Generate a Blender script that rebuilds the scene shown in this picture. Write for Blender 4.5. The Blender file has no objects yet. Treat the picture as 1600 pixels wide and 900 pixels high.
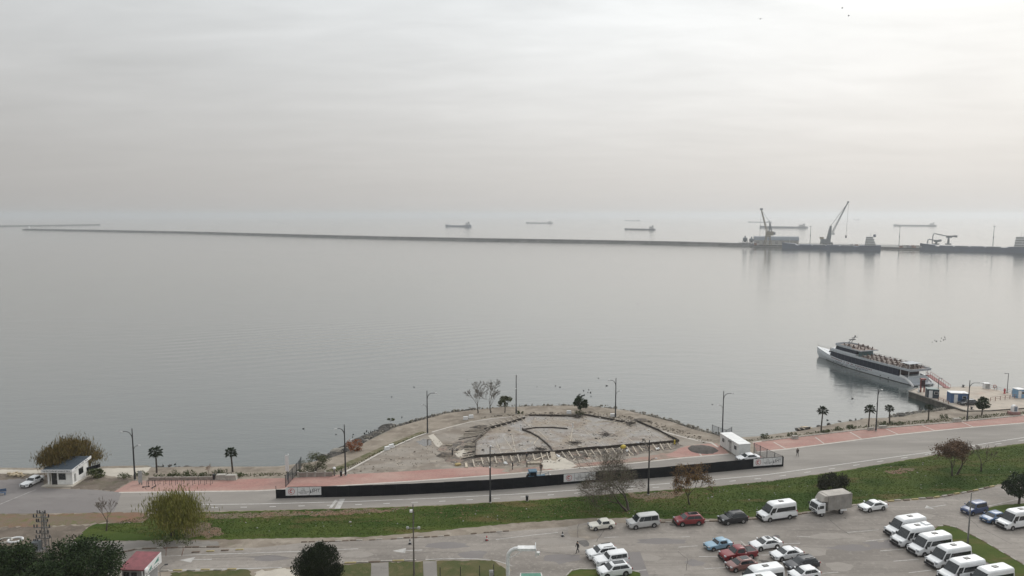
import bpy, math, random
import numpy as np
from mathutils import Vector, Matrix
sc = bpy.context.scene
COL = sc.collection
R = math.radians
# ------------------------------------------------------------------ camera, light, sky
CAM_H, FOC, HORIZON = 48.0, 1067.0, 335.5
TILT = math.atan((450 - HORIZON) / FOC)
cam_data = bpy.data.cameras.new('camera')
cam_data.sensor_width = 36.0
cam_data.lens = 36.0 * FOC / 1600.0
cam_data.clip_start = 0.5
cam_data.clip_end = 90000.0
cam = bpy.data.objects.new('camera', cam_data)
COL.objects.link(cam)
cam.location = (0, 0, CAM_H)
cam.rotation_euler = (math.pi / 2 - TILT, 0, 0)
sc.camera = cam

SUN_AZ, SUN_EL = R(42), R(38)            # azimuth clockwise from +Y, soft sun behind cloud
SUN_DIR = Vector((math.sin(SUN_AZ) * math.cos(SUN_EL), math.cos(SUN_AZ) * math.cos(SUN_EL), math.sin(SUN_EL)))
sun_data = bpy.data.lights.new('sun', 'SUN')
sun_data.energy = 1.2
sun_data.angle = R(28)
sun_data.color = (1.0, 0.965, 0.91)
sun = bpy.data.objects.new('sun', sun_data)
COL.objects.link(sun)
sun.rotation_euler = SUN_DIR.to_track_quat('Z', 'Y').to_euler()

sc.view_settings.view_transform = 'Standard'
sc.view_settings.look = 'None'
sc.view_settings.gamma = 1.0
sc.view_settings.exposure = 0.0
sc.view_settings.use_curve_mapping = False
sc.cycles.volume_bounces = 1
sc.cycles.max_bounces = 6
sc.cycles.use_denoising = True


class NT:
    """short-hand for building node trees"""
    def __init__(s, tree):
        s.t = tree
        s.t.nodes.clear()

    def n(s, kind, **kw):
        nd = s.t.nodes.new(kind)
        for k, v in kw.items():
            if k.startswith('i_'):
                key = k[2:]
                key = int(key) if key.isdigit() else key.replace('_', ' ')
                nd.inputs[key].default_value = v
            else:
                setattr(nd, k, v)
        return nd

    def l(s, a, b):
        s.t.links.new(a, b)

    def math(s, op, a, b=None, c=None, clamp=False):
        nd = s.t.nodes.new('ShaderNodeMath')
        nd.operation = op
        nd.use_clamp = clamp
        for i, x in enumerate((a, b, c)):
            if x is None:
                continue
            if isinstance(x, (int, float)):
                nd.inputs[i].default_value = x
            else:
                s.l(x, nd.inputs[i])
        return nd.outputs[0]

    def mix(s, fac, a, b, blend='MIX'):
        nd = s.t.nodes.new('ShaderNodeMix')
        nd.data_type = 'RGBA'
        nd.blend_type = blend
        nd.clamp_factor = True
        for sock, x in ((nd.inputs[0], fac), (nd.inputs[6], a), (nd.inputs[7], b)):
            if isinstance(x, (int, float)):
                sock.default_value = x
            elif isinstance(x, (tuple, list)):
                sock.default_value = tuple(x) + (1,) * (4 - len(x))
            else:
                s.l(x, sock)
        return nd.outputs[2]

    def noise(s, vec, scale, detail=3, rough=0.55, dist=0.0):
        nd = s.n('ShaderNodeTexNoise', i_Scale=scale, i_Detail=detail, i_Roughness=rough, i_Distortion=dist)
        if vec is not None:
            s.l(vec, nd.inputs['Vector'])
        return nd.outputs['Fac']

    def ramp(s, fac, stops):
        nd = s.n('ShaderNodeValToRGB')
        cr = nd.color_ramp
        while len(cr.elements) < len(stops):
            cr.elements.new(0.5)
        for e, (p, c) in zip(cr.elements, stops):
            e.position = p
            e.color = (c, c, c, 1) if isinstance(c, (int, float)) else tuple(c) + (1,)
        s.l(fac, nd.inputs[0])
        return nd.outputs[0]

    def mapping(s, vec, scale=(1, 1, 1), rot=(0, 0, 0), loc=(0, 0, 0)):
        nd = s.n('ShaderNodeMapping')
        nd.inputs['Scale'].default_value = scale
        nd.inputs['Rotation'].default_value = rot
        nd.inputs['Location'].default_value = loc
        s.l(vec, nd.inputs['Vector'])
        return nd.outputs[0]


world = bpy.data.worlds.new('World')
sc.world = world
world.use_nodes = True
w = NT(world.node_tree)
sky = w.n('ShaderNodeTexSky', sky_type='NISHITA', sun_disc=False)
sky.sun_elevation = SUN_EL
sky.sun_rotation = SUN_AZ
sky.air_density = 1.5
sky.dust_density = 5.0
tc = w.n('ShaderNodeTexCoord')
nrm = w.n('ShaderNodeVectorMath', operation='NORMALIZE')
w.l(tc.outputs['Generated'], nrm.inputs[0])
sep = w.n('ShaderNodeSeparateXYZ')
w.l(nrm.outputs[0], sep.inputs[0])
zc = w.math('MAXIMUM', sep.outputs[2], 0.0)
den = w.math('ADD', zc, 0.10)
comb = w.n('ShaderNodeCombineXYZ')
w.l(w.math('DIVIDE', sep.outputs[0], den), comb.inputs[0])
w.l(w.math('DIVIDE', sep.outputs[1], den), comb.inputs[1])
cl1 = w.noise(w.mapping(comb.outputs[0], (0.55, 0.9, 1), (0, 0, 0.5)), 1.0, 5, 0.5, 0.6)
cl2 = w.noise(w.mapping(comb.outputs[0], (1.6, 3.4, 1), (0, 0, 0.45), (3, 1, 0)), 1.0, 4, 0.55, 0.4)
clouds = w.math('ADD', w.math('MULTIPLY', w.math('SUBTRACT', cl1, 0.5), 0.62), w.math('MULTIPLY', w.math('SUBTRACT', cl2, 0.5), 0.36))
fade = w.math('SMOOTH_MIN', w.math('MULTIPLY', zc, 3.0), 1.0, 0.2)
clouds = w.math('ADD', 1.0, w.math('MULTIPLY', clouds, fade))
dot = w.n('ShaderNodeVectorMath', operation='DOT_PRODUCT')
w.l(nrm.outputs[0], dot.inputs[0])
dot.inputs[1].default_value = SUN_DIR
glow = w.math('POWER', w.math('MAXIMUM', w.math('ADD', w.math('MULTIPLY', dot.outputs['Value'], 0.5), 0.5), 0.0), 3.0)
lum = w.math('ADD', 2.75, w.math('MULTIPLY', glow, 3.6))
lum = w.math('MULTIPLY', lum, w.math('ADD', 1.0, w.math('MULTIPLY', zc, 1.2)))
lum = w.math('MULTIPLY', lum, clouds)
tint = w.ramp(zc, [(0.0, (1.0, 0.968, 0.932)), (0.10, (1.0, 0.988, 0.972)), (0.30, (0.975, 1.0, 1.008))])
grey = w.n('ShaderNodeVectorMath', operation='SCALE')
w.l(tint, grey.inputs[0])
w.l(lum, grey.inputs['Scale'])
over = w.mix(0.95, sky.outputs[0], grey.outputs[0])
bg = w.n('ShaderNodeBackground', i_Strength=0.13)
w.l(over, bg.inputs[0])
wo = w.n('ShaderNodeOutputWorld')
w.l(bg.outputs[0], wo.inputs[0])


def G(px, py, z=0.0):
    """point of the level z seen in direction (px, py) of the survey photograph"""
    a, b = (px - 800) / FOC, (450 - py) / FOC
    dy = math.cos(TILT) + b * math.sin(TILT)
    dz = -math.sin(TILT) + b * math.cos(TILT)
    t = (z - CAM_H) / dz
    return Vector((a * t, dy * t, z))


# ------------------------------------------------------------------ mesh helpers
class MB:
    def __init__(s):
        s.v, s.f = [], []

    def add(s, vs, fs):
        n = len(s.v)
        s.v += [tuple(v) for v in vs]
        s.f += [tuple(i + n for i in f) for f in fs]
        return s

    def box(s, c, d, rz=0.0, m=None, top=1.0):
        x, y, z = d[0] / 2, d[1] / 2, d[2] / 2
        vs = [(-x, -y, -z), (x, -y, -z), (x, y, -z), (-x, y, -z), (-x * top, -y * top, z), (x * top, -y * top, z), (x * top, y * top, z), (-x * top, y * top, z)]
        if m is None:
            ca, sa = math.cos(rz), math.sin(rz)
            vs = [(c[0] + p[0] * ca - p[1] * sa, c[1] + p[0] * sa + p[1] * ca, c[2] + p[2]) for p in vs]
        else:
            vs = [Vector(c) + m @ Vector(p) for p in vs]
        return s.add(vs, [(3, 2, 1, 0), (4, 5, 6, 7), (0, 1, 5, 4), (1, 2, 6, 5), (2, 3, 7, 6), (3, 0, 4, 7)])

    def bar(s, a, b, wd=0.1, ht=None):
        """a square bar from a to b"""
        a, b = Vector(a), Vector(b)
        d = b - a
        if d.length < 1e-6:
            return s
        q = d.to_track_quat('Y', 'Z').to_matrix()
        return s.box((a + b) / 2, (wd, d.length, ht or wd), m=q)

    def tube(s, pts, r, n=6):
        pts = [Vector(p) for p in pts]
        rs = r if isinstance(r, (list, tuple)) else [r] * len(pts)
        vs, fs = [], []
        for i, p in enumerate(pts):
            d = (pts[min(i + 1, len(pts) - 1)] - pts[max(i - 1, 0)])
            d = d.normalized() if d.length > 1e-9 else Vector((0, 0, 1))
            u = d.cross(Vector((0, 1, 0)) if abs(d.y) < 0.9 else Vector((1, 0, 0))).normalized()
            k = d.cross(u)
            for j in range(n):
                a = 2 * math.pi * j / n
                vs.append(p + (u * math.cos(a) + k * math.sin(a)) * rs[i])
        for i in range(len(pts) - 1):
            for j in range(n):
                fs.append((i * n + j, i * n + (j + 1) % n, (i + 1) * n + (j + 1) % n, (i + 1) * n + j))
        fs.append(tuple(range(n - 1, -1, -1)))
        m = (len(pts) - 1) * n
        fs.append(tuple(range(m, m + n)))
        return s.add(vs, fs)

    def prism(s, poly, z0, z1):
        n = len(poly)
        area = sum(poly[i][0] * poly[(i + 1) % n][1] - poly[(i + 1) % n][0] * poly[i][1] for i in range(n))
        if area < 0:
            poly = list(reversed(poly))
        vs = [(p[0], p[1], z0) for p in poly] + [(p[0], p[1], z1) for p in poly]
        fs = [tuple(range(n - 1, -1, -1)), tuple(range(n, 2 * n))] + [(i, (i + 1) % n, n + (i + 1) % n, n + i) for i in range(n)]
        return s.add(vs, fs)

    def sheet(s, poly, z):
        n = len(poly)
        area = sum(poly[i][0] * poly[(i + 1) % n][1] - poly[(i + 1) % n][0] * poly[i][1] for i in range(n))
        if area < 0:
            poly = list(reversed(poly))
        return s.add([(p[0], p[1], z) for p in poly], [tuple(range(n))])

    def quad(s, *p):
        return s.add(p, [tuple(range(len(p)))])

    def loft(s, secs, cap=True):
        n = len(secs[0])
        vs = [p for sec in secs for p in sec]
        fs = []
        for i in range(len(secs) - 1):
            for j in range(n):
                fs.append((i * n + j, i * n + (j + 1) % n, (i + 1) * n + (j + 1) % n, (i + 1) * n + j))
        if cap:
            fs.append(tuple(range(n - 1, -1, -1)))
            m = (len(secs) - 1) * n
            fs.append(tuple(range(m, m + n)))
        return s.add(vs, fs)

    def lathe(s, prof, c=(0, 0, 0), n=12, axis='z'):
        vs, fs = [], []
        for (r, h) in prof:
            for j in range(n):
                a = 2 * math.pi * j / n
                p = (r * math.cos(a), r * math.sin(a), h)
                if axis == 'y':
                    p = (p[0], p[2], p[1])
                elif axis == 'x':
                    p = (p[2], p[0], p[1])
                vs.append((c[0] + p[0], c[1] + p[1], c[2] + p[2]))
        for i in range(len(prof) - 1):
            for j in range(n):
                fs.append((i * n + j, i * n + (j + 1) % n, (i + 1) * n + (j + 1) % n, (i + 1) * n + j))
        fs.append(tuple(range(n - 1, -1, -1)))
        m = (len(prof) - 1) * n
        fs.append(tuple(range(m, m + n)))
        return s.add(vs, fs)

    def mesh(s, name, mat, smooth=None):
        me = bpy.data.meshes.new(name)
        me.from_pydata(s.v, [], s.f)
        me.materials.append(mat)
        if smooth is not None:
            me.polygons.foreach_set('use_smooth', [True] * len(me.polygons))
            me.set_sharp_from_angle(angle=R(smooth))
        me.update()
        return me

    def build(s, name, mat, parent=None, smooth=None):
        return put(name, s.mesh(name, mat, smooth), parent)


def put(name, me, parent=None, loc=None, rz=None):
    o = bpy.data.objects.new(name, me)
    COL.objects.link(o)
    if parent is not None:
        o.parent = parent
    if loc is not None:
        o.location = loc
    if rz is not None:
        o.rotation_euler = (0, 0, rz)
    return o


def tag(o, label=None, cat=None, group=None, kind=None):
    for k, v in (('label', label), ('category', cat), ('group', group), ('kind', kind)):
        if v:
            o[k] = v
    return o


def thing(name, label, cat, loc=(0, 0, 0), rz=0.0, group=None):
    o = bpy.data.objects.new(name, None)
    COL.objects.link(o)
    o.location = loc
    o.rotation_euler = (0, 0, rz)
    return tag(o, label, cat, group)


def copy_tree(o, parent=None):
    c = o.copy()
    COL.objects.link(c)
    c.parent = parent
    for ch in o.children:
        copy_tree(ch, c)
    return c


def poly_px(pts, z=0.0):
    return [G(p[0], p[1], z) for p in pts]


# ------------------------------------------------------------------ materials
MATS = {}


def nodes(name):
    m = bpy.data.materials.new(name)
    m.use_nodes = True
    t = NT(m.node_tree)
    b = t.n('ShaderNodeBsdfPrincipled')
    o = t.n('ShaderNodeOutputMaterial')
    t.l(b.outputs[0], o.inputs[0])
    MATS[name] = m
    return m, t, b


def coords(t, which='Object'):
    return t.n('ShaderNodeTexCoord').outputs[which]


def bump(t, b, h, strength, dist):
    nd = t.n('ShaderNodeBump', i_Strength=strength, i_Distance=dist)
    t.l(h, nd.inputs['Height'])
    t.l(nd.outputs[0], b.inputs['Normal'])


def P(name, col, rough=0.6, metal=0.0, var=0.25, scale=2.0, coat=0.0, bmp=0.0, spec=0.5):
    """a plain material with uneven, slightly dirty colour"""
    if name in MATS:
        return MATS[name]
    m, t, b = nodes(name)
    co = coords(t)
    f = t.noise(co, scale, 4, 0.6)
    f = t.ramp(f, [(0.3, 0.0), (0.7, 1.0)])
    dark = tuple(c * (1 - var) for c in col)
    lite = tuple(min(1, c * (1 + var * 0.35)) for c in col)
    t.l(t.mix(f, dark, lite), b.inputs['Base Color'])
    b.inputs['Roughness'].default_value = rough
    b.inputs['Metallic'].default_value = metal
    b.inputs['Coat Weight'].default_value = coat
    b.inputs['Coat Roughness'].default_value = 0.12
    b.inputs['Specular IOR Level'].default_value = spec
    if bmp:
        bump(t, b, t.noise(co, scale * 6, 3), bmp, 0.02)
    return m


def patchy(name, base, layers, rough=0.9, bmp=(8.0, 0.4, 0.03), spec=0.3):
    """layers: (colour, noise scale, low, high, strength, stretch)"""
    m, t, b = nodes(name)
    co = coords(t)
    c = tuple(base)
    for i, (col, s, lo, hi, k, st) in enumerate(layers):
        v = t.mapping(co, st, (0, 0, 0.07), (i * 13.7, i * 7.3, 0))
        f = t.ramp(t.noise(v, s, 5, 0.6, 0.3), [(lo, 0.0), (hi, 1.0)])
        f = t.math('MULTIPLY', f, k)
        c = t.mix(f, c, col)
    if isinstance(c, tuple):
        b.inputs['Base Color'].default_value = c + (1,)
    else:
        t.l(c, b.inputs['Base Color'])
    b.inputs['Roughness'].default_value = rough
    b.inputs['Specular IOR Level'].default_value = spec
    if bmp:
        bump(t, b, t.noise(co, bmp[0], 4, 0.65), bmp[1], bmp[2])
    return m
# ------------------------------------------------------------------ surface materials
m_sea, t, b = nodes('sea_water')
co = coords(t)
big = t.noise(t.mapping(co, (0.008, 0.016, 1), (0, 0, 0.12)), 1.0, 3, 0.6, 0.8)
calm = t.ramp(big, [(0.35, 0.6), (0.7, 1.0)])
wv = t.noise(t.mapping(co, (0.30, 0.95, 1), (0, 0, 0.22)), 1.0, 3, 0.6, 0.4)
wv2 = t.noise(t.mapping(co, (0.09, 0.22, 1), (0, 0, -0.25), (40, 9, 0)), 1.0, 2, 0.5)
rip = t.noise(t.mapping(co, (1.1, 2.6, 1), (0, 0, 0.1)), 1.0, 2, 0.5)
hh = t.math('ADD', t.math('MULTIPLY', wv, 0.5), t.math('ADD', t.math('MULTIPLY', wv2, 0.8), t.math('MULTIPLY', rip, 0.25)))
hh = t.math('MULTIPLY', hh, calm)
# an old boat wake: a train of low waves crossing the left of the bay
wk = t.n('ShaderNodeTexWave', i_Scale=0.045, i_Distortion=1.6, i_Detail=2.0)
t.l(t.mapping(co, (1, 1, 1), (0, 0, R(64)), (13, 5, 0)), wk.inputs['Vector'])
dist = t.n('ShaderNodeVectorMath', operation='LENGTH')
t.l(t.mapping(co, (1 / 85, 1 / 60, 0), (0, 0, 0), (65 / 85, -262 / 60, 0)), dist.inputs[0])
wmask = t.ramp(dist.outputs['Value'], [(0.25, 1.0), (1.0, 0.0)])
hh = t.math('ADD', hh, t.math('MULTIPLY', t.math('MULTIPLY', wk.outputs['Fac'], wmask), 0.9))
bp = t.n('ShaderNodeBump', i_Strength=0.6, i_Distance=0.2)
t.l(hh, bp.inputs['Height'])
shallow = t.noise(co, 0.01, 3)
t.l(t.mix(shallow, (0.018, 0.034, 0.036), (0.034, 0.049, 0.048)), b.inputs['Base Color'])
b.inputs['Roughness'].default_value = 0.3
b.inputs['Specular IOR Level'].default_value = 0.0
t.l(bp.outputs[0], b.inputs['Normal'])
gl = t.n('ShaderNodeBsdfGlossy')
gl.inputs['Color'].default_value = (1.0, 0.985, 0.965, 1)
t.l(t.ramp(big, [(0.3, 0.06), (0.75, 0.12)]), gl.inputs['Roughness'])
t.l(bp.outputs[0], gl.inputs['Normal'])
lw = t.n('ShaderNodeLayerWeight', i_Blend=0.5)          # water mirrors the sky more the flatter it is seen
t.l(bp.outputs[0], lw.inputs['Normal'])
fr = t.math('ADD', t.math('MULTIPLY', t.math('POWER', lw.outputs['Facing'], 3.1), 0.95), 0.03)
mx = t.n('ShaderNodeMixShader')
t.l(fr, mx.inputs[0])
t.l(b.outputs[0], mx.inputs[1])
t.l(gl.outputs[0], mx.inputs[2])
for nd_ in t.t.nodes:
    if nd_.type == 'OUTPUT_MATERIAL':
        t.l(mx.outputs[0], nd_.inputs[0])

m_ground = patchy('bare_ground', (0.25, 0.213, 0.172), [
    ((0.15, 0.122, 0.095), 0.16, 0.45, 0.62, 0.8, (1, 1.6, 1)), ((0.34, 0.30, 0.25), 0.5, 0.5, 0.7, 0.7, (1, 1, 1)),
    ((0.13, 0.125, 0.08), 0.35, 0.58, 0.7, 0.5, (1, 1, 1)), ((0.15, 0.13, 0.11), 2.6, 0.55, 0.75, 0.5, (1, 1, 1))], bmp=(3.0, 0.8, 0.06))
m_bank = patchy('shore_bank', (0.21, 0.185, 0.15), [
    ((0.11, 0.10, 0.085), 0.5, 0.42, 0.62, 0.8, (1, 1, 1)), ((0.12, 0.13, 0.07), 0.22, 0.5, 0.66, 0.7, (1, 1, 1)),
    ((0.30, 0.28, 0.24), 1.5, 0.55, 0.75, 0.5, (1, 1, 1))], bmp=(2.5, 1.0, 0.15))
m_asphalt = patchy('worn_asphalt', (0.258, 0.232, 0.207), [
    ((0.150, 0.134, 0.119), 0.10, 0.42, 0.66, 0.75, (0.35, 1.5, 1)), ((0.325, 0.295, 0.265), 0.22, 0.5, 0.68, 0.75, (0.4, 1.2, 1)),
    ((0.14, 0.126, 0.113), 0.7, 0.58, 0.72, 0.6, (0.7, 1, 1)), ((0.36, 0.328, 0.296), 1.6, 0.52, 0.70, 0.5, (1, 1, 1)), ((0.165, 0.148, 0.132), 0.5, 0.52, 0.66, 0.5, (0.1, 2.4, 1)), ((0.12, 0.108, 0.098), 2.2, 0.6, 0.72, 0.5, (1, 1, 1)),
    ((0.17, 0.153, 0.138), 0.04, 0.5, 0.62, 0.35, (1, 1, 1))], rough=0.88, bmp=(14.0, 0.35, 0.012))
m_prom = patchy('promenade_asphalt', (0.258, 0.238, 0.216), [
    ((0.185, 0.170, 0.155), 0.08, 0.42, 0.66, 0.8, (0.25, 1.8, 1)), ((0.315, 0.29, 0.265), 0.2, 0.5, 0.70, 0.65, (0.3, 1.4, 1)), ((0.15, 0.138, 0.126), 2.4, 0.58, 0.72, 0.4, (1, 1, 1)),
    ((0.17, 0.157, 0.144), 0.6, 0.64, 0.76, 0.4, (0.5, 1, 1))], rough=0.88, bmp=(14.0, 0.3, 0.01))
m_dark_asphalt = patchy('car_park_asphalt', (0.185, 0.170, 0.165), [
    ((0.235, 0.22, 0.21), 0.12, 0.45, 0.68, 0.8, (0.4, 1.3, 1)), ((0.145, 0.135, 0.13), 0.5, 0.55, 0.72, 0.6, (0.6, 1, 1))], rough=0.88, bmp=(14.0, 0.3, 0.01))
m_patch = patchy('repair_patch', (0.12, 0.112, 0.108), [((0.17, 0.16, 0.15), 1.2, 0.45, 0.7, 0.7, (1, 1, 1))], rough=0.9)
m_wet = patchy('damp_soil', (0.095, 0.082, 0.07), [((0.24, 0.20, 0.16), 0.55, 0.42, 0.60, 0.9, (1, 1, 1)), ((0.30, 0.20, 0.16), 0.35, 0.55, 0.66, 0.7, (1, 1, 1)), ((0.05, 0.048, 0.046), 1.8, 0.5, 0.7, 0.7, (1, 1, 1))], rough=0.75, bmp=(2.5, 1.0, 0.12))
m_concrete = patchy('pale_concrete', (0.47, 0.43, 0.37), [((0.35, 0.32, 0.275), 0.25, 0.45, 0.68, 0.7, (1, 1.5, 1)), ((0.25, 0.23, 0.20), 1.3, 0.6, 0.75, 0.5, (1, 1, 1))], rough=0.85)
m_pier = patchy('pier_paving', (0.43, 0.375, 0.315), [((0.33, 0.29, 0.25), 0.3, 0.45, 0.65, 0.8, (1, 1.4, 1)), ((0.36, 0.25, 0.20), 0.15, 0.55, 0.68, 0.5, (1, 1, 1))], rough=0.85)
m_pierside = patchy('pier_wall', (0.075, 0.07, 0.062), [((0.14, 0.13, 0.11), 0.9, 0.45, 0.65, 0.8, (1, 1, 0.4)), ((0.03, 0.035, 0.03), 0.5, 0.5, 0.7, 0.7, (1, 1, 1))], rough=0.7)
m_path = patchy('site_path', (0.262, 0.234, 0.203), [((0.17, 0.14, 0.112), 0.13, 0.42, 0.64, 0.9, (1, 1.8, 1)), ((0.36, 0.315, 0.26), 0.6, 0.52, 0.70, 0.7, (1, 1, 1)), ((0.12, 0.10, 0.085), 0.4, 0.6, 0.72, 0.6, (1, 1, 1))], rough=0.92, bmp=(4.0, 0.6, 0.04))
m_litter = patchy('red_leaf_litter', (0.155, 0.12, 0.085), [((0.205, 0.105, 0.07), 0.18, 0.45, 0.65, 0.8, (0.6, 1.3, 1)), ((0.10, 0.12, 0.035), 0.9, 0.5, 0.68, 0.8, (1, 1, 1))], rough=0.95, bmp=(5.0, 1.0, 0.06))
m_white_line = patchy('white_road_paint', (0.60, 0.585, 0.56), [((0.34, 0.33, 0.32), 1.1, 0.48, 0.7, 0.75, (1, 1, 1))], rough=0.7, bmp=None)
m_faded_line = patchy('faded_road_paint', (0.46, 0.445, 0.425), [((0.28, 0.268, 0.255), 0.9, 0.42, 0.66, 0.9, (1, 1, 1))], rough=0.8, bmp=None)
m_kerb_line = patchy('pale_kerb', (0.50, 0.465, 0.42), [((0.34, 0.31, 0.28), 0.8, 0.45, 0.7, 0.7, (1, 1, 1))], rough=0.85, bmp=None)
m_grey_path = patchy('grey_footpath', (0.20, 0.185, 0.17), [((0.27, 0.25, 0.225), 0.3, 0.45, 0.68, 0.8, (0.5, 1.2, 1)), ((0.13, 0.125, 0.10), 0.8, 0.55, 0.72, 0.6, (1, 1, 1))], rough=0.9)


m_dry = patchy('dry_grass', (0.085, 0.082, 0.032), [((0.050, 0.066, 0.018), 0.4, 0.42, 0.62, 0.8, (1, 1, 1)), ((0.14, 0.11, 0.055), 0.7, 0.52, 0.70, 0.8, (1, 1, 1))], rough=0.95, bmp=(5, 1.0, 0.08))
m_earth = patchy('brown_earth', (0.150, 0.122, 0.098), [((0.10, 0.082, 0.066), 0.3, 0.42, 0.62, 0.8, (1, 1, 1)), ((0.20, 0.168, 0.135), 0.8, 0.52, 0.70, 0.8, (1, 1, 1)), ((0.085, 0.085, 0.045), 0.2, 0.55, 0.68, 0.6, (1, 1, 1))], rough=0.95, bmp=(3, 1.0, 0.08))
m_verge = patchy('dry_verge', (0.145, 0.125, 0.075), [((0.06, 0.075, 0.025), 0.5, 0.42, 0.62, 0.8, (1, 1, 1)), ((0.22, 0.19, 0.14), 0.9, 0.5, 0.68, 0.8, (1, 1, 1))], rough=0.95, bmp=(4, 1.0, 0.08))


def paver_material():
    m, t, b = nodes('red_pavers')
    co = coords(t)
    br = t.n('ShaderNodeTexBrick', i_Scale=1.0)
    br.inputs['Color1'].default_value = (0.37, 0.185, 0.155, 1)
    br.inputs['Color2'].default_value = (0.29, 0.15, 0.13, 1)
    br.inputs['Mortar'].default_value = (0.24, 0.15, 0.125, 1)
    br.inputs['Mortar Size'].default_value = 0.012
    br.inputs['Brick Width'].default_value = 0.4
    br.inputs['Row Height'].default_value = 0.2
    t.l(co, br.inputs['Vector'])
    f = t.ramp(t.noise(t.mapping(co, (0.4, 1, 1)), 0.25, 5, 0.6), [(0.38, 0.0), (0.66, 1.0)])
    c = t.mix(t.math('MULTIPLY', f, 0.65), br.outputs[0], (0.40, 0.28, 0.235))
    g = t.ramp(t.noise(t.mapping(co, (1, 1, 1), (0, 0, 0), (9, 4, 0)), 0.6, 5, 0.65), [(0.55, 0.0), (0.72, 1.0)])
    c = t.mix(t.math('MULTIPLY', g, 0.5), c, (0.22, 0.15, 0.125))
    h_ = t.ramp(t.noise(t.mapping(co, (1, 1, 1), (0, 0, 0), (2, 31, 0)), 2.2, 4, 0.7), [(0.5, 0.0), (0.75, 1.0)])
    c = t.mix(t.math('MULTIPLY', h_, 0.45), c, (0.19, 0.125, 0.105))
    t.l(c, b.inputs['Base Color'])
    b.inputs['Roughness'].default_value = 0.85
    bump(t, b, br.outputs['Fac'], -0.4, 0.01)
    return m


def grass_material():
    m, t, b = nodes('rough_grass')
    co = coords(t)
    n1 = t.noise(t.mapping(co, (0.5, 1.3, 1), (0, 0, 0.1)), 0.12, 5, 0.6, 0.4)
    c = t.mix(t.ramp(n1, [(0.40, 0.0), (0.60, 1.0)]), (0.038, 0.066, 0.013), (0.072, 0.094, 0.022))
    n2 = t.noise(t.mapping(co, (0.35, 1.2, 1), (0, 0, 0.12), (5, 8, 0)), 0.22, 5, 0.65, 0.3)
    c = t.mix(t.math('MULTIPLY', t.ramp(n2, [(0.54, 0.0), (0.68, 1.0)]), 0.7), c, (0.135, 0.10, 0.045))
    n3 = t.noise(co, 1.7, 5, 0.7)
    c = t.mix(t.math('MULTIPLY', t.ramp(n3, [(0.45, 0.0), (0.75, 1.0)]), 0.35), c, (0.035, 0.058, 0.014))
    n4 = t.noise(t.mapping(co, (1, 1, 1), (0, 0, 0), (17, 3, 0)), 0.5, 6, 0.7)
    c = t.mix(t.math('MULTIPLY', t.ramp(n4, [(0.62, 0.0), (0.76, 1.0)]), 0.45), c, (0.15, 0.10, 0.045))
    t.l(c, b.inputs['Base Color'])
    b.inputs['Roughness'].default_value = 0.95
    b.inputs['Specular IOR Level'].default_value = 0.1
    bump(t, b, t.noise(co, 5.0, 5, 0.75), 1.0, 0.10)
    return m


m_pavers = paver_material()
m_grass = grass_material()

# ------------------------------------------------------------------ sea, land, shore
SEA_Z = -1.2
tag(MB().sheet([(-33000, -3000), (33000, -3000), (33000, 25000), (-33000, 25000)], SEA_Z).build('sea', m_sea), 'calm grey sea reaching to the hazy horizon', kind='structure')

coast_px = [(-900, 752), (-500, 742), (-100, 735), (0, 732.5), (60, 733), (150, 731), (236, 728.5), (243, 731.5), (300, 731.5), (380, 731), (440, 729.5),
            (480, 726), (505, 721), (530, 711), (560, 695), (585, 683), (610, 672), (650, 660), (690, 650), (730, 644), (780, 639.5),
            (830, 637), (870, 636), (910, 637), (950, 639.5), (985, 645), (1020, 653), (1060, 664), (1090, 674), (1120, 682), (1145, 686),
            (1200, 681), (1245, 675), (1262, 671), (1300, 663.5), (1340, 656.5), (1375, 655), (1400, 653), (1440, 646.5), (1475, 641.5), (1500, 639), (1560, 636), (1700, 628), (2200, 600)]
coast = [G(x, y, SEA_Z) for x, y in coast_px]


def resample(pts, step):
    out = [pts[0]]
    for a, c in zip(pts[:-1], pts[1:]):
        n = max(1, int((c - a).length / step))
        for i in range(1, n + 1):
            out.append(a.lerp(c, i / n))
    return out


def offset_line(pts, d):
    out = []
    for i, p in enumerate(pts):
        a, c = pts[max(i - 1, 0)], pts[min(i + 1, len(pts) - 1)]
        t_ = (c - a)
        t_.z = 0
        t_.normalize()
        out.append(p + Vector((t_.y, -t_.x, 0)) * d)
    return out


rnd = random.Random(5)
coast_f = resample(coast, 4.0)
coast_f = [p + Vector((rnd.uniform(-.35, .35), rnd.uniform(-.35, .35), 0)) for p in coast_f]
inner = offset_line(coast_f, 2.6)
outer = offset_line(coast_f, -1.6)
inner = [Vector((p.x, p.y, 0.0)) for p in inner]
outer = [Vector((p.x, p.y, -2.4)) for p in outer]
land = inner + [Vector((900, -400, 0)), Vector((-900, -400, 0))]
ground = tag(MB().sheet(land, 0.0).build('ground', m_ground), kind='structure')
mb = MB()
midl = [Vector((p.x, p.y, -0.75 + rnd.uniform(-.2, .2))) for p in offset_line(coast_f, 0.9)]
for rows in ((inner, midl), (midl, outer)):
    for i in range(len(inner) - 1):
        mb.quad(rows[0][i], rows[0][i + 1], rows[1][i + 1], rows[1][i])
tag(mb.build('shore_slope', m_bank, smooth=60), kind='structure')


def surf(name, px, z, mat, rough=0.0):
    pts = poly_px(px, 0)
    if rough:
        pts = resample(pts + [pts[0]], max(0.5, rough * 1.3))[:-1]
        pts = [p + Vector((rnd.uniform(-1, 1), rnd.uniform(-1, 1), 0)) * rough for p in pts]
    return tag(MB().sheet(pts, z).build(name, mat), kind='structure')


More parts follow.
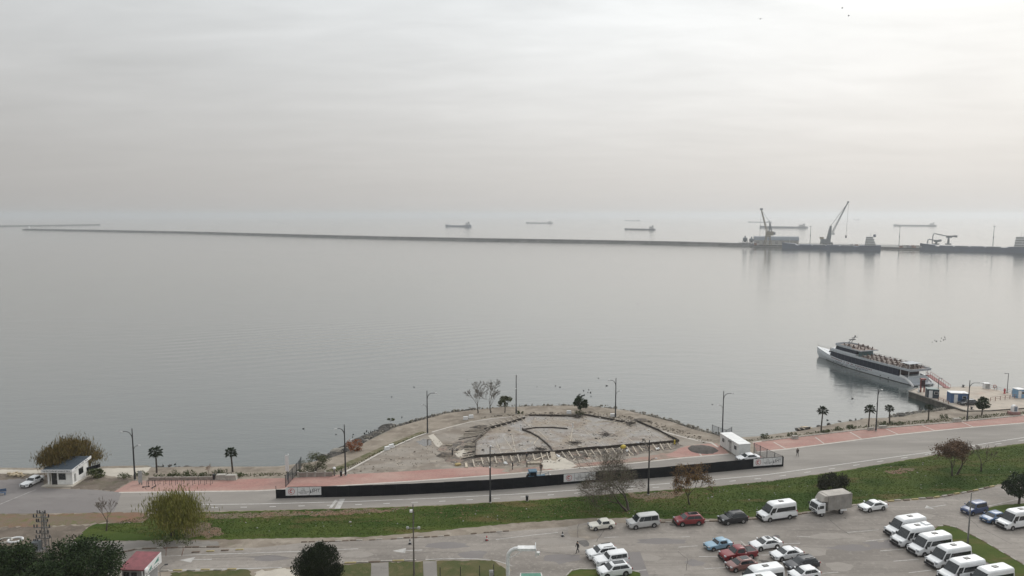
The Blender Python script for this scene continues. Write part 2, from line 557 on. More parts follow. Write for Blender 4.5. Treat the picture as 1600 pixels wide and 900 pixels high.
def strip(pts, wd, z, m=None):
    m = m or MB()
    pts = [Vector(p) for p in pts]
    l, r = offset_line(pts, -wd / 2), offset_line(pts, wd / 2)
    for i in range(len(pts) - 1):
        m.quad((r[i].x, r[i].y, z), (r[i + 1].x, r[i + 1].y, z), (l[i + 1].x, l[i + 1].y, z), (l[i].x, l[i].y, z))
    return m


def interp(pts, x):
    for (x0, y0), (x1, y1) in zip(pts[:-1], pts[1:]):
        if x0 <= x <= x1:
            return y0 + (y1 - y0) * (x - x0) / (x1 - x0)
    return pts[-1][1]


prom_top = [(-300, 772), (190, 770.5), (400, 767.5), (430, 766), (560, 758), (660, 751.5), (755, 744.5), (860, 736), (985, 725), (1060, 717), (1138, 710), (1229, 702.7), (1330, 689.5), (1402, 680), (1500, 670), (1600, 661.5), (1800, 645)]
prom_bot = [(-300, 806), (230, 800), (400, 797), (560, 793.5), (680, 789), (800, 782.5), (920, 774), (1000, 768), (1100, 760.5), (1200, 751.5), (1315, 735), (1474, 708), (1600, 692), (1800, 667)]
prom = surf('promenade', prom_top + prom_bot[::-1], 0.010, m_prom)
surf('left_car_park', [(-300, 742), (0, 747), (64, 746), (72, 763), (150, 765.5), (190, 769.5), (178, 800.8), (-300, 806.4)], 0.016, m_dark_asphalt)
surf('boat_ramp', [(-300, 735.5), (0, 734), (60, 734.5), (150, 732.5), (235, 730), (229, 739), (190, 746), (150, 741), (70, 739), (0, 743), (-300, 748)], 0.012, m_concrete, 0.15)
surf('paved_walk_left', [(178, 768.5), (207, 751.3), (300, 750), (400, 748), (455, 747), (533, 741.5), (600, 738.5), (680, 733.5), (765, 728.5), (772, 732), (790, 733), (783, 737), (800, 739.2), (755, 742.8), (660, 750), (560, 756.5), (430, 764.5), (400, 766), (190, 769)], 0.016, m_pavers)
surf('paved_walk_office', [(1052, 706), (1064, 700), (1070, 697.5), (1120, 692.5), (1140, 708.5), (1062, 715.2), (1040, 712)], 0.0165, m_pavers, 0.3)
surf('dusty_paving', [(795, 733), (860, 728), (930, 722), (985, 716.5), (1052, 706), (1060, 715), (985, 722.4), (860, 733.4), (800, 738.6)], 0.0162, patchy('dusty_pavers', (0.27, 0.20, 0.165), [((0.31, 0.17, 0.14), 0.35, 0.45, 0.62, 0.8, (1, 1.5, 1)), ((0.19, 0.155, 0.125), 0.6, 0.5, 0.68, 0.8, (1, 1, 1)), ((0.36, 0.30, 0.25), 1.4, 0.55, 0.72, 0.6, (1, 1, 1))], rough=0.9), 0.3)
surf('paved_walk_right', [(1176, 691.5), (1200, 688.5), (1344, 671.5), (1489, 660), (1600, 649), (1800, 632), (1800, 643.5), (1600, 660), (1500, 668.5), (1402, 678.3), (1330, 687.7), (1229, 701), (1183, 705.2)], 0.016, m_pavers)
surf('grass_strip', [(112, 846), (138, 823), (150, 818.5), (225, 816), (236, 802.5), (300, 801), (400, 798.2), (560, 794.6), (680, 790.2), (800, 783.6), (920, 775.1), (1000, 769), (1100, 761.5), (1200, 752.5), (1315, 736), (1474, 709), (1600, 693), (1800, 668),
                     (1800, 715), (1600, 748), (1518, 766), (1460, 776.5), (1385, 782), (1339, 787), (1254, 800), (1200, 806), (1130, 810), (1045, 811), (973, 809), (915, 810), (800, 818), (689, 829), (573, 839), (400, 842), (340, 843), (271, 844)], 0.014, m_grass, 0.16)
road_top = [(150, 880), (186, 865), (212, 859), (289, 856), (400, 856), (430, 853), (470, 848.5), (602, 843.6), (689, 839), (800, 830), (887, 823), (915, 817), (973, 817.5), (1045, 817), (1130, 815), (1200, 811), (1254, 804), (1339, 790), (1385, 785), (1460, 780), (1518, 769), (1600, 751), (1800, 718)]
surf('car_park', road_top + [(2300, 760), (2300, 1150), (560, 1150), (560, 905), (640, 905), (650, 905), (800, 892), (792, 881), (770, 874), (665, 875.6), (538, 880.5), (381, 891), (254, 893), (180, 900), (120, 960), (80, 960)], 0.010, m_asphalt)
surf('verge_by_court', [(540, 882), (665, 877), (672, 877), (770, 876), (795, 893), (795, 960), (500, 960), (520, 890)], 0.022, m_dry, 0.25)
surf('footpath_to_court', [(580, 880.3), (607, 879), (607, 885), (609, 960), (576, 960), (580, 890)], 0.030, m_grey_path)
surf('footpath_gate', [(661, 877), (682, 876.6), (686, 960), (664, 960)], 0.030, m_grey_path)
surf('verge_by_kiosk', [(268, 895), (300, 892.5), (381, 890.5), (392, 893), (420, 960), (262, 960)], 0.022, m_dry, 0.25)
surf('pale_forecourt', [(395, 893), (430, 888.5), (470, 888), (500, 893), (500, 960), (400, 960)], 0.022, m_concrete, 0.4)
surf('grass_island_by_cars', [(886, 899), (893, 893), (905, 890.5), (975, 890.5), (1000, 896), (1010, 960), (870, 960)], 0.10, m_grass)
surf('grass_island_by_vans', [(1459, 828), (1465, 823.5), (1478, 822.3), (1492, 825), (1530, 843), (1600, 884), (1700, 945), (1640, 945), (1586, 905), (1547, 882), (1510, 858), (1480, 842)], 0.10, m_grass)
surf('grass_islet', [(1541, 799), (1544, 794), (1565, 790), (1600, 787), (1660, 780), (1660, 800), (1590, 806)], 0.10, m_grass, 0.1)
surf('court_surface', [(814, 896), (845, 895.5), (860, 960), (800, 960)], 0.018, P('green_court', (0.10, 0.24, 0.18), 0.8))
tag(strip([G(812.5, 960, 0), G(813.4, 895.5, 0), G(845.4, 895, 0), G(862, 960, 0)], 0.16, 0.024).build('court_line', m_white_line), kind='structure')
surf('red_earth_path', [(-200, 806.5), (178, 801.5), (232, 800.8), (226, 815.5), (150, 817.6), (60, 823), (-200, 826)], 0.016, m_litter, 0.35)
surf('bare_earth', [(-200, 824), (60, 823), (138, 821), (128, 832), (112, 846), (92, 852), (140, 868), (180, 866), (150, 884), (90, 905), (-200, 905)], 0.0145, m_earth, 0.4)
surf('bare_earth', [(134, 746), (160, 746), (205, 749), (190, 760), (176, 768), (150, 764.5), (112, 763.5), (114, 759)], 0.0175, m_earth, 0.35)
surf('bare_earth', [(-120, 739), (0, 740), (66, 740), (66, 746), (40, 748), (0, 750), (-120, 752)], 0.0175, m_earth, 0.35)
surf('leaf_litter', [(300, 803.5), (400, 801), (520, 797.5), (640, 794), (600, 800), (520, 805), (420, 808), (330, 811)], 0.0185, m_litter, 0.4)
surf('leaf_litter', [(284, 822), (300, 817), (325, 818), (342, 826), (348, 834), (325, 840), (290, 838)], 0.0185, m_litter, 0.5)
surf('leaf_litter', [(985, 772), (1030, 768), (1070, 769), (1060, 776), (1010, 781), (985, 778)], 0.0185, m_litter, 0.5)
surf('leaf_litter', [(1385, 737), (1410, 731), (1430, 731), (1420, 737), (1395, 742)], 0.0185, m_litter, 0.5)
surf('grey_footpath', [(118, 846.5), (271, 844.6), (340, 846), (345, 852), (290, 855), (212, 857.5), (186, 863.5), (150, 868), (90, 852)], 0.018, m_grey_path, 0.15)
surf('road_patch', [(905, 845), (911, 843.6), (917, 845), (921, 849), (919.5, 853), (914, 854), (907, 851.5), (903, 848)], 0.016, m_patch, 0.12)
surf('pothole_patch', [(1206, 838), (1211, 836), (1218, 836.5), (1219, 840), (1213, 841.5), (1207, 840.5)], 0.016, m_patch, 0.1)
surf('long_road_patch', [(930, 868), (1000, 862), (1016, 905), (985, 905)], 0.016, m_dark_asphalt)
surf('van_bay_stain', [(1352, 849), (1392, 843), (1402, 856), (1368, 858)], 0.016, m_dark_asphalt, 0.4)
m_seal = patchy('tar_seal', (0.075, 0.068, 0.062), [((0.13, 0.118, 0.107), 1.5, 0.45, 0.7, 0.7, (1, 1, 1))], rough=0.8)
m_light_patch = patchy('pale_repair', (0.275, 0.25, 0.225), [((0.23, 0.208, 0.186), 0.8, 0.45, 0.7, 0.7, (1, 1, 1))], rough=0.9)
for i_, (x_, y_, a_, b_, k_) in enumerate(((700, 852, 3.4, 1.2, 0), (560, 866, 2.6, 1.0, 1), (860, 846, 3.0, 1.4, 1), (1035, 846, 4.2, 1.1, 0), (1010, 872, 2.0, 1.2, 1), (1270, 862, 2.4, 1.4, 1), (1330, 856, 3.6, 1.0, 0), (1310, 885, 2.2, 1.5, 1), (1085, 880, 1.6, 1.0, 0), (1440, 806, 2.6, 1.0, 1), (1300, 838, 4.5, 1.0, 1), (420, 872, 3.2, 0.8, 0), (340, 880, 2.4, 0.6, 1), (880, 872, 2.6, 1.6, 0), (1560, 840, 2.0, 1.6, 1), (1050, 895, 2.4, 1.2, 1), (740, 866, 2.0, 1.4, 0), (1180, 836, 3.0, 0.8, 1))):
    c_ = G(x_, y_)
    pts_ = [c_ + Vector((a_ * math.cos(q_ * 0.4488) * rnd.uniform(.6, 1.15), b_ * math.sin(q_ * 0.4488) * rnd.uniform(.6, 1.15), 0)) for q_ in range(14)]
    tag(MB().sheet(pts_, 0.0135 + i_ * 0.00012).build('asphalt_patch', m_dark_asphalt if k_ == 0 else m_light_patch), kind='structure')
for pts_ in (((1295, 812), (1303, 818), (1313, 826), (1327, 836)), ((904, 818), (903, 828), (902, 840)), ((944, 826), (937, 838), (931, 846)), ((620, 866), (680, 862), (720, 864)), ((840, 862), (900, 868), (930, 864)), ((1060, 862), (1075, 874), (1072, 892)), ((1230, 830), (1290, 828), (1350, 836)), ((1400, 800), (1440, 812), (1500, 814)), ((330, 872), (420, 868), (470, 874)), ((1500, 800), (1530, 824), (1580, 850))):
    p_ = resample([G(x_, y_) for x_, y_ in pts_], 0.8)
    p_ = [q_ + Vector((rnd.uniform(-.12, .12), rnd.uniform(-.12, .12), 0)) for q_ in p_]
    tag(strip(p_, 0.07, 0.0165).build('tar_crack', m_seal), kind='structure')
for i_ in range(26):
    c_ = G(*rnd.choice(((1400 + i_ * 4, 842 + i_ * 2), (1090 + i_ * 7, 858 + i_ * 1.3), (960 + i_ * 15, 824 - i_ * .6))))
    r_ = rnd.uniform(.2, .55)
    tag(MB().sheet([c_ + Vector((r_ * math.cos(q_ * .7), r_ * .8 * math.sin(q_ * .7), 0)) * rnd.uniform(.75, 1.2) for q_ in range(9)], 0.0172 + i_ * .0001).build('oil_stain', m_seal), kind='structure')
surf('puddle', [(652, 690), (660, 685.5), (670, 686), (676, 690), (672, 696), (664, 698), (655, 695)], 0.020, P('puddle_water', (.12, .11, .10), .05, var=.2, spec=.8), 0.3)
surf('broken_tarmac', [(888, 823), (915, 818.5), (935, 826), (930, 842), (905, 842), (890, 838)], 0.014, m_path, 0.5)

# site ground
surf('site_path', [(535, 742), (560, 727.5), (600, 705.5), (650, 683.5), (668, 677.5), (700, 668.5), (735, 659.5), (768, 654.5), (815, 649.5), (870, 646.5), (925, 646.5), (965, 651), (1010, 663), (1060, 678), (1112, 691.5), (1120, 694), (1075, 700), (1060, 706), (985, 718), (860, 729), (765, 730.5), (680, 735), (600, 740)], 0.012, m_path, 0.35)
surf('damp_ground', [(682, 700), (700, 693), (738, 686), (768, 671), (826, 651), (830, 656), (770, 675), (746, 692), (744, 716), (865, 709), (1058, 692.5), (1075, 697), (1050, 703), (985, 712), (870, 722), (810, 728), (756, 730), (740, 728), (712, 727), (690, 716)], 0.018, m_wet, 0.5)
surf('pale_slab', [(669, 681), (677, 678), (692, 694), (685, 699), (681, 697)], 0.030, m_concrete)
surf('sand_spill', [(709, 710), (716, 704), (724, 702.5), (731, 704), (729, 711), (719, 714), (711, 713)], 0.030, m_concrete, 0.3)
surf('concrete_spill', [(860, 716), (880, 714), (900, 727), (890, 733), (850, 733), (846, 722)], 0.026, m_concrete, 0.4)


def line(name, pts, wd, z, mat):
    return tag(strip(resample([G(x, y, 0) for x, y in pts], 6.0), wd, z).build(name, mat), kind='structure')


line('kerb_line', [(186, 769.6), (400, 767), (430, 765.4), (560, 757.3), (660, 750.8), (755, 743.8), (860, 735.2), (985, 724.2), (1060, 716.2), (1140, 709.2)], 0.45, 0.022, m_kerb_line)
line('kerb_line', [(1183, 706), (1229, 701.8), (1330, 688.6), (1402, 679.2), (1500, 669.3), (1600, 660.8), (1800, 644)], 0.5, 0.022, m_kerb_line)
line('kerb_line', [(1176, 691.2), (1200, 688), (1344, 671), (1489, 659.6), (1600, 648.6), (1800, 631.6)], 0.4, 0.022, m_kerb_line)
line('kerb_line', [(533, 741.6), (560, 727), (600, 705), (650, 683), (668, 677)], 0.55, 0.10, m_kerb_line)
line('kerb_line', [(675, 675), (700, 668), (735, 659), (768, 654), (800, 651)], 0.4, 0.022, m_kerb_line)
line('kerb_line', [(1015, 668), (1060, 681), (1090, 688.5), (1112, 692), (1122, 699)], 0.5, 0.022, m_kerb_line)
line('verge_line', [(510, 739), (540, 727), (600, 700), (650, 680), (664, 675)], 1.8, 0.016, m_verge)
for a, c in (((1209, 691), (1229, 702)), ((1273.8, 688 - 5), (1288.5, 694)), ((1328, 679 - 4), (1347.5, 686.5)), ((1384, 670), (1404, 679)), ((1440, 664.5), (1461, 673)), ((1503, 659.5), (1520, 667)), ((1088, 703), (1096, 712))):
    line('paving_joint', [a, c], 0.28, 0.021, m_kerb_line)
bike_line = [(305, 788.5), (400, 787.6), (560, 783.5), (680, 778.5), (800, 772.5), (920, 764.5), (1000, 759), (1100, 751), (1200, 741.5), (1315, 725.5), (1474, 703.5), (1600, 683.5), (1800, 655)]
line('cycle_lane_line', bike_line, 0.16, 0.020, m_white_line)
dash_x = 330
while dash_x < 1600:
    y0 = (interp(bike_line, dash_x) + interp(prom_bot, dash_x)) / 2
    y1 = (interp(bike_line, dash_x + 10) + interp(prom_bot, dash_x + 10)) / 2
    line('cycle_lane_dash', [(dash_x, y0), (dash_x + 10, y1)], 0.16, 0.020, m_white_line)
    dash_x += 46 - (dash_x - 300) * 0.008
line('faded_crossing', [(535, 779.5), (527, 795)], 0.9, 0.019, m_faded_line)
line('faded_crossing', [(526, 781), (516, 794)], 0.5, 0.019, m_faded_line)
line('road_edge_line', [(243, 869.5), (320, 866.5), (400, 864), (484, 861), (560, 857.5)], 0.14, 0.018, m_faded_line)
line('road_edge_line', [(775, 843), (830, 836.5), (872, 832)], 0.14, 0.018, m_faded_line)
line('road_edge_line', [(246, 893), (300, 890), (381, 888.6), (440, 887)], 0.2, 0.018, m_faded_line)
line('road_edge_line', [(665, 874.5), (700, 872.6), (740, 873), (775, 876), (800, 884)], 0.16, 0.018, m_faded_line)
for x0, y0, x1, y1 in ((280, 875.2, 331, 874), (613, 861, 660, 859.5), (1445, 794, 1478, 789)):
    m_ = MB()
    a, c = G(x0, y0), G(x1, y1)
    d = (c - a).normalized()
    n = Vector((-d.y, d.x, 0))
    hd = a + d * (1.9 if x0 < 1000 else 1.2)
    for q in ([a, hd - n * 0.75, hd + n * 0.75], [hd - n * 0.09, c - n * 0.09, c + n * 0.09, hd + n * 0.09]):
        m_.add([(p.x, p.y, 0.018) for p in q], [tuple(range(len(q)))])
    tag(m_.build('road_arrow', m_faded_line), kind='structure')
for a, c in (((1324, 832), (1373, 828)), ((1353, 845.6), (1396, 841)), ((1375, 861), (1412, 858)), ((1396, 877), (1435, 874)), ((1420, 895), (1455, 891)), ((1092, 869.6), (1123, 870)), ((944, 840), (967, 839)), ((1064, 839), (1078, 838.6)), ((1060, 855), (1090, 853)),
             ((1157, 845), (1170, 857)), ((1245, 838.5), (1266, 839)), ((1225, 849.5), (1250, 849)), ((1190, 867.5), (1204, 867)), ((1205, 884), (1226, 883)), ((990, 892), (1010, 890.5)), ((1100, 889), (1135, 886.5)), ((1545, 790.6), (1600, 778)), ((0, 788), (56, 765)), ((1285, 896), (1310, 894))):
    line('parking_line', [a, c], 0.13, 0.018, m_faded_line)

# kerb stones, built one by one where they show
m_kerb_a = P('kerb_yellow', (0.40, 0.33, 0.16), 0.85, var=0.4)
m_kerb_b = P('kerb_pale', (0.40, 0.37, 0.33), 0.85, var=0.4)
m_kerb_c = P('kerb_dark', (0.18, 0.135, 0.10), 0.85, var=0.4)


def kerb(pts, seg, mats, jitter=0.0, gap=0.05, h=0.14, w_=0.22, drop=0.0):
    k = thing('kerb', None, None)
    tag(k, kind='structure')
    pts = [G(x, y, 0) for x, y in pts]
    tot = [0]
    for a, c in zip(pts[:-1], pts[1:]):
        tot.append(tot[-1] + (c - a).length)
    meshes = [MB().box((0, 0, h / 2), (seg - gap, w_, h), top=0.96).mesh('kerb_stone', mm) for mm in mats]
    s_, i = 0.0, 0
    while s_ + seg < tot[-1]:
        mid = s_ + seg / 2
        j = max(q for q in range(len(tot) - 1) if tot[q] <= mid)
        d = (pts[j + 1] - pts[j]).normalized()
        p = pts[j] + d * (mid - tot[j])
        if rnd.random() >= drop:
            o = put('kerb_stone', meshes[i % len(meshes)], k, (p.x + rnd.uniform(-1, 1) * jitter, p.y + rnd.uniform(-1, 1) * jitter, rnd.uniform(-.3, 0.1) * jitter), math.atan2(d.y, d.x) + rnd.uniform(-1, 1) * jitter * 0.5)
        s_ += seg
        i += 1
    return k


kerb([(1385, 783.6), (1460, 778.4), (1518, 767.6), (1600, 749.6), (1700, 732)], 1.5, [m_kerb_a, m_kerb_b, m_kerb_c], 0.12, 0.35, 0.2, 0.28, 0.1)
kerb([(538, 880), (665, 875)], 1.65, [m_kerb_a, m_kerb_b, m_kerb_c, m_kerb_b], 0.03)
kerb([(246, 892.4), (381, 889.6)], 1.8, [m_kerb_b, m_kerb_a], 0.05, 0.6)
kerb([(186, 864.6), (212, 858.4), (289, 855.4), (350, 855)], 1.0, [m_kerb_c, m_kerb_c, m_kerb_b], 0.04)
kerb([(294, 863.6), (385, 858.8)], 2.0, [m_kerb_c, m_kerb_a], 0.06, 0.9)
kerb([(470, 847.6), (602, 842.7), (689, 838), (800, 829)], 1.0, [m_kerb_c, m_kerb_c, m_kerb_b], 0.1, 0.1, 0.12, 0.2, 0.25)
kerb([(1000, 817), (1045, 816.2), (1130, 814.2), (1200, 810.2), (1254, 803.2), (1339, 789.4)], 1.0, [m_kerb_c, m_kerb_b, m_kerb_c], 0.05, 0.05, 0.14, 0.2)
kerb([(884, 901), (892, 893), (905, 890), (975, 890), (1000, 895)], 1.0, [m_kerb_b], 0.02)
kerb([(1458, 829), (1464, 823.3), (1478, 821.8), (1492, 824.4), (1530, 842.4), (1600, 883.2), (1640, 906)], 1.0, [m_kerb_b, m_kerb_c], 0.02)
kerb([(1190, 689.6), (1344, 671.9), (1489, 660.4), (1600, 649.4)], 1.0, [m_kerb_b], 0.03)

# grass blades: real tufts over the lawns
def tufts(name, px, n, h, mat, seed, z=0.014):
    rs = np.random.RandomState(seed)
    poly = [(p.x, p.y) for p in poly_px(px, 0)]
    xs, ys = [p[0] for p in poly], [p[1] for p in poly]
    pts = np.column_stack([rs.uniform(min(xs), max(xs), n * 3), rs.uniform(min(ys), max(ys), n * 3)])
    inside = np.zeros(len(pts), bool)
    j = len(poly) - 1
    for i in range(len(poly)):
        xi, yi = poly[i]
        xj, yj = poly[j]
        c = ((yi > pts[:, 1]) != (yj > pts[:, 1])) & (pts[:, 0] < (xj - xi) * (pts[:, 1] - yi) / (yj - yi + 1e-12) + xi)
        inside ^= c
        j = i
    pts = pts[inside][:n]
    n = len(pts)
    a = rs.uniform(0, 6.28, n)
    hh = h * rs.uniform(0.4, 1.4, n)
    wd = rs.uniform(0.05, 0.14, n)
    v = np.zeros((n, 3, 3))
    v[:, 0] = np.column_stack([pts[:, 0] - np.cos(a) * wd, pts[:, 1] - np.sin(a) * wd, np.full(n, z)])
    v[:, 1] = np.column_stack([pts[:, 0] + np.cos(a) * wd, pts[:, 1] + np.sin(a) * wd, np.full(n, z)])
    v[:, 2] = np.column_stack([pts[:, 0] + rs.uniform(-.12, .12, n), pts[:, 1] + rs.uniform(-.12, .12, n), z + hh])
    me = bpy.data.meshes.new(name)
    me.from_pydata(v.reshape(-1, 3).tolist(), [], np.arange(n * 3).reshape(-1, 3).tolist())
    me.materials.append(mat)
    return tag(put(name, me), kind='stuff')


tufts('grass', [(140, 826), (236, 804), (400, 800), (680, 792), (920, 777), (1100, 763), (1315, 738), (1474, 711), (1600, 695), (1600, 746), (1518, 764), (1385, 780), (1254, 798), (1045, 809), (915, 808), (800, 816), (573, 837), (271, 842)], 60000, 0.075, m_grass, 3)
tufts('weeds', [(240, 741), (500, 739), (560, 722), (600, 701), (650, 681), (664, 675), (660, 679), (600, 706), (545, 733), (520, 742), (240, 748)], 6000, 0.22, m_grass, 4)
tufts('weeds', [(1145, 690), (1245, 679), (1345, 665), (1489, 653), (1600, 643), (1600, 647), (1489, 658), (1344, 669), (1200, 686), (1150, 692)], 7000, 0.25, m_grass, 6)

# haze: the damp air over the bay
m_haze = bpy.data.materials.new('haze')
m_haze.use_nodes = True
t = NT(m_haze.node_tree)
pv = t.n('ShaderNodeVolumePrincipled', i_Density=0.00019, i_Anisotropy=0.58)
pv.inputs['Color'].default_value = (0.76, 0.775, 0.79, 1)
mo = t.n('ShaderNodeOutputMaterial')
t.l(pv.outputs[0], mo.inputs['Volume'])
haze = MB().box((0, 15000, 37), (68000, 38000, 80)).build('haze', m_haze)
tag(haze, kind='stuff')
# ------------------------------------------------------------------ vehicles
m_glass = P('tinted_glass', (0.018, 0.023, 0.027), 0.06, var=0.1, spec=0.7)
m_tyre = P('tyre_rubber', (0.018, 0.018, 0.018), 0.85)
m_rim = P('wheel_rim', (0.36, 0.36, 0.37), 0.35, 0.6)
m_trim = P('black_plastic', (0.022, 0.022, 0.024), 0.6)
m_lamp = P('headlight_glass', (0.36, 0.38, 0.40), 0.12)
m_tail = P('taillight', (0.30, 0.015, 0.012), 0.2)
m_plate = P('licence_plate', (0.7, 0.7, 0.68), 0.5)
m_seat = P('grey_interior', (0.10, 0.10, 0.105), 0.8)


def paint(name, col, rough=0.32, coat=0.35, var=0.10):
    return P(name, col, rough, 0.0, var, 0.7, coat)


W1 = paint('white_paint', (0.76, 0.77, 0.78))
W2 = paint('cream_paint', (0.70, 0.68, 0.61))
SILVER = paint('silver_paint', (0.48, 0.48, 0.475))
RED = paint('dark_red_paint', (0.20, 0.018, 0.024))
MAROON = paint('brown_red_paint', (0.19, 0.085, 0.075))
BLACK = paint('black_paint', (0.014, 0.015, 0.019))
GREYP = paint('graphite_paint', (0.028, 0.032, 0.040))
SKYB = paint('light_blue_paint', (0.22, 0.36, 0.47))
BLUE = paint('blue_paint', (0.045, 0.075, 0.17))
BLUE2 = paint('mid_blue_paint', (0.055, 0.12, 0.24))

SEDAN = dict(L=4.6, W=1.8, H=1.46, wb=2.65, r=0.33, cow=1.15, rf=0.25, rr=-0.95, rb=-1.85, hood=0.82, belt=0.95, deck=1.0)
COUPE = dict(L=4.7, W=1.84, H=1.45, wb=2.7, r=0.34, cow=1.15, rf=0.2, rr=-0.9, rb=-2.05, hood=0.82, belt=0.95, deck=1.02)
BOXY = dict(L=4.15, W=1.62, H=1.40, wb=2.43, r=0.29, cow=0.62, rf=0.12, rr=-1.05, rb=-1.30, hood=0.83, belt=0.88, deck=0.90)
SUV = dict(L=4.55, W=1.86, H=1.66, wb=2.68, r=0.36, cow=1.20, rf=0.42, rr=-1.62, rb=-2.15, hood=1.0, belt=1.10, deck=1.10)
BIGSUV = dict(L=4.75, W=1.90, H=1.80, wb=2.79, r=0.40, cow=0.75, rf=0.30, rr=-2.15, rb=-2.30, hood=1.10, belt=1.18, deck=1.15)
WAGON = dict(L=4.75, W=1.83, H=1.50, wb=2.7, r=0.33, cow=1.15, rf=0.3, rr=-1.75, rb=-2.25, hood=0.84, belt=0.95, deck=0.98)
HATCH = dict(L=4.1, W=1.76, H=1.47, wb=2.5, r=0.31, cow=1.1, rf=0.3, rr=-1.3, rb=-1.92, hood=0.87, belt=0.96, deck=1.0)
SMALLVAN = dict(L=4.3, W=1.80, H=1.82, wb=2.7, r=0.32, cow=1.15, rf=0.45, rr=-1.95, rb=-2.10, hood=1.0, belt=1.12, deck=1.1)
MPV = dict(L=5.05, W=1.92, H=1.98, wb=3.05, r=0.35, cow=1.55, rf=0.75, rr=-2.28, rb=-2.48, hood=1.08, belt=1.14, deck=1.1)
MINIBUS = dict(L=6.35, W=2.06, H=2.72, wb=3.65, r=0.35, cow=2.25, rf=1.25, rr=-2.95, rb=-3.12, hood=1.15, belt=1.30, deck=1.2)


def soften(ob, wd, ang):
    md = ob.modifiers.new('bevel', 'BEVEL')
    md.width = wd
    md.segments = 2
    md.limit_method = 'ANGLE'
    md.angle_limit = R(ang)


def lerp3(a, b_, u):
    return Vector(a) * (1 - u) + Vector(b_) * u


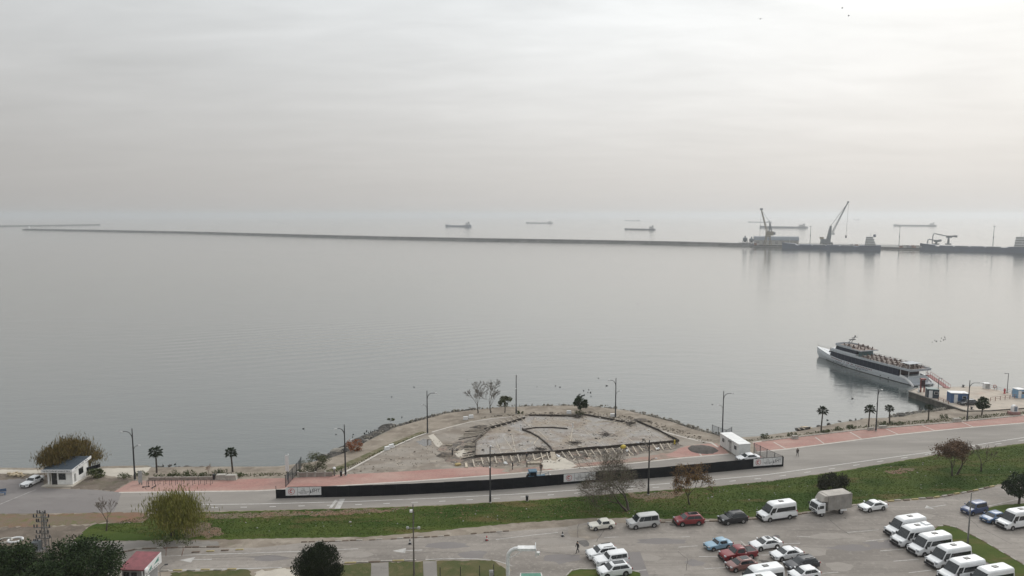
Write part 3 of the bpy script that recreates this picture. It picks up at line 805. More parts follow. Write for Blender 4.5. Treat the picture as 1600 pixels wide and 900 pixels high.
def make_car(name, label, cat, mat, S, loc, rz, wins=2, group=None, roof=None, hatch=False, cladding=False, rails=False, glass_split=(0.5,), bed=False, bare_roof=None, dish=False, silver=False):
    L, W_, Hh = S['L'], S['W'], S['H']
    w2 = W_ / 2
    o = thing(name, label, cat, loc, rz, group)
    hL = L / 2
    van = S['H'] > 2.2
    rb = S['rb']
    tops = [(hL, S['hood'] - 0.34, 0.34, .78), (hL - .06, S['hood'] - 0.16, 0.24, .88), (hL - .28, S['hood'] - .04, 0.21, .96), (hL - .6, S['hood'], .2, .995),
            (S['cow'], S['belt'] - .01, .2, 1.0), (0, S['belt'], .2, 1.0), (rb, S['deck'], .2, 1.0), (-hL + .35, S['deck'] - .01, .22, .985), (-hL + .09, S['deck'] - .05, .26, .93), (-hL, S['deck'] - .25, .36, .82)]
    if rb < -hL + .5:
        tops = [q for q in tops if q[0] not in (-hL + .35,)]
    tops.sort(key=lambda q: -q[0])
    secs = []
    for (x, zt, zb, k) in tops:
        w_ = w2 * k
        h = zt - zb
        ring = [(x, -w_ * .86, zb), (x, -w_ * .985, zb + .16 * h), (x, -w_, zb + .6 * h), (x, -w_ * .96, zt - .05), (x, -w_ * .84, zt), (x, 0, zt + .025),
                (x, w_ * .84, zt), (x, w_ * .96, zt - .05), (x, w_, zb + .6 * h), (x, w_ * .985, zb + .16 * h), (x, w_ * .86, zb)]
        secs.append([Vector(p) for p in ring])
    bd = MB().loft(secs).build('body', mat, o, 40)
    soften(bd, .045, 20)
    # cabin
    zb, z1, z2 = S['belt'] - .04, Hh - (.28 if van else .13), Hh
    wb_, w1, wt = w2 * .94, w2 * (.86 if van else .76), w2 * (.70 if van else .58)

    def ring(xf, xr, wy, z, c):
        return [Vector(p) for p in ((xf, -wy * .80, z), (xf - c, -wy, z), (xr + c * .7, -wy, z), (xr, -wy * .84, z), (xr, wy * .84, z), (xr + c * .7, wy, z), (xf - c, wy, z), (xf, wy * .80, z))]
    if bed:
        xr_b, xr_t = S['rb'], S['rr']
    else:
        xr_b, xr_t = S['rb'], S['rr']
    r0 = ring(S['cow'], xr_b, wb_, zb, .30)
    r1 = ring(S['rf'] + (.18 if van else .12), xr_t - .08, w1, z1, .22)
    r2 = ring(S['rf'] - .05, xr_t, (w1 + wt) / 2, z2 - (.08 if van else .035), .2)
    r3 = ring(S['rf'] - .35, xr_t + .2, wt * .9, z2, .2)
    cb = MB().loft([r0, r1, r2, r3]).build('cabin', mat, o, 35)
    soften(cb, .12 if van else .07, 12)

    def face(ia, ib, a0, a1, t0, t1, off, nm, mt=m_glass):
        q = []
        for (u, t_) in ((a0, t0), (a1, t0), (a1, t1), (a0, t1)):
            q.append(lerp3(lerp3(r0[ia], r0[ib], u), lerp3(r1[ia], r1[ib], u), t_))
        nrm_ = (q[1] - q[0]).cross(q[3] - q[0]).normalized()
        cen = (q[0] + q[1] + q[2] + q[3]) / 4
        if nrm_.dot(cen - Vector(((S['cow'] + rb) / 2, 0, (zb + z1) / 2))) < 0:
            nrm_ = -nrm_
        m_ = MB()
        m_.add([p + nrm_ * off for p in q] + [p - nrm_ * .01 for p in q], [(0, 1, 2, 3), (7, 6, 5, 4), (0, 4, 5, 1), (1, 5, 6, 2), (2, 6, 7, 3), (3, 7, 4, 0)])
        return m_.build(nm, mt, o)
    face(0, 7, -.02, 1.02, .08, .97, .012, 'windshield')
    for ia, ib in ((0, 1), (7, 6)):
        face(ia, ib, .0, .50 if van else .42, .08, .96, .012, 'windshield_corner')
    face(3, 4, .06, .94, (.3 if van else .12), (.8 if van else .93), .012, 'rear_window')
    for ia, ib in ((1, 2), (6, 5)):
        if van:
            face(ia, ib, .00, .17, .10, .72, .012, 'side_window')
            face(ia, ib, .215, .965, .12, .66, .012, 'side_window_band')
        else:
            cuts = [0.0] + list(glass_split) + [.985]
            for c0, c1 in zip(cuts[:-1], cuts[1:]):
                face(ia, ib, c0 + .006, c1 - .006, .10, .95, .012, 'side_window')
    if roof is not None:
        MB().box(((S['rf'] + xr_t) / 2 - .02, 0, z2 + .004), (S['rf'] - .45 - xr_t, wt * 1.6, .014)).build('glass_roof', roof, o)
    if hatch:
        hb = MB().box((-.7, 0, z2 + .02), (.85, .55, .05), top=.9).build('roof_hatch', m_trim, o)
        MB().box((-.7, 0, z2 + .052), (.6, .38, .02)).build('hatch_pane', P('hatch_grey', (.16, .155, .15), .4), hb)
    if rails:
        for s_ in (-1, 1):
            MB().bar((S['rf'] - .4, s_ * wt * .93, z2 + .03), (xr_t + .25, s_ * wt * .93, z2 + .03), .05).build('roof_rail', m_trim, o)
    if dish:
        MB().box((-2.2, 0, z2 + .09), (1.0, 1.0, .18), top=.85).build('air_conditioner', W1, o)
    # wheels
    tyre = MB().lathe([(S['r'] * .55, -.11), (S['r'] * .95, -.115), (S['r'], -.07), (S['r'], .07), (S['r'] * .95, .115), (S['r'] * .55, .11)], n=16, axis='y').mesh('wheel', m_tyre, 40)
    rimm = MB().lathe([(S['r'] * .60, -.118), (S['r'] * .5, -.122), (S['r'] * .14, -.09), (S['r'] * .14, .09), (S['r'] * .5, .122), (S['r'] * .60, .118)], n=10, axis='y').mesh('rim', m_rim)
    arch = MB().lathe([(S['r'] + .075, -.006), (S['r'] + .075, .006)], n=18, axis='y').mesh('wheel_arch', m_trim)
    wx = S['wb'] / 2
    sh = 0.06 if not van else 0.15
    for x in (wx + sh, -wx + sh):
        for s_ in (-1, 1):
            wh = put('wheel', tyre, o, (x, s_ * (w2 - .085), S['r']))
            put('rim', rimm, wh)
            put('wheel_arch', arch, o, (x, s_ * (w2 + .003), S['r'] + .02))
    # lamps, bumpers, mirrors
    for s_ in (-1, 1):
        MB().box((hL - .17, s_ * w2 * .74, S['hood'] - (.15 if not van else .2)), (.26, .36, .16 if not van else .26), s_ * -.32).build('headlight', m_lamp, o)
        MB().box((-hL + .07, s_ * w2 * .80, S['deck'] - .17), (.16, .22, .2 if not van else .5), s_ * .3).build('taillight', m_tail, o)
        MB().box((S['cow'] - .42, s_ * (w2 + .10), S['belt'] + .10), (.15, .2, .15 if not van else .34)).build('mirror', mat if not van else m_trim, o)
    MB().box((hL - .02, 0, .50 if not van else .72), (.10, W_ * (.6 if not van else .62), .24 if not van else .34)).build('grille', m_trim, o)
    MB().box((hL + .025, 0, .48), (.02, .5, .11)).build('licence_plate', m_plate, o)
    if van or cladding:
        MB().box((hL - .01, 0, .36), (.18, W_ * .88, .30)).build('front_bumper', m_trim, o)
        MB().box((-hL + .0, 0, .42), (.16, W_ * .9, .22)).build('rear_bumper', m_trim, o)
        for s_ in (-1, 1):
            MB().box((sh, s_ * (w2 + .004), .33), (S['wb'] - 2 * S['r'] - .1, .03, .2 if van else .14)).build('sill_trim', m_trim, o)
            if van:
                MB().box((sh - S['wb'] / 2 - .85, s_ * (w2 + .004), .42), (.9, .03, .2)).build('rear_sill_trim', m_trim, o)
    return o


def side_pos(px, py, W_, rz):
    """centre of a car whose camera-side sill stands at (px, py)"""
    d = rz + math.pi / 2
    return G(px, py) - Vector((math.cos(d), math.sin(d), 0)) * W_ / 2


HD = R(195)


def park(name, label, cat, mat, S, px, py, rz=HD, **kw):
    return make_car(name, label, cat, mat, S, side_pos(px, py, S['W'], rz), rz, **kw)


G_KERB = 'cars parked along the grass kerb'
G_LOT = 'cars parked in the lot'
park('parked_car', 'cream boxy saloon, leftmost vehicle parked along the grass kerb', 'car', W2, BOXY, 943, 828.5, R(194), group=G_KERB)
park('parked_van', 'silver passenger van between cream saloon and red SUV', 'van', SILVER, MPV, 1008.5, 826.3, R(194), group=G_KERB, glass_split=(.24, .62), cladding=False)
park('parked_car', 'dark red SUV with black roof panel parked by the grass kerb', 'car', RED, SUV, 1079.7, 822.5, R(188), group=G_KERB, roof=m_glass, cladding=True)
park('parked_car', 'black SUV parked between red SUV and kerbside white minibus', 'car', BLACK, SUV, 1150, 819.7, R(194), group=G_KERB, rails=True)
park('parked_car', 'white fastback car parked just behind the grey box truck', 'car', W1, COUPE, 1370, 799.3, R(196), group=G_KERB)
park('parked_car', 'white crossover with plain roof, uppermost of the three white cars', 'car', W1, SUV, 945, 875, group=G_LOT, rails=True)
park('parked_car', 'white off-roader with sunroof, middle of the three white cars', 'car', W1, BIGSUV, 958.5, 887, group=G_LOT, glass_split=(.36, .68))
park('parked_car', 'white SUV with black panoramic roof, lowest of the three white cars', 'car', W1, SUV, 964, 903, group=G_LOT, roof=m_glass)
park('parked_car', 'light blue boxy old saloon in the parking lot', 'car', SKYB, BOXY, 1127, 860, R(197), group=G_LOT)
park('parked_car', 'brownish red hatchback with dark glass roof below the red pickup', 'car', MAROON, HATCH, 1163, 893, group=G_LOT, roof=m_glass)
park('parked_car', 'white saloon with black roof right of the red pickup', 'car', W1, COUPE, 1202, 860, group=G_LOT, roof=m_glass)
park('parked_car', 'white saloon with white roof above the black estate car', 'car', W1, SEDAN, 1235, 876, group=G_LOT)
park('parked_car', 'black estate car with bright windshield glare in the lot', 'car', GREYP, WAGON, 1259, 892, group=G_LOT, rails=True)
park('parked_car', 'white hatchback cut by the bottom edge below black estate', 'car', W1, HATCH, 1263, 908, group=G_LOT)
park('parked_van', 'dark blue small delivery van in the upper right lot', 'van', BLUE, SMALLVAN, 1530, 804.5, R(200), group=G_LOT)
park('parked_car', 'blue hatchback half hidden beside the far right minibus', 'car', BLUE2, HATCH, 1560, 817.5, R(200), group=G_LOT)
make_car('parked_car', 'white old saloon parked beside the small white hut', 'car', W1, BOXY, G(51, 756.5), R(262))
park('parked_car', 'white saloon parked inside the black fence by site office', 'car', W1, SEDAN, 1172, 722, R(190))
park('parked_car', 'dark car parked on the pier beside the blue cabin', 'car', GREYP, SUV, 1516, 635, R(188))

G_VAN = 'white minibuses'
bus = park('minibus', 'white minibus parked at the kerb in front of box truck', 'minibus', W1, MINIBUS, 1220, 813.7, R(196), group=G_VAN, hatch=True)


def copy_bus(label, pos, rz=HD):
    c = copy_tree(bus)
    c.location = pos
    c.rotation_euler = (0, 0, rz)
    tag(c, label, 'minibus', G_VAN)
    return c


def roof_pos(px, py, rz=HD):
    p = G(px, py, 2.74)
    p.z = 0
    return p + Vector((math.cos(rz), math.sin(rz), 0)) * .7


for (x, y), lb in (((1422, 806), 'white minibus, farthest of the six in a row by the grass island'),
                   ((1460.5, 833), 'white minibus, third of the six in a row'), ((1490, 851), 'white minibus, fourth of the six in a row'),
                   ((1510.7, 872), 'white minibus, fifth of the six in a row'), ((1555, 885), 'white minibus, nearest of the six in a row'),
                   ((1595.5, 795), 'white minibus parked at far right beside the blue hatchback'),
                   ((1196, 883.5), 'white minibus parked beside the brownish red hatchback'), ((1186, 899), 'white minibus with only its roof showing at bottom edge')):
    copy_bus(lb, roof_pos(x, y))
make_car('minibus', 'white minibus with white roof unit, second of the six in a row', 'minibus', W1, MINIBUS, roof_pos(1433.5, 820), HD, group=G_VAN, hatch=True, dish=True)


def pickup(px, py):
    S = dict(L=5.3, W=1.86, H=1.8, wb=3.1, r=0.38, cow=1.15, rf=0.5, rr=-.62, rb=-.78, hood=1.08, belt=1.16, deck=1.05)
    o = park('pickup_truck', 'dark red pickup truck with black open load bed', 'pickup', RED, S, px, py, group=G_LOT, cladding=True)
    MB().box((-1.72, 0, 1.09), (1.55, 1.5, .06)).build('load_bed', m_trim, o)
    for s_ in (-1, 1):
        MB().box((-1.75, s_ * .84, 1.10), (1.72, .12, .12)).build('bed_rail', RED, o)
    MB().box((-2.58, 0, 1.09), (.1, 1.7, .13)).build('tailgate', RED, o)
    MB().tube([(-.95, -.72, 1.1), (-.95, -.66, 1.62), (-.95, .66, 1.62), (-.95, .72, 1.1)], .035).build('roll_bar', m_trim, o)
    return o


pickup(1159, 877)


def box_truck(pos, rz):
    o = thing('box_truck', 'white cab lorry with weathered grey box body at the kerb', 'truck', pos, rz)
    bx = P('grey_box_panel', (0.30, 0.285, 0.265), 0.6, 0.0, 0.35, 0.9)
    bt = P('box_roof', (0.40, 0.37, 0.335), 0.7, 0.0, 0.3, 0.8)
    # cab
    cab = [(3.2, .55), (3.25, 1.25), (2.95, 2.05), (2.75, 2.2), (1.75, 2.22), (1.7, .55)]
    secs = []
    for y, k in ((-1.0, .96), (-.95, 1), (.95, 1), (1.0, .96)):
        secs.append([Vector((2.4 + (x - 2.4) * k, y, 1.3 + (z - 1.3) * k)) for x, z in cab])
    MB().loft(secs).build('cab', W1, o, 35)
    sl = Vector((-.30, 0, .80)).normalized()
    MB().quad((3.262, -.86, 1.30), (3.262, .86, 1.30), (2.985, .82, 2.02), (2.985, -.82, 2.02)).build('windshield', m_glass, o)
    for s_ in (-1, 1):
        d = MB().box((2.45, s_ * 1.012, 1.25), (1.1, .03, 1.25)).build('door', W1, o)
        MB().box((2.45, s_ * 1.03, 1.62), (.8, .02, .5)).build('door_window', m_glass, d)
        MB().box((3.22, s_ * .72, .92), (.08, .3, .2)).build('headlight', m_lamp, o)
        MB().box((3.15, s_ * 1.16, 1.6), (.1, .2, .4)).build('mirror', m_trim, o)
    MB().box((3.26, 0, .66), (.14, 1.9, .26)).build('bumper', m_trim, o)
    MB().box((3.345, 0, .66), (.02, .5, .11)).build('licence_plate', m_plate, o)
    MB().box((3.25, 0, 1.0), (.04, 1.0, .18)).build('grille', m_trim, o)
    # chassis and box
    for s_ in (-.4, .4):
        MB().box((-.5, s_, .72), (5.2, .12, .2)).build('chassis_rail', m_trim, o)
    z0, z1 = .95, 3.35
    MB().box((-.95, 0, (z0 + z1) / 2), (4.5, 2.15, z1 - z0)).build('cargo_box', bx, o)
    MB().box((-.95, 0, z1 + .02), (4.42, 2.1, .05), top=.98).build('box_roof_panel', bt, o)
    for i in range(5):
        for s_ in (-1, 1):
            MB().box((-3.1 + i * 1.06, s_ * 1.085, (z0 + z1) / 2), (.05, .03, z1 - z0 - .06)).build('panel_batten', bt, o)
    df = MB()
    df.add([(1.30, -1.0, 2.35), (1.30, 1.0, 2.35), (1.30, 1.0, 3.33), (1.30, -1.0, 3.33), (2.35, -.85, 2.45), (2.35, .85, 2.45), (1.75, .85, 3.3), (1.75, -.85, 3.3)],
           [(0, 1, 2, 3), (5, 4, 7, 6), (0, 4, 5, 1), (1, 5, 6, 2), (2, 6, 7, 3), (3, 7, 4, 0)])
    df.build('wind_deflector', bt, o)
    MB().box((-1.7, -1.0, .72), (1.2, .06, .3)).build('side_guard', W1, o)
    MB().box((-1.7, 1.0, .72), (1.2, .06, .3)).build('side_guard', W1, o)
    for x in (2.35, -1.3):
        for s_ in (-1, 1):
            wh = MB().lathe([(.22, -.14), (.40, -.14), (.42, -.09), (.42, .09), (.40, .14), (.22, .14)], (x, s_ * .88, .42), 14, 'y').build('wheel', m_tyre, o, 40)
            MB().lathe([(.25, -.15), (.1, -.11), (.1, .11), (.25, .15)], (x, s_ * .88, .42), 10, 'y').build('rim', m_rim, wh)
    return o


box_truck(side_pos(1304, 805.5, 2.1, R(195)), R(195))


def tractor(pos, rz):
    o = thing('tractor', 'blue cabbed tractor standing behind the black site fence', 'tractor', pos, rz)
    tb = P('tractor_blue', (0.04, 0.11, 0.17), 0.45)
    MB().box((1.0, 0, 1.15), (1.6, .7, .65), top=.9).build('bonnet', tb, o)
    MB().box((-.2, 0, .85), (1.6, .8, .5)).build('chassis', m_trim, o)
    cabm = MB().box((-.5, 0, 1.75), (1.35, 1.35, 1.1), top=.9).build('cab', m_glass, o)
    for x in (-1.1, .1):
        for s_ in (-1, 1):
            MB().bar((x, s_ * .66, 1.2), (x * .95 - .02, s_ * .62, 2.32), .09).build('cab_pillar', tb, cabm)
    MB().box((-.5, 0, 2.38), (1.6, 1.5, .16), top=.9).build('cab_roof', tb, o)
    for s_ in (-1, 1):
        wh = MB().lathe([(.4, -.2), (.72, -.2), (.76, -.14), (.76, .14), (.72, .2), (.4, .2)], (-.85, s_ * .85, .76), 18, 'y').build('rear_wheel', m_tyre, o, 40)
        MB().lathe([(.42, -.21), (.12, -.15), (.12, .15), (.42, .21)], (-.85, s_ * .85, .76), 12, 'y').build('rim', W2, wh)
        MB().box((-.85, s_ * .85, 1.58), (1.1, .46, .1), top=.9).build('mudguard', tb, o)
        fw = MB().lathe([(.22, -.13), (.42, -.13), (.42, .13), (.22, .13)], (1.4, s_ * .75, .42), 14, 'y').build('front_wheel', m_tyre, o, 40)
    MB().bar((.2, -.7, 1.0), (2.4, -.5, 1.7), .14).build('loader_arm', SILVER, o)
    MB().bar((.2, .7, 1.0), (2.4, .5, 1.7), .14).build('loader_arm', SILVER, o)
    MB().loft([[Vector((2.4, y, 1.9)), Vector((2.4, y, 1.2)), Vector((3.0, y, 1.1)), Vector((2.6, y, 1.35))] for y in (-.9, .9)]).build('bucket', SILVER, o)
    MB().tube([(.9, .2, 1.45), (.9, .2, 2.3)], .05).build('exhaust', m_trim, o)
    return o


tractor(G(836.5, 755.0), R(6))
# ------------------------------------------------------------------ trees and plants
def leaf_mat(name, cols, var=0.5):
    m, t, b = nodes(name)
    co = coords(t)
    n1 = t.noise(co, 0.9, 3, 0.6)
    n2 = t.noise(co, 7.0, 2, 0.6)
    c = t.mix(t.ramp(n1, [(0.36, 0.0), (0.64, 1.0)]), cols[0], cols[1])
    if len(cols) > 2:
        c = t.mix(t.ramp(n2, [(0.5, 0.0), (0.68, 1.0)]), c, cols[2])
    t.l(c, b.inputs['Base Color'])
    b.inputs['Roughness'].default_value = 0.7
    b.inputs['Specular IOR Level'].default_value = 0.2
    return m


m_bark = P('bark', (0.075, 0.06, 0.048), 0.9, var=0.4, scale=4, bmp=0.6)
m_greybark = P('grey_bark', (0.13, 0.115, 0.098), 0.9, var=0.4, scale=4, bmp=0.6)
m_twig = P('twigs', (0.10, 0.078, 0.06), 0.9, var=0.3)
m_greytwig = P('grey_twigs', (0.15, 0.132, 0.112), 0.9, var=0.3)
LEAF_WILLOW = leaf_mat('willow_leaves', [(0.115, 0.090, 0.026), (0.16, 0.105, 0.035), (0.075, 0.075, 0.02)])
LEAF_WILLOW2 = leaf_mat('yellow_willow_leaves', [(0.15, 0.155, 0.033), (0.22, 0.20, 0.055), (0.10, 0.115, 0.024)])
LEAF_DARK = leaf_mat('evergreen_leaves', [(0.014, 0.030, 0.012), (0.034, 0.058, 0.020), (0.010, 0.020, 0.009)])
LEAF_PINE = leaf_mat('pine_needles', [(0.013, 0.029, 0.009), (0.036, 0.060, 0.016), (0.007, 0.016, 0.006)])
LEAF_CYP = leaf_mat('cypress_leaves', [(0.013, 0.024, 0.010), (0.026, 0.038, 0.016), (0.008, 0.014, 0.006)])
LEAF_OLIVE = leaf_mat('olive_leaves', [(0.07, 0.085, 0.04), (0.12, 0.125, 0.065), (0.05, 0.055, 0.03)])
LEAF_ORANGE = leaf_mat('orange_leaves', [(0.24, 0.075, 0.025), (0.30, 0.12, 0.045), (0.14, 0.05, 0.02)])
LEAF_AUTUMN = leaf_mat('autumn_leaves', [(0.16, 0.075, 0.03), (0.24, 0.15, 0.04), (0.10, 0.05, 0.028)])
LEAF_RUST = leaf_mat('rust_leaves', [(0.115, 0.070, 0.042), (0.16, 0.098, 0.058), (0.08, 0.05, 0.032)])
LEAF_HEDGE = leaf_mat('dark_bush_leaves', [(0.035, 0.042, 0.024), (0.075, 0.072, 0.045), (0.02, 0.024, 0.014)])
LEAF_WEED = leaf_mat('weed_leaves', [(0.05, 0.07, 0.02), (0.09, 0.10, 0.035), (0.035, 0.045, 0.015)])


def grow(rs, base, direc, length, radius, depth, spread, shrink, out, tips, kids=(2, 4), up=0.15, bend=0.18, mind=0):
    p, d = Vector(base), Vector(direc).normalized()
    pts, rad = [p.copy()], [radius]
    n = 4 if depth > 1 else 3
    for i in range(n):
        d = (d + Vector((rs.uniform(-1, 1), rs.uniform(-1, 1), rs.uniform(-1, 1))) * bend + Vector((0, 0, up * 0.4))).normalized()
        p = p + d * (length / n)
        pts.append(p.copy())
        rad.append(radius * (1 - (i + 1) / n * 0.45))
    out.append((pts, rad, depth))
    if depth <= mind:
        tips.append((p.copy(), d.copy()))
        return
    k = rs.randint(*kids)
    a0 = rs.uniform(0, 6.28)
    for j in range(k):
        a = a0 + 6.283 * j / k + rs.uniform(-.5, .5)
        ax = d.orthogonal().normalized()
        ax.rotate(Matrix.Rotation(a, 3, d))
        nd = (d * math.cos(spread) + ax * math.sin(spread) * rs.uniform(.6, 1.25) + Vector((0, 0, up))).normalized()
        q = pts[-1] if j < k - 1 or depth < 2 else pts[-2]
        grow(rs, q, nd, length * shrink * rs.uniform(.75, 1.2), rad[-1] * .72, depth - 1, spread, shrink, out, tips, kids, up, bend, mind)


def leaves(rs, tips, per, size, spread, droop=0.0, along=0.0):
    vs, fs = [], []
    for (p, d) in tips:
        for _ in range(per):
            c = p + Vector((rs.gauss(0, 1), rs.gauss(0, 1), rs.gauss(0, .8))) * spread
            if along:
                c = c - d * rs.uniform(0, along)
            u = Vector((rs.uniform(-1, 1), rs.uniform(-1, 1), rs.uniform(-1, 1))).normalized()
            v = u.orthogonal().normalized()
            v.rotate(Matrix.Rotation(rs.uniform(0, 6.28), 3, u))
            s = size * rs.uniform(.55, 1.35)
            if droop:
                u = Vector((rs.uniform(-.35, .35), rs.uniform(-.35, .35), -1)).normalized()
                v = u.orthogonal().normalized()
                v.rotate(Matrix.Rotation(rs.uniform(0, 6.28), 3, u))
                a, b_ = u * s * droop, v * s * .34
            else:
                a, b_ = u * s, v * s * .6
            n = len(vs)
            vs += [c - a, c + b_, c + a, c - b_]
            fs.append((n, n + 1, n + 2, n + 3))
    return vs, fs


def tree(name, label, px, py, height, kind, seed, group=None, lean=(0, 0), z=0.0, cat='tree', rz=0.0):
    rs = random.Random(seed)
    K = dict(trunk=.32, r=.17, depth=4, spread=.55, shrink=.74, kids=(2, 4), up=.12, bend=.16, per=0, leaf=None, size=.2, sp=.4, droop=0, along=0, bark=m_bark, twig=m_twig)
    K.update(kind)
    o = thing(name, label, cat, G(px, py, z), rz, group)
    out, tips = [], []
    stems = K.get('stems', 1)
    for s_ in range(stems):
        a = 6.28 * s_ / stems + rs.uniform(0, 1)
        sl = .0 if stems == 1 else .32
        grow(rs, (math.cos(a) * .12 * (stems > 1), math.sin(a) * .12 * (stems > 1), -.1), (lean[0] + math.cos(a) * sl, lean[1] + math.sin(a) * sl, 1), K['trunk'], K['r'], K['depth'], K['spread'], K['shrink'], out, tips, K['kids'], K['up'], K['bend'])
    top = max(max(q.z for q in pts) for pts, _, _ in out) + K['sp'] * .6 * (K['per'] > 0)
    k = height / top
    wide = K.get('wide', 1.0)
    sc_ = Vector((k * wide, k * wide, k))

    def S(v):
        return Vector((v.x * sc_.x, v.y * sc_.y, v.z * sc_.z))
    mt, mw = MB(), MB()
    for pts, rad, dep in out:
        if dep >= K['depth'] - 1:
            mt.tube([S(p) for p in pts], [max(.02, q * k) for q in rad], 6)
        else:
            mw.tube([S(p) for p in pts], [max(K.get('minr', .016), q * k) for q in rad], 3)
    mt.build('trunk', K['bark'], o, 60)
    mw.build('branches', K['twig'], o)
    if K['per']:
        vs, fs = leaves(rs, [(S(p), d) for p, d in tips], K['per'], K['size'], K['sp'] * k, K['droop'], K['along'] * k)
        if K.get('ball'):
            pass
        MB().add(vs, fs).build('crown', K['leaf'], o)
    return o


def blob_tree(name, label, px, py, trunk_h, ell, n, size, leaf, seed, bark=m_bark, cat='tree', clumps=26, z=0.0, group=None, vertical=False, low=-.9, shell=.62):
    """dense crown: leaf sprays gathered into clumps on an uneven ellipsoid"""
    rs = random.Random(seed)
    o = thing(name, label, cat, G(px, py, z), 0, group)
    cz = trunk_h + ell[2]
    m_ = MB().tube([(0, 0, -.1), (.05, .02, trunk_h * .6), (0, 0, trunk_h + ell[2] * .6)], [.09 * ell[2] + .05, .07 * ell[2] + .04, .03], 7)
    cl = []
    for i in range(clumps):
        while True:
            d = Vector((rs.uniform(-1, 1), rs.uniform(-1, 1), rs.uniform(low, 1)))
            if .2 < d.length < 1:
                break
        d = d.normalized() * rs.uniform(shell, 1.0)
        c = Vector((d.x * ell[0], d.y * ell[1], cz + d.z * ell[2]))
        cl.append((c, rs.uniform(.75, 1.2) * (ell[0] + ell[1] + ell[2]) / 3 * (.36 if clumps > 12 else .45)))
        if i % 2 == 0:
            m_.tube([(0, 0, trunk_h * .8), tuple(c * .6 + Vector((0, 0, trunk_h)) * .4), tuple(c)], [.05, .035, .015], 4)
    m_.build('trunk', bark, o, 60)
    vs, fs = [], []
    per = max(1, n // clumps)
    for c, r in cl:
        for _ in range(per):
            d = Vector((rs.gauss(0, 1), rs.gauss(0, 1), rs.gauss(0, 1))).normalized()
            rr_ = r * rs.uniform(.45, 1.05)
            p = c + d * rr_
            if p.z < .05:
                continue
            u = (d + Vector((rs.uniform(-1, 1), rs.uniform(-1, 1), rs.uniform(-1, 1))) * .8).normalized()
            if vertical:
                u = (u + Vector((0, 0, 1.6))).normalized()
            v = u.orthogonal().normalized()
            v.rotate(Matrix.Rotation(rs.uniform(0, 6.28), 3, u))
            s = size * rs.uniform(.6, 1.4)
            a, b_ = u * s, v * s * .5
            q = len(vs)
            vs += [p - a * .4, p + b_, p + a, p - b_]
            fs.append((q, q + 1, q + 2, q + 3))
    MB().add(vs, fs).build('crown', leaf, o)
    return o


# bare trees
BARE = dict(depth=5, spread=.46, shrink=.76, kids=(2, 3), up=.10, bend=.2, minr=.014, trunk=1.1, r=.10, bark=m_greybark, twig=m_greytwig)
tree('bare_tree', 'leafless small tree on the grass left of the yellow willow', 166, 829.5, 5.0, dict(BARE, bark=m_bark, twig=m_twig, minr=.028, wide=1.2), 11)
tree('bare_tree', 'leafless shoreline tree, left of the pair by the lamp post', 747, 645.5, 8.2, dict(BARE, depth=6, spread=.40, kids=(2, 3), minr=.034, wide=1.15), 12, 'leafless trees on the headland', rz=1.0)
tree('bare_tree', 'leafless shoreline tree, right of the pair by the lamp post', 767, 645, 7.8, dict(BARE, depth=6, spread=.42, minr=.034, wide=1.12), 19, 'leafless trees on the headland', rz=2.0)
tree('large_bare_tree', 'large spreading twiggy tree leaning left in front of black fence', 981, 798, 8.8, dict(depth=6, spread=.58, shrink=.78, kids=(3, 4), up=.03, bend=.24, minr=.016, trunk=1.5, r=.15, stems=2, per=2, leaf=LEAF_OLIVE, size=.06, sp=.10, wide=1.2, twig=m_twig), 23, lean=(-.5, .1))
tree('autumn_tree', 'thin autumn tree with orange leaves in front of black fence', 1077, 788, 7.6, dict(depth=5, spread=.52, shrink=.76, kids=(3, 4), up=.08, bend=.2, minr=.022, trunk=1.4, r=.10, per=7, leaf=LEAF_AUTUMN, size=.09, sp=.14, along=.3, wide=1.05), 31)
tree('rust_tree', 'rust brown leafed tree on the right grass strip', 1488, 743.5, 6.6, dict(depth=4, spread=.52, shrink=.76, kids=(3, 5), up=.06, bend=.2, minr=.018, trunk=1.0, r=.09, per=26, leaf=LEAF_RUST, size=.13, sp=.2, along=.3, wide=1.05), 37)
tree('bare_tree', 'thin leafless tree right of the rust brown tree', 1533, 736.5, 5.6, dict(BARE, bark=m_bark, twig=m_twig, depth=5, minr=.022, wide=1.1, per=2, leaf=LEAF_RUST, size=.07, sp=.08), 41)
tree('bare_tree', 'leafless tree half hidden behind the rust brown tree', 1495, 741, 6.8, dict(BARE, bark=m_bark, twig=m_twig, depth=5, minr=.022, wide=1.0), 43, lean=(.25, 0))
# willows
tree('willow_tree', 'brownish weeping willow overhanging the small white hut', 108, 740.5, 6.9, dict(depth=4, spread=.68, shrink=.74, kids=(3, 4), up=.02, bend=.2, trunk=.9, r=.16, per=75, leaf=LEAF_WILLOW, size=.15, sp=.30, droop=2.2, along=.3, wide=1.12), 51)
tree('willow_tree', 'yellow green weeping willow on the grass strip', 270, 836, 6.6, dict(depth=4, spread=.60, shrink=.76, kids=(3, 4), up=.04, bend=.2, trunk=.7, r=.11, per=85, leaf=LEAF_WILLOW2, size=.13, sp=.34, droop=2.4, along=.6, wide=.92), 57)
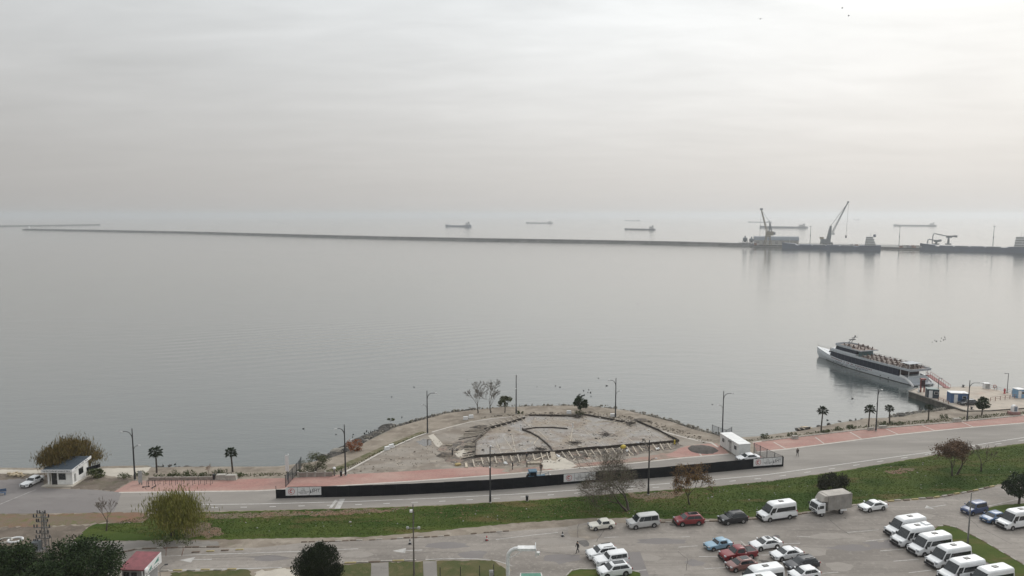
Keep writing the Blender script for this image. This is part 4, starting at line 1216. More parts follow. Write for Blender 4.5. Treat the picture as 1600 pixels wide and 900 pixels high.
# evergreens
blob_tree('evergreen_tree', 'dark dense rounded cypress in front of the service road', 499, 925, .3, (2.55, 2.5, 2.75), 26000, .13, LEAF_CYP, 61, clumps=90, vertical=True, shell=.72)
for i, (px, py, el, hgt, lb) in enumerate(((10, 950, (3.9, 3.6, 2.7), 2.3, 'dark green pine at the left edge of frame'), (128, 945, (4.9, 4.0, 2.5), 2.4, 'broad dark green pine between utility pole and red roofed kiosk'), (70, 985, (3.6, 3.0, 2.2), 2.8, 'low dark green pine at the bottom edge'))):
    blob_tree('pine_tree', lb, px, py, hgt, el, 20000, .17, LEAF_PINE, 70 + i, clumps=80, low=-.5, shell=.6, group='pines at bottom left')
blob_tree('evergreen_tree', 'small round evergreen tree on the headland shore', 906, 645, 1.2, (1.7, 1.6, 1.35), 2300, .22, LEAF_DARK, 81, clumps=22)
blob_tree('evergreen_tree', 'small umbrella shaped evergreen beside the two leafless trees', 789, 644.5, 1.9, (1.7, 1.6, 1.0), 1300, .22, LEAF_OLIVE, 83, clumps=16)
blob_tree('evergreen_tree', 'dark evergreen tree cut by the right edge of frame', 1592, 788, 1.6, (2.2, 2.1, 1.7), 4000, .2, LEAF_DARK, 85, clumps=26)
blob_tree('evergreen_tree', 'small dark tree beside the parked car on the pier', 1534, 648.5, 1.7, (1.6, 1.6, 1.3), 1700, .24, LEAF_DARK, 87, clumps=16)
blob_tree('dark_bush', 'dark purple green bush behind the grey box truck', 1300, 768, .1, (2.6, 1.6, 1.5), 5200, .17, LEAF_HEDGE, 89, cat='bush', clumps=30, vertical=True)
blob_tree('shrub', 'grey green twin shrub beside the tall white sign', 493, 738, .4, (2.7, 1.8, 1.5), 2600, .13, LEAF_OLIVE, 91, cat='bush', clumps=24)
blob_tree('shrub', 'orange red shrub behind the shoreline lamp post', 553, 704, .0, (2.0, 1.3, 1.1), 1100, .15, LEAF_ORANGE, 93, cat='bush', clumps=14)
blob_tree('shrub', 'low green shrub beside the white hut', 148, 746, -.2, (1.6, 1.3, .8), 1200, .16, LEAF_WEED, 95, cat='bush', clumps=10)
tree('sapling', 'reddish sapling between the two palms by the bike racks', 326, 746, 2.6, dict(BARE, depth=4, bark=m_bark, twig=P('red_twigs', (.17, .07, .045), .9), minr=.016, trunk=.9, r=.04, per=2, leaf=LEAF_AUTUMN, size=.08, sp=.1), 97)
for i, (px, py, s_) in enumerate(((196, 747, .9), (222, 742.5, .8), (272, 743.5, .9), (298, 742.5, .9), (318, 745, .8), (345, 742, 1.0), (371, 745, .8), (470, 741, .8), (610, 657, .6), (1197, 684, .9), (1240, 681.5, .8), (1380, 664, .9), (1400, 662.8, .9), (1475, 652.5, .8), (905, 648.5, 1.0), (812, 646, .6), (1290, 675.5, .7), (1310, 672, .8), (1330, 669, .8))):
    blob_tree('weed_clump', 'low weedy clump on the shore verge', px, py, -.2, (1.5 * s_, .9 * s_, .55 * s_), 420, .13, LEAF_WEED, 200 + i, cat='weeds', clumps=8, group='weed clumps on the shore verge')


# palms
m_palm_trunk = P('palm_trunk', (0.075, 0.06, 0.048), 0.95, var=0.5, scale=6, bmp=0.8)
LEAF_PALM = leaf_mat('palm_leaves', [(0.016, 0.028, 0.013), (0.036, 0.052, 0.022), (0.011, 0.02, 0.009)])


def palm(label, px, py, h, crown, seed, flat=1.0):
    rs = random.Random(seed)
    o = thing('palm_tree', label, 'palm', G(px, py, 0), rs.uniform(0, 6), 'palms along the shore')
    pts, rad = [], []
    for i in range(7):
        f = i / 6
        pts.append((math.sin(f * 2 + seed) * .08, math.cos(f * 2.3) * .08, -.1 + f * h))
        rad.append(.17 - .05 * f + (.07 if i == 6 else 0))
    MB().tube(pts, rad, 9).build('trunk', m_palm_trunk, o, 60)
    n = 30
    for i in range(n):
        az = i * 2.4 + rs.uniform(-.2, .2)
        el = 1.25 - 2.0 * (i / n) * flat
        stem = crown * rs.uniform(.35, .55)
        d = Vector((math.cos(az) * math.cos(el), math.sin(az) * math.cos(el), math.sin(el)))
        p0 = Vector(pts[-1])
        p1 = p0 + d * stem + Vector((0, 0, -.05))
        m_ = MB().tube([p0, p1], .02, 3)
        side = d.cross(Vector((0, 0, 1)))
        side = side.normalized() if side.length > .01 else Vector((1, 0, 0))
        upv = side.cross(d).normalized()
        for k in range(9):
            a = (k - 4) / 4 * 1.15
            fd = (d * math.cos(a) + side * math.sin(a)).normalized()
            ln = crown * .58 * (1 - .25 * abs(a)) * rs.uniform(.85, 1.1)
            m1 = p1 + fd * ln * .6
            m2 = p1 + fd * ln + Vector((0, 0, -ln * .38))
            pw = fd.cross(upv).normalized() * crown * .045
            m_.add([p1 - pw * .3, p1 + pw * .3, m1 + pw, m2, m1 - pw], [(0, 1, 2, 3, 4)])
        m_.build('frond', LEAF_PALM, o)
    return o


palm('shaggy palm left of the bike racks, nearest the lamp post', 244.5, 739, 4.2, 1.4, 1)
palm('slim palm at the right end of the bike racks', 362.5, 737.5, 3.9, 1.25, 2, .9)
palm('palm standing alone by the beached little boat', 1283.5, 674, 4.9, 1.3, 3)
palm('palm just left of the lamp post near the ferry', 1357, 671.5, 4.9, 1.35, 4)
palm('palm just right of the lamp post near the ferry', 1389, 661.5, 3.7, 1.15, 5, .9)
palm('thin palm in front of the pier wall', 1450, 656.5, 3.2, 1.0, 6, .8)
# ------------------------------------------------------------------ street furniture
m_black_metal = P('black_metal', (0.022, 0.023, 0.026), 0.5)
m_grey_metal = P('grey_metal', (0.22, 0.22, 0.215), 0.5, 0.3)
m_pale_metal = P('pale_metal', (0.42, 0.42, 0.41), 0.45, 0.2)
m_whitewash = P('white_wall', (0.80, 0.795, 0.775), 0.8, var=0.18, scale=1.2)
m_white_plain = P('white_board', (0.72, 0.72, 0.72), 0.6, var=0.1)
m_stone = P('concrete_block', (0.42, 0.40, 0.36), 0.9, var=0.35)
m_wood = P('pale_timber', (0.40, 0.345, 0.275), 0.85, var=0.35)
m_wood_dark = P('dark_formwork', (0.050, 0.040, 0.033), 0.8, var=0.5, scale=1.0)
m_ink = P('dark_ink', (0.03, 0.03, 0.04), 0.7)
m_redink = P('red_ink', (0.45, 0.06, 0.06), 0.7)


def lamp(label, px, py, az, big=1.75, small=1.0):
    o = thing('street_lamp', label, 'street lamp', G(px, py), R(az), 'street lamps along the promenade')
    MB().lathe([(.26, 0), (.26, .12), (.17, .2)], n=10).build('base', m_stone, o)
    MB().tube([(0, 0, .1), (0, 0, 1.2), (0, 0, 1.25), (0, 0, 5.5), (0, 0, 9.7)], [.19, .18, .15, .125, .075], 8).build('pole', m_black_metal, o, 50)
    MB().tube([(0, 0, 7.6), (.12, 0, 8.3), (.45, 0, 8.85), (.95, 0, 9.1), (big, 0, 9.12)], [.08, .075, .07, .06, .055], 6).build('arm', m_black_metal, o, 60)
    h = MB().box((big + .25, 0, 9.1), (.65, .26, .12), top=.8).build('lamp_head', P('lamp_grey', (.5, .5, .5), .4), o)
    MB().box((big + .27, 0, 9.03), (.5, .2, .02)).build('lens', m_white_plain, h)
    MB().tube([(0, 0, 5.4), (-.1, 0, 5.9), (-.4, 0, 6.35), (-small, 0, 6.6)], [.05, .045, .04, .035], 6).build('small_arm', m_black_metal, o, 60)
    h = MB().box((-small - .15, 0, 6.6), (.42, .2, .1), top=.8).build('small_lamp_head', P('lamp_grey', (.5, .5, .5), .4), o)
    return o


lamp('double armed street lamp beside the bike racks, leftmost lamp', 211, 750.5, 178)
lamp('double armed street lamp beside the grey green shrub', 540, 743, 205, 1.3)
lamp('double armed street lamp beside the pale slab on the headland', 668, 677.5, 3)
lamp('street lamp next to the leafless trees, arms end on', 806.5, 647, 84)
lamp('double armed street lamp at the right shore of the headland', 961.5, 653, 172, 1.4)
lamp('double armed street lamp behind the white site office', 1128.6, 678, 4)
lamp('street lamp standing between two palms near the ferry', 1368.5, 673.5, 40)
lamp('double armed street lamp near the pier entrance', 1511, 657.5, -6, 2.3)
lamp('street lamp in front of the black fence, left one, arms end on', 766, 785.5, 88)
lamp('double armed street lamp in front of the black fence beside the large bare tree', 1013, 773, 165)


def pier_lamp(label, px, py, az):
    o = thing('pier_lamp', label, 'street lamp', G(px, py, .25), R(az), 'short lamps on the pier')
    MB().box((0, 0, .1), (.4, .4, .2)).build('base', m_stone, o)
    MB().tube([(0, 0, .1), (0, 0, 5.3)], [.09, .07], 8).build('pole', m_black_metal, o)
    MB().box((.45, 0, 5.3), (1.0, .16, .1)).build('arm', m_black_metal, o)
    MB().box((.8, 0, 5.24), (.5, .24, .08)).build('lamp_head', m_grey_metal, o)


pier_lamp('short black lamp on the pier beside the dark cabin', 1465, 622, 10)
pier_lamp('short black lamp on the pier beside the light blue kiosk', 1573.5, 613.6, 175)


def light_pole(label, px, py, h, kind):
    o = thing('utility_pole', label, 'pole', G(px, py))
    MB().tube([(0, 0, 0), (0, 0, h)], [.13, .06], 8).build('pole', m_grey_metal if kind else P('dark_pole', (.13, .115, .10), .7), o)
    if kind == 0:
        MB().bar((-.75, 0, h - 3.3), (.75, 0, h - 3.3), .08).build('cross_arm', m_grey_metal, o)
        for s_ in (-.75, .75):
            MB().box((s_, -.1, h - 3.2), (.32, .22, .26)).build('floodlight', m_pale_metal, o)
        MB().box((-.25, -.05, h - .9), (.35, .3, .3)).build('camera_box', m_white_plain, o)
        for i in range(4):
            MB().lathe([(.04, 0), (.06, .05), (.04, .14)], (.12, 0, h - 1.2 - i * .45), 6).build('insulator', m_black_metal, o)
    else:
        MB().box((0, 0, .05), (.4, .4, .1)).build('base', m_stone, o)
        MB().tube([(0, 0, h - .1), (.3, 0, h + .15), (1.0, 0, h + .2)], .03, 5).build('arm', m_grey_metal, o)


light_pole('dark utility pole with two floodlights standing by the service road', 647, 899, 9.9, 0)
light_pole('thin grey lamp pole on the grass island behind the vans', 1512, 849, 7.7, 1)


def pylon():
    o = thing('transformer_pole', 'lattice steel power pole with insulators and grey transformer', 'power pole', G(74, 889))
    h = 8.2
    m_steel = P('galvanised_steel', (.20, .195, .19), .6, .2)
    for a in (-1, 1):
        for c in (-1, 1):
            MB().bar((a * .36, c * .36, 0), (a * .16, c * .16, h), .08).build('leg', m_steel, o)
    n = 16
    for f in range(4):
        m_ = MB()
        for i in range(n):
            z0, z1 = h * i / n, h * (i + 1) / n
            w0, w1 = .36 - .2 * i / n, .36 - .2 * (i + 1) / n
            e = [(-1, -1), (1, -1), (1, 1), (-1, 1)]
            p, q = e[f], e[(f + 1) % 4]
            if i % 2:
                p, q = q, p
            m_.bar((p[0] * w0, p[1] * w0, z0), (q[0] * w1, q[1] * w1, z1), .05)
        m_.build('lattice', m_steel, o)
    for z, ln in ((8.0, .7), (7.45, 1.25), (6.8, .9), (6.0, 1.3), (5.2, .9), (4.5, 1.1)):
        c = MB().bar((-ln, -.2, z), (ln * .75, -.2, z), .10).build('cross_arm', m_steel, o)
        for x in (-ln, -ln * .55, ln * .7):
            MB().lathe([(.05, 0), (.12, .08), (.05, .12), (.12, .2), (.05, .24), (.10, .34), (.02, .4)], (x + rnd.uniform(-.1, .1), -.2, z + .05), 8).build('insulator', m_black_metal, c)
    MB().box((-.7, -.5, 3.0), (1.5, 1.2, .12)).build('platform', m_steel, o)
    tr = MB().box((-.9, -.5, 3.65), (.95, .8, 1.15)).build('transformer', P('transformer_grey', (.16, .18, .19), .5), o)
    for i in range(6):
        MB().box((-1.25 + i * .14, -.94, 3.6), (.04, .12, .9)).build('cooling_fin', m_grey_metal, tr)
    for x in (-1.15, -.9, -.65):
        MB().lathe([(.05, 0), (.1, .1), (.05, .15), (.1, .25), (.03, .35)], (x, -.5, 4.2), 8).build('bushing', m_black_metal, tr)
    MB().tube([(.5, -.2, 5.4), (1.1, -.3, 4.6), (1.05, -.3, 3.0), (.3, -.3, 2.6)], .03, 4).build('cable', m_black_metal, o)
    MB().box((-.1, -.1, .2), (1.6, 1.4, .4)).build('footing', m_stone, o)


pylon()


def basketball_stand():
    o = thing('basketball_stand', 'white curved basketball stand at the green court', 'basketball stand', G(793.5, 907))
    wp = P('white_steel', (.72, .72, .71), .4)
    pts = [(0, 0, 0), (0, 0, 3.3), (.12, 0, 3.75), (.42, 0, 4.15), (.9, 0, 4.4), (1.5, 0, 4.45)]
    MB().tube(pts, .25, 10).build('post', wp, o, 50)
    MB().box((2.45, 0, 4.45), (2.3, .9, .34)).build('arm', wp, o)
    MB().bar((.2, .2, 3.0), (2.6, .2, 4.3), .06).build('brace', wp, o)
    MB().box((3.65, 0, 4.25), (.06, 1.8, 1.05)).build('backboard', P('backboard', (.68, .70, .71), .2), o)
    for s_ in (-.92, .92):
        MB().bar((3.69, s_, 3.7), (3.69, s_, 4.8), .06).build('board_frame', wp, o)
    MB().tube([(4.0 + .23 * math.cos(a * .5236), .23 * math.sin(a * .5236), 3.95) for a in range(13)], .02, 5).build('hoop', wp, o)
    MB().lathe([(.23, 3.94), (.2, 3.75), (.15, 3.5)], (4.0, 0, 0), 10).build('net', wp, o)
    MB().box((0, 0, .08), (.8, .8, .16)).build('base', m_stone, o)


basketball_stand()

o = thing('court_fence', 'thin black post fence around the green court verge', 'fence', (0, 0, 0))
cf = [G(688, 921), G(719.6, 920), G(749.6, 918), G(771.6, 916)]
for p in cf:
    MB().tube([p, p + Vector((0, 0, 3.0))], .05, 6).build('post', m_black_metal, o)
for a, c in zip(cf[:-1], cf[1:]):
    for z in (.1, 1.2):
        MB().bar(a + Vector((0, 0, z)), c + Vector((0, 0, z)), .025).build('wire', m_black_metal, o)
o = thing('electric_cabinet', 'white electric cabinet beside the black court fence post', 'cabinet', G(768, 907))
MB().box((0, 0, .65), (.55, .4, 1.3)).build('case', m_white_plain, o)
MB().box((0, 0, 1.34), (.66, .5, .08), top=.8).build('cap', m_grey_metal, o)
MB().box((0, -.21, .65), (.45, .02, 1.1)).build('door', m_pale_metal, o)

# bike racks, scooters, bins, blocks
rack = thing('bike_rack', 'dark hoop bike rack, leftmost of the row on red paving', 'bike rack', G(231, 757.2), R(90), 'bike racks in a row')
MB().tube([(-.35, 0, 0), (-.35, 0, .65), (-.22, 0, .85), (.22, 0, .85), (.35, 0, .65), (.35, 0, 0)], .028, 6).build('hoop', m_black_metal, rack, 60)
for s_ in (-.35, .35):
    MB().box((s_, 0, .02), (.16, .16, .04)).build('foot', m_black_metal, rack)
for i, x in enumerate((240, 248.6, 257.6, 266.7, 275.7, 285, 294, 302.8, 312, 321.3, 330.3)):
    c = copy_tree(rack)
    c.location = G(x, 757 - i * .04)
    nth = ('second', 'third', 'fourth', 'fifth', 'sixth', 'seventh', 'eighth', 'ninth', 'tenth', 'eleventh', 'last')[i]
    c['label'] = 'dark hoop bike rack, %s from the left in its row' % nth


def scooter(label, px, py, rz):
    o = thing('scooter', label, 'scooter', G(px, py), R(rz), 'parked scooters')
    MB().box((0, 0, .16), (.75, .17, .05)).build('deck', m_black_metal, o)
    MB().tube([(.42, 0, .15), (.36, 0, 1.1)], .035, 6).build('stem', m_black_metal, o)
    MB().bar((.36, -.25, 1.1), (.36, .25, 1.1), .04).build('handlebar', m_black_metal, o)
    for x in (.47, -.45):
        MB().lathe([(.04, -.03), (.13, -.03), (.13, .03), (.04, .03)], (x, 0, .13), 10, 'y').build('wheel', m_tyre, o)


scooter('parked scooter beside the grey info board', 228, 761.5, 20)
scooter('parked scooter beside the second bike rack', 240.5, 761.8, 80)
o = thing('info_board', 'grey slanted info board beside the leftmost street lamp', 'sign', G(220.5, 757), R(-15))
MB().bar((-.35, 0, 0), (-.75, .5, 2.2), .18).build('post', m_grey_metal, o)
MB().bar((.15, 0, 0), (-.25, .5, 2.2), .18).build('post', m_grey_metal, o)
MB().quad((-.55, -.06, .35), (.35, -.06, .35), (-.05, .42, 2.3), (-.95, .42, 2.3)).build('panel', P('board_grey', (.36, .36, .355), .6), o)


def bin_(label, px, py, h=.95):
    o = thing('litter_bin', label, 'bin', G(px, py))
    MB().lathe([(.20, .06), (.24, h * .8), (.27, h * .82), (.27, h * .92), (.1, h)], n=12).build('body', m_black_metal, o, 40)
    MB().lathe([(.26, 0), (.26, .06)], n=12).build('base', m_stone, o)


bin_('black litter bin at the grass edge below the tractor', 823.5, 782.5)
bin_('black bin beside the planter near the bike racks', 334.5, 749.5, 1.1)
bin_('black bin beside the shrub side lamp post', 533, 744, 1.0)
o = thing('bollard_lamp', 'short white topped bollard lamp near the shrub', 'bollard', G(522.5, 743.5))
MB().tube([(0, 0, 0), (0, 0, 1.3)], .14, 8).build('post', m_grey_metal, o)
MB().lathe([(.1, 1.3), (.3, 1.36), (.3, 1.55), (.05, 1.72)], n=10).build('globe', m_white_plain, o, 60)


def block(label, px, py, rz, d=(1.15, .5, .8), group='concrete blocks', mat=None):
    o = thing('concrete_block', label, 'block', G(px, py), R(rz), group)
    MB().box((0, 0, d[2] / 2), d, top=.9).build('body', mat or m_white_plain, o)
    MB().box((0, 0, .06), (d[0] + .12, d[1] + .12, .12)).build('foot', m_stone, o)


block('white concrete block, lower of the pair on the left kerb', 604.7, 703.5, 38)
block('white concrete block, upper of the pair on the left kerb', 611.6, 700, 38)
block('white concrete block, left one near the leafless trees', 727.5, 656, 18)
block('white concrete block, right one near the leafless trees', 736, 653.5, 18)
block('white concrete block beside the round evergreen tree', 889, 646.5, 0)
block('white concrete block beside the right headland lamp', 957, 651.5, -8)
block('grey concrete planter wall, left one by the slim palm', 346, 748.5, 2, (1.8, .9, .9), mat=m_stone)
block('grey concrete planter wall, right one by the slim palm', 362, 749, 2, (1.9, .9, .9), mat=m_stone)
block('grey concrete planter by the pier entrance lamp', 1495, 658.6, 6, (1.9, .7, .8), mat=m_stone)
block('grey planter box below the thin palm row', 1379, 668.8, 8, (2.0, .6, .6), mat=m_stone)
block('small grey planter box left of the headland ferry lamp', 1360, 671.8, 8, (1.4, .6, .6), mat=m_stone)
block('grey planter box at the right end of the site fence', 1242, 685.5, 8, (1.3, .6, .7), mat=m_stone)
o = thing('planter_wall', 'long low planter wall behind the bike racks', 'planter', (0, 0, 0))
pw = [G(232, 750.2), G(258, 750), G(284, 749.8), G(310, 749.6), G(337, 749.3)]
for a, c in zip(pw[:-1], pw[1:]):
    d = (c - a).normalized()
    MB().bar(a + d * .06 + Vector((0, 0, .28)), c - d * .06 + Vector((0, 0, .28)), .3, .56).build('wall_block', P('planter_stone', (.30, .265, .235), .9, var=.3), o)
o = thing('planter_wall', 'low railed planter wall below the grey green shrub', 'planter', (0, 0, 0))
pw = [G(466, 745.2), G(480, 744.9), G(493, 744.6), G(508, 744.2), G(520, 743.9)]
for a, c in zip(pw[:-1], pw[1:]):
    d = (c - a).normalized()
    MB().bar(a + d * .05 + Vector((0, 0, .4)), c - d * .05 + Vector((0, 0, .4)), .25, .8).build('wall_block', P('planter_stone', (.30, .265, .235), .9, var=.3), o)
    MB().box(a + Vector((0, 0, .5)), (.3, .3, 1.0)).build('pier_post', m_stone, o)
ring = [(.95 * math.cos(a * .3927), .8 * math.sin(a * .3927), .1) for a in range(17)]
tag(MB().tube(ring, .17, 6).build('tyre_ring', m_white_plain, smooth=60), 'white painted tyre ring lying on the bare earth', 'tyre').location = G(24, 844.5)
tag(MB().tube(ring, .16, 6).build('tyre_ring', m_stone, smooth=60), 'dirty pale tyre ring at the far left on bare earth', 'tyre').location = G(7, 845.5)


def cone(label, px, py, mat):
    o = thing('traffic_cone', label, 'cone', G(px, py), .4, 'cones left on the road')
    MB().box((0, 0, .03), (.45, .45, .06)).build('base', m_trim, o)
    MB().lathe([(.16, .06), (.12, .3), (.05, .72), (.03, .75)], n=10).build('body', mat, o, 40)
    MB().lathe([(.135, .26), (.105, .42)], n=10).build('band', m_white_plain, o)


cone('dark knocked about cone beside the utility pole', 640.5, 850, m_trim)
cone('red and white cone on the road left of the basketball stand', 760.5, 844.5, m_redink)
cone('dark cone on the road beside the broken tarmac', 879, 838, m_trim)

# ------------------------------------------------------------------ site fence and banners
fence_px = [(431.5, 779), (504, 777.2), (560, 776), (619.5, 774), (690, 770.5), (765, 766.6), (800, 764), (879.4, 757.4), (930, 753), (999, 748.8), (1051, 744.6), (1110, 739), (1175.5, 732.6), (1224, 729)]
fence_pts = resample([G(x, y) for x, y in fence_px], 1000)
m_clad = P('black_cladding', (0.008, 0.010, 0.014), 0.65, var=0.35, scale=.8, spec=.2)
fence = thing('site_fence', 'long black panel fence along the building site', 'fence', (0, 0, 0))
cum = [0]
for a, c in zip(fence_pts[:-1], fence_pts[1:]):
    cum.append(cum[-1] + (c - a).length)


def along(s_):
    j = max(q for q in range(len(cum) - 1) if cum[q] <= s_ + 1e-6)
    d = (fence_pts[j + 1] - fence_pts[j]).normalized()
    return fence_pts[j] + d * (s_ - cum[j]), d


FH = 1.95
npan = int(cum[-1] / 2.0)
stp = cum[-1] / npan
for i in range(npan):
    p, d = along(i * stp)
    q, _ = along(min(cum[-1], (i + 1) * stp) - .001)
    hgt = FH + rnd.uniform(-.025, .025)
    if i == 0:
        hgt = 1.55
    MB().bar(p + d * .006 + Vector((0, 0, hgt / 2 + .03)), q - d * .006 + Vector((0, 0, hgt / 2 + .03)), .035 + rnd.uniform(0, .012), hgt).build('panel', m_clad, fence)
    nrm_ = Vector((-d.y, d.x, 0))
    MB().bar(p + nrm_ * .09, p + nrm_ * .09 + Vector((0, 0, FH + (.25 if i == 0 else 0))), .08).build('post', m_black_metal, fence)


def text_mesh(s_, size):
    cu = bpy.data.curves.new('txt', 'FONT')
    cu.body = s_
    cu.size = size
    cu.extrude = .008
    cu.resolution_u = 3
    ob = bpy.data.objects.new('txt', cu)
    COL.objects.link(ob)
    bpy.context.view_layer.update()
    me = bpy.data.meshes.new_from_object(ob.evaluated_get(bpy.context.evaluated_depsgraph_get()))
    bpy.data.objects.remove(ob)
    return me


def glyph_row(m_, x0, x1, z, h, y, rs, step=.11):
    """a row of small unreadable letter shapes"""
    x = x0
    while x < x1:
        wd = step * rs.uniform(.5, .85)
        m_.box((x + wd / 2, y, z), (wd * .35, .01, h))
        m_.box((x + wd / 2, y, z + h * rs.choice((-.35, 0, .35))), (wd, .01, h * .28))
        x += step if rs.random() > .12 else step * 2


def banner(label, x0):
    """three boards, 1.9 m each, fixed to the camera side of the fence"""
    s0 = None
    for k in range(400):
        p, d = along(cum[-1] * k / 400)
        v = cam_px(p)
        if v >= x0:
            s0 = cum[-1] * k / 400
            break
    p, d = along(s0)
    o = thing('banner', label, 'banner', p + Vector((d.y, -d.x, 0)) * .05, math.atan2(d.y, d.x), 'white banners on the site fence')
    rs = random.Random(3)
    wb_, hb = 1.95, 1.42
    for i in range(3):
        bd = MB().box((i * (wb_ + .05) + wb_ / 2, 0, 1.2), (wb_, .03, hb)).build('board', m_white_plain, o)
        cx = i * (wb_ + .05) + wb_ / 2
        if i == 0:
            MB().tube([(cx + .52 * math.cos(a * .2618), -.02, 1.22 + .52 * math.sin(a * .2618)) for a in range(25)], .035, 4).build('emblem_ring', m_redink, bd)
            MB().tube([(cx + .24 * math.cos(.9 + a * .2), -.02, 1.25 + .24 * math.sin(.9 + a * .2)) for a in range(22)], .075, 4).build('emblem', m_redink, bd)
        elif i == 1:
            tm = text_mesh('T.C.', .3)
            tm.materials.append(m_ink)
            t_ = put('lettering', tm, bd, (cx - .26, -.022, 1.52))
            t_.rotation_euler = (R(90), 0, 0)
            m_ = MB()
            glyph_row(m_, cx - .38, cx + .36, 1.33, .15, -.02, rs)
            glyph_row(m_, cx - .85, cx + .82, 1.07, .17, -.02, rs)
            glyph_row(m_, cx - .62, cx + .60, .83, .17, -.02, rs)
            m_.build('small_print', m_ink, bd)
        else:
            tm = text_mesh('SMT', .72)
            tm.materials.append(m_ink)
            t_ = put('lettering', tm, bd, (cx - .56, -.022, 1.02))
            t_.rotation_euler = (R(90), 0, 0)
            MB().add([(cx - .9, -.02, .82), (cx - .72, -.02, .82), (cx - .72, -.02, 1.2), (cx - .80, -.02, 1.55), (cx - .86, -.02, 1.2)], [(0, 1, 2, 3, 4)]).build('logo_tower', m_ink, bd)
            MB().tube([(cx - .8, -.02, .98), (cx - .6, -.02, .93), (cx - .5, -.02, 1.1), (cx - .35, -.02, 1.68), (cx + .9, -.02, 1.7)], .025, 4).build('logo_swoosh', m_ink, bd)
            m_ = MB()
            glyph_row(m_, cx - .6, cx + .82, .86, .08, -.02, rs, .08)
            m_.build('small_print', m_grey_metal, bd)
    return o


def cam_px(p):
    ct, st = math.cos(TILT), math.sin(TILT)
    zf = p.y * ct - (p.z - CAM_H) * st
    return 800 + FOC * p.x / zf


banner('white three panel banner at the left end of the black fence', 446)
banner('white three panel banner at mid fence beside the large bare tree', 880)
banner('white three panel banner at the right end of the black fence', 1176)

m_mesh = P('mesh_fence_blue', (0.10, 0.125, 0.15), 0.5, 0.3)


def wire_panel_mesh(ln, h):
    m_ = MB()
    n = int(ln / .16)
    for i in range(1, n):
        m_.box((ln * i / n, 0, h / 2), (.022, .02, h - .1))
    for k in range(1, 6):
        m_.box((ln / 2, 0, h * k / 6), (ln - .04, .018, .03))
    return m_


def mesh_fence(label, px, h=2.0, sheet=None):
    o = thing('mesh_fence', label, 'fence', (0, 0, 0))
    pts = [G(x, y) for x, y in px]
    for p in pts:
        MB().box(p + Vector((0, 0, (h + .12) / 2)), (.09, .09, h + .12)).build('post', m_black_metal, o)
    for a, c in zip(pts[:-1], pts[1:]):
        d = c - a
        pn = wire_panel_mesh(d.length, h).build('wire_panel', m_mesh, o)
        pn.location = a
        pn.rotation_euler = (0, 0, math.atan2(d.y, d.x))
        MB().bar(a + Vector((0, 0, h)), c + Vector((0, 0, h)), .06).build('top_rail', m_black_metal, o)
        MB().bar(a + Vector((0, 0, .1)), c + Vector((0, 0, .1)), .05).build('bottom_rail', m_black_metal, o)
    return o


mesh_fence('blue grey mesh fence joining site office to the black fence', [(1178, 707.5), (1187.5, 712.2), (1198, 717.4), (1210, 723.2), (1222, 728.6)])
mesh_fence('short mesh fence behind the lamp at the site office', [(1112.5, 677), (1122, 681), (1134, 685.5), (1143, 681)], 1.9)
mesh_fence('dark mesh side fence at the left end of the site', [(446.5, 761), (451, 756), (457, 749), (463.5, 741.5), (467.5, 737), (470.8, 730.5)], 2.05)
o = thing('totem_sign', 'tall white folded totem sign behind the left fence end', 'sign', G(449.5, 750), R(-50))
MB().box((0, 0, .8), (.2, .2, 1.6)).build('post', m_grey_metal, o)
MB().box((-.40, .1, 3.0), (.75, .06, 3.0), .35).build('panel', m_white_plain, o)
MB().box((.40, .1, 3.2), (.75, .06, 3.4), -.35).build('panel', m_white_plain, o)

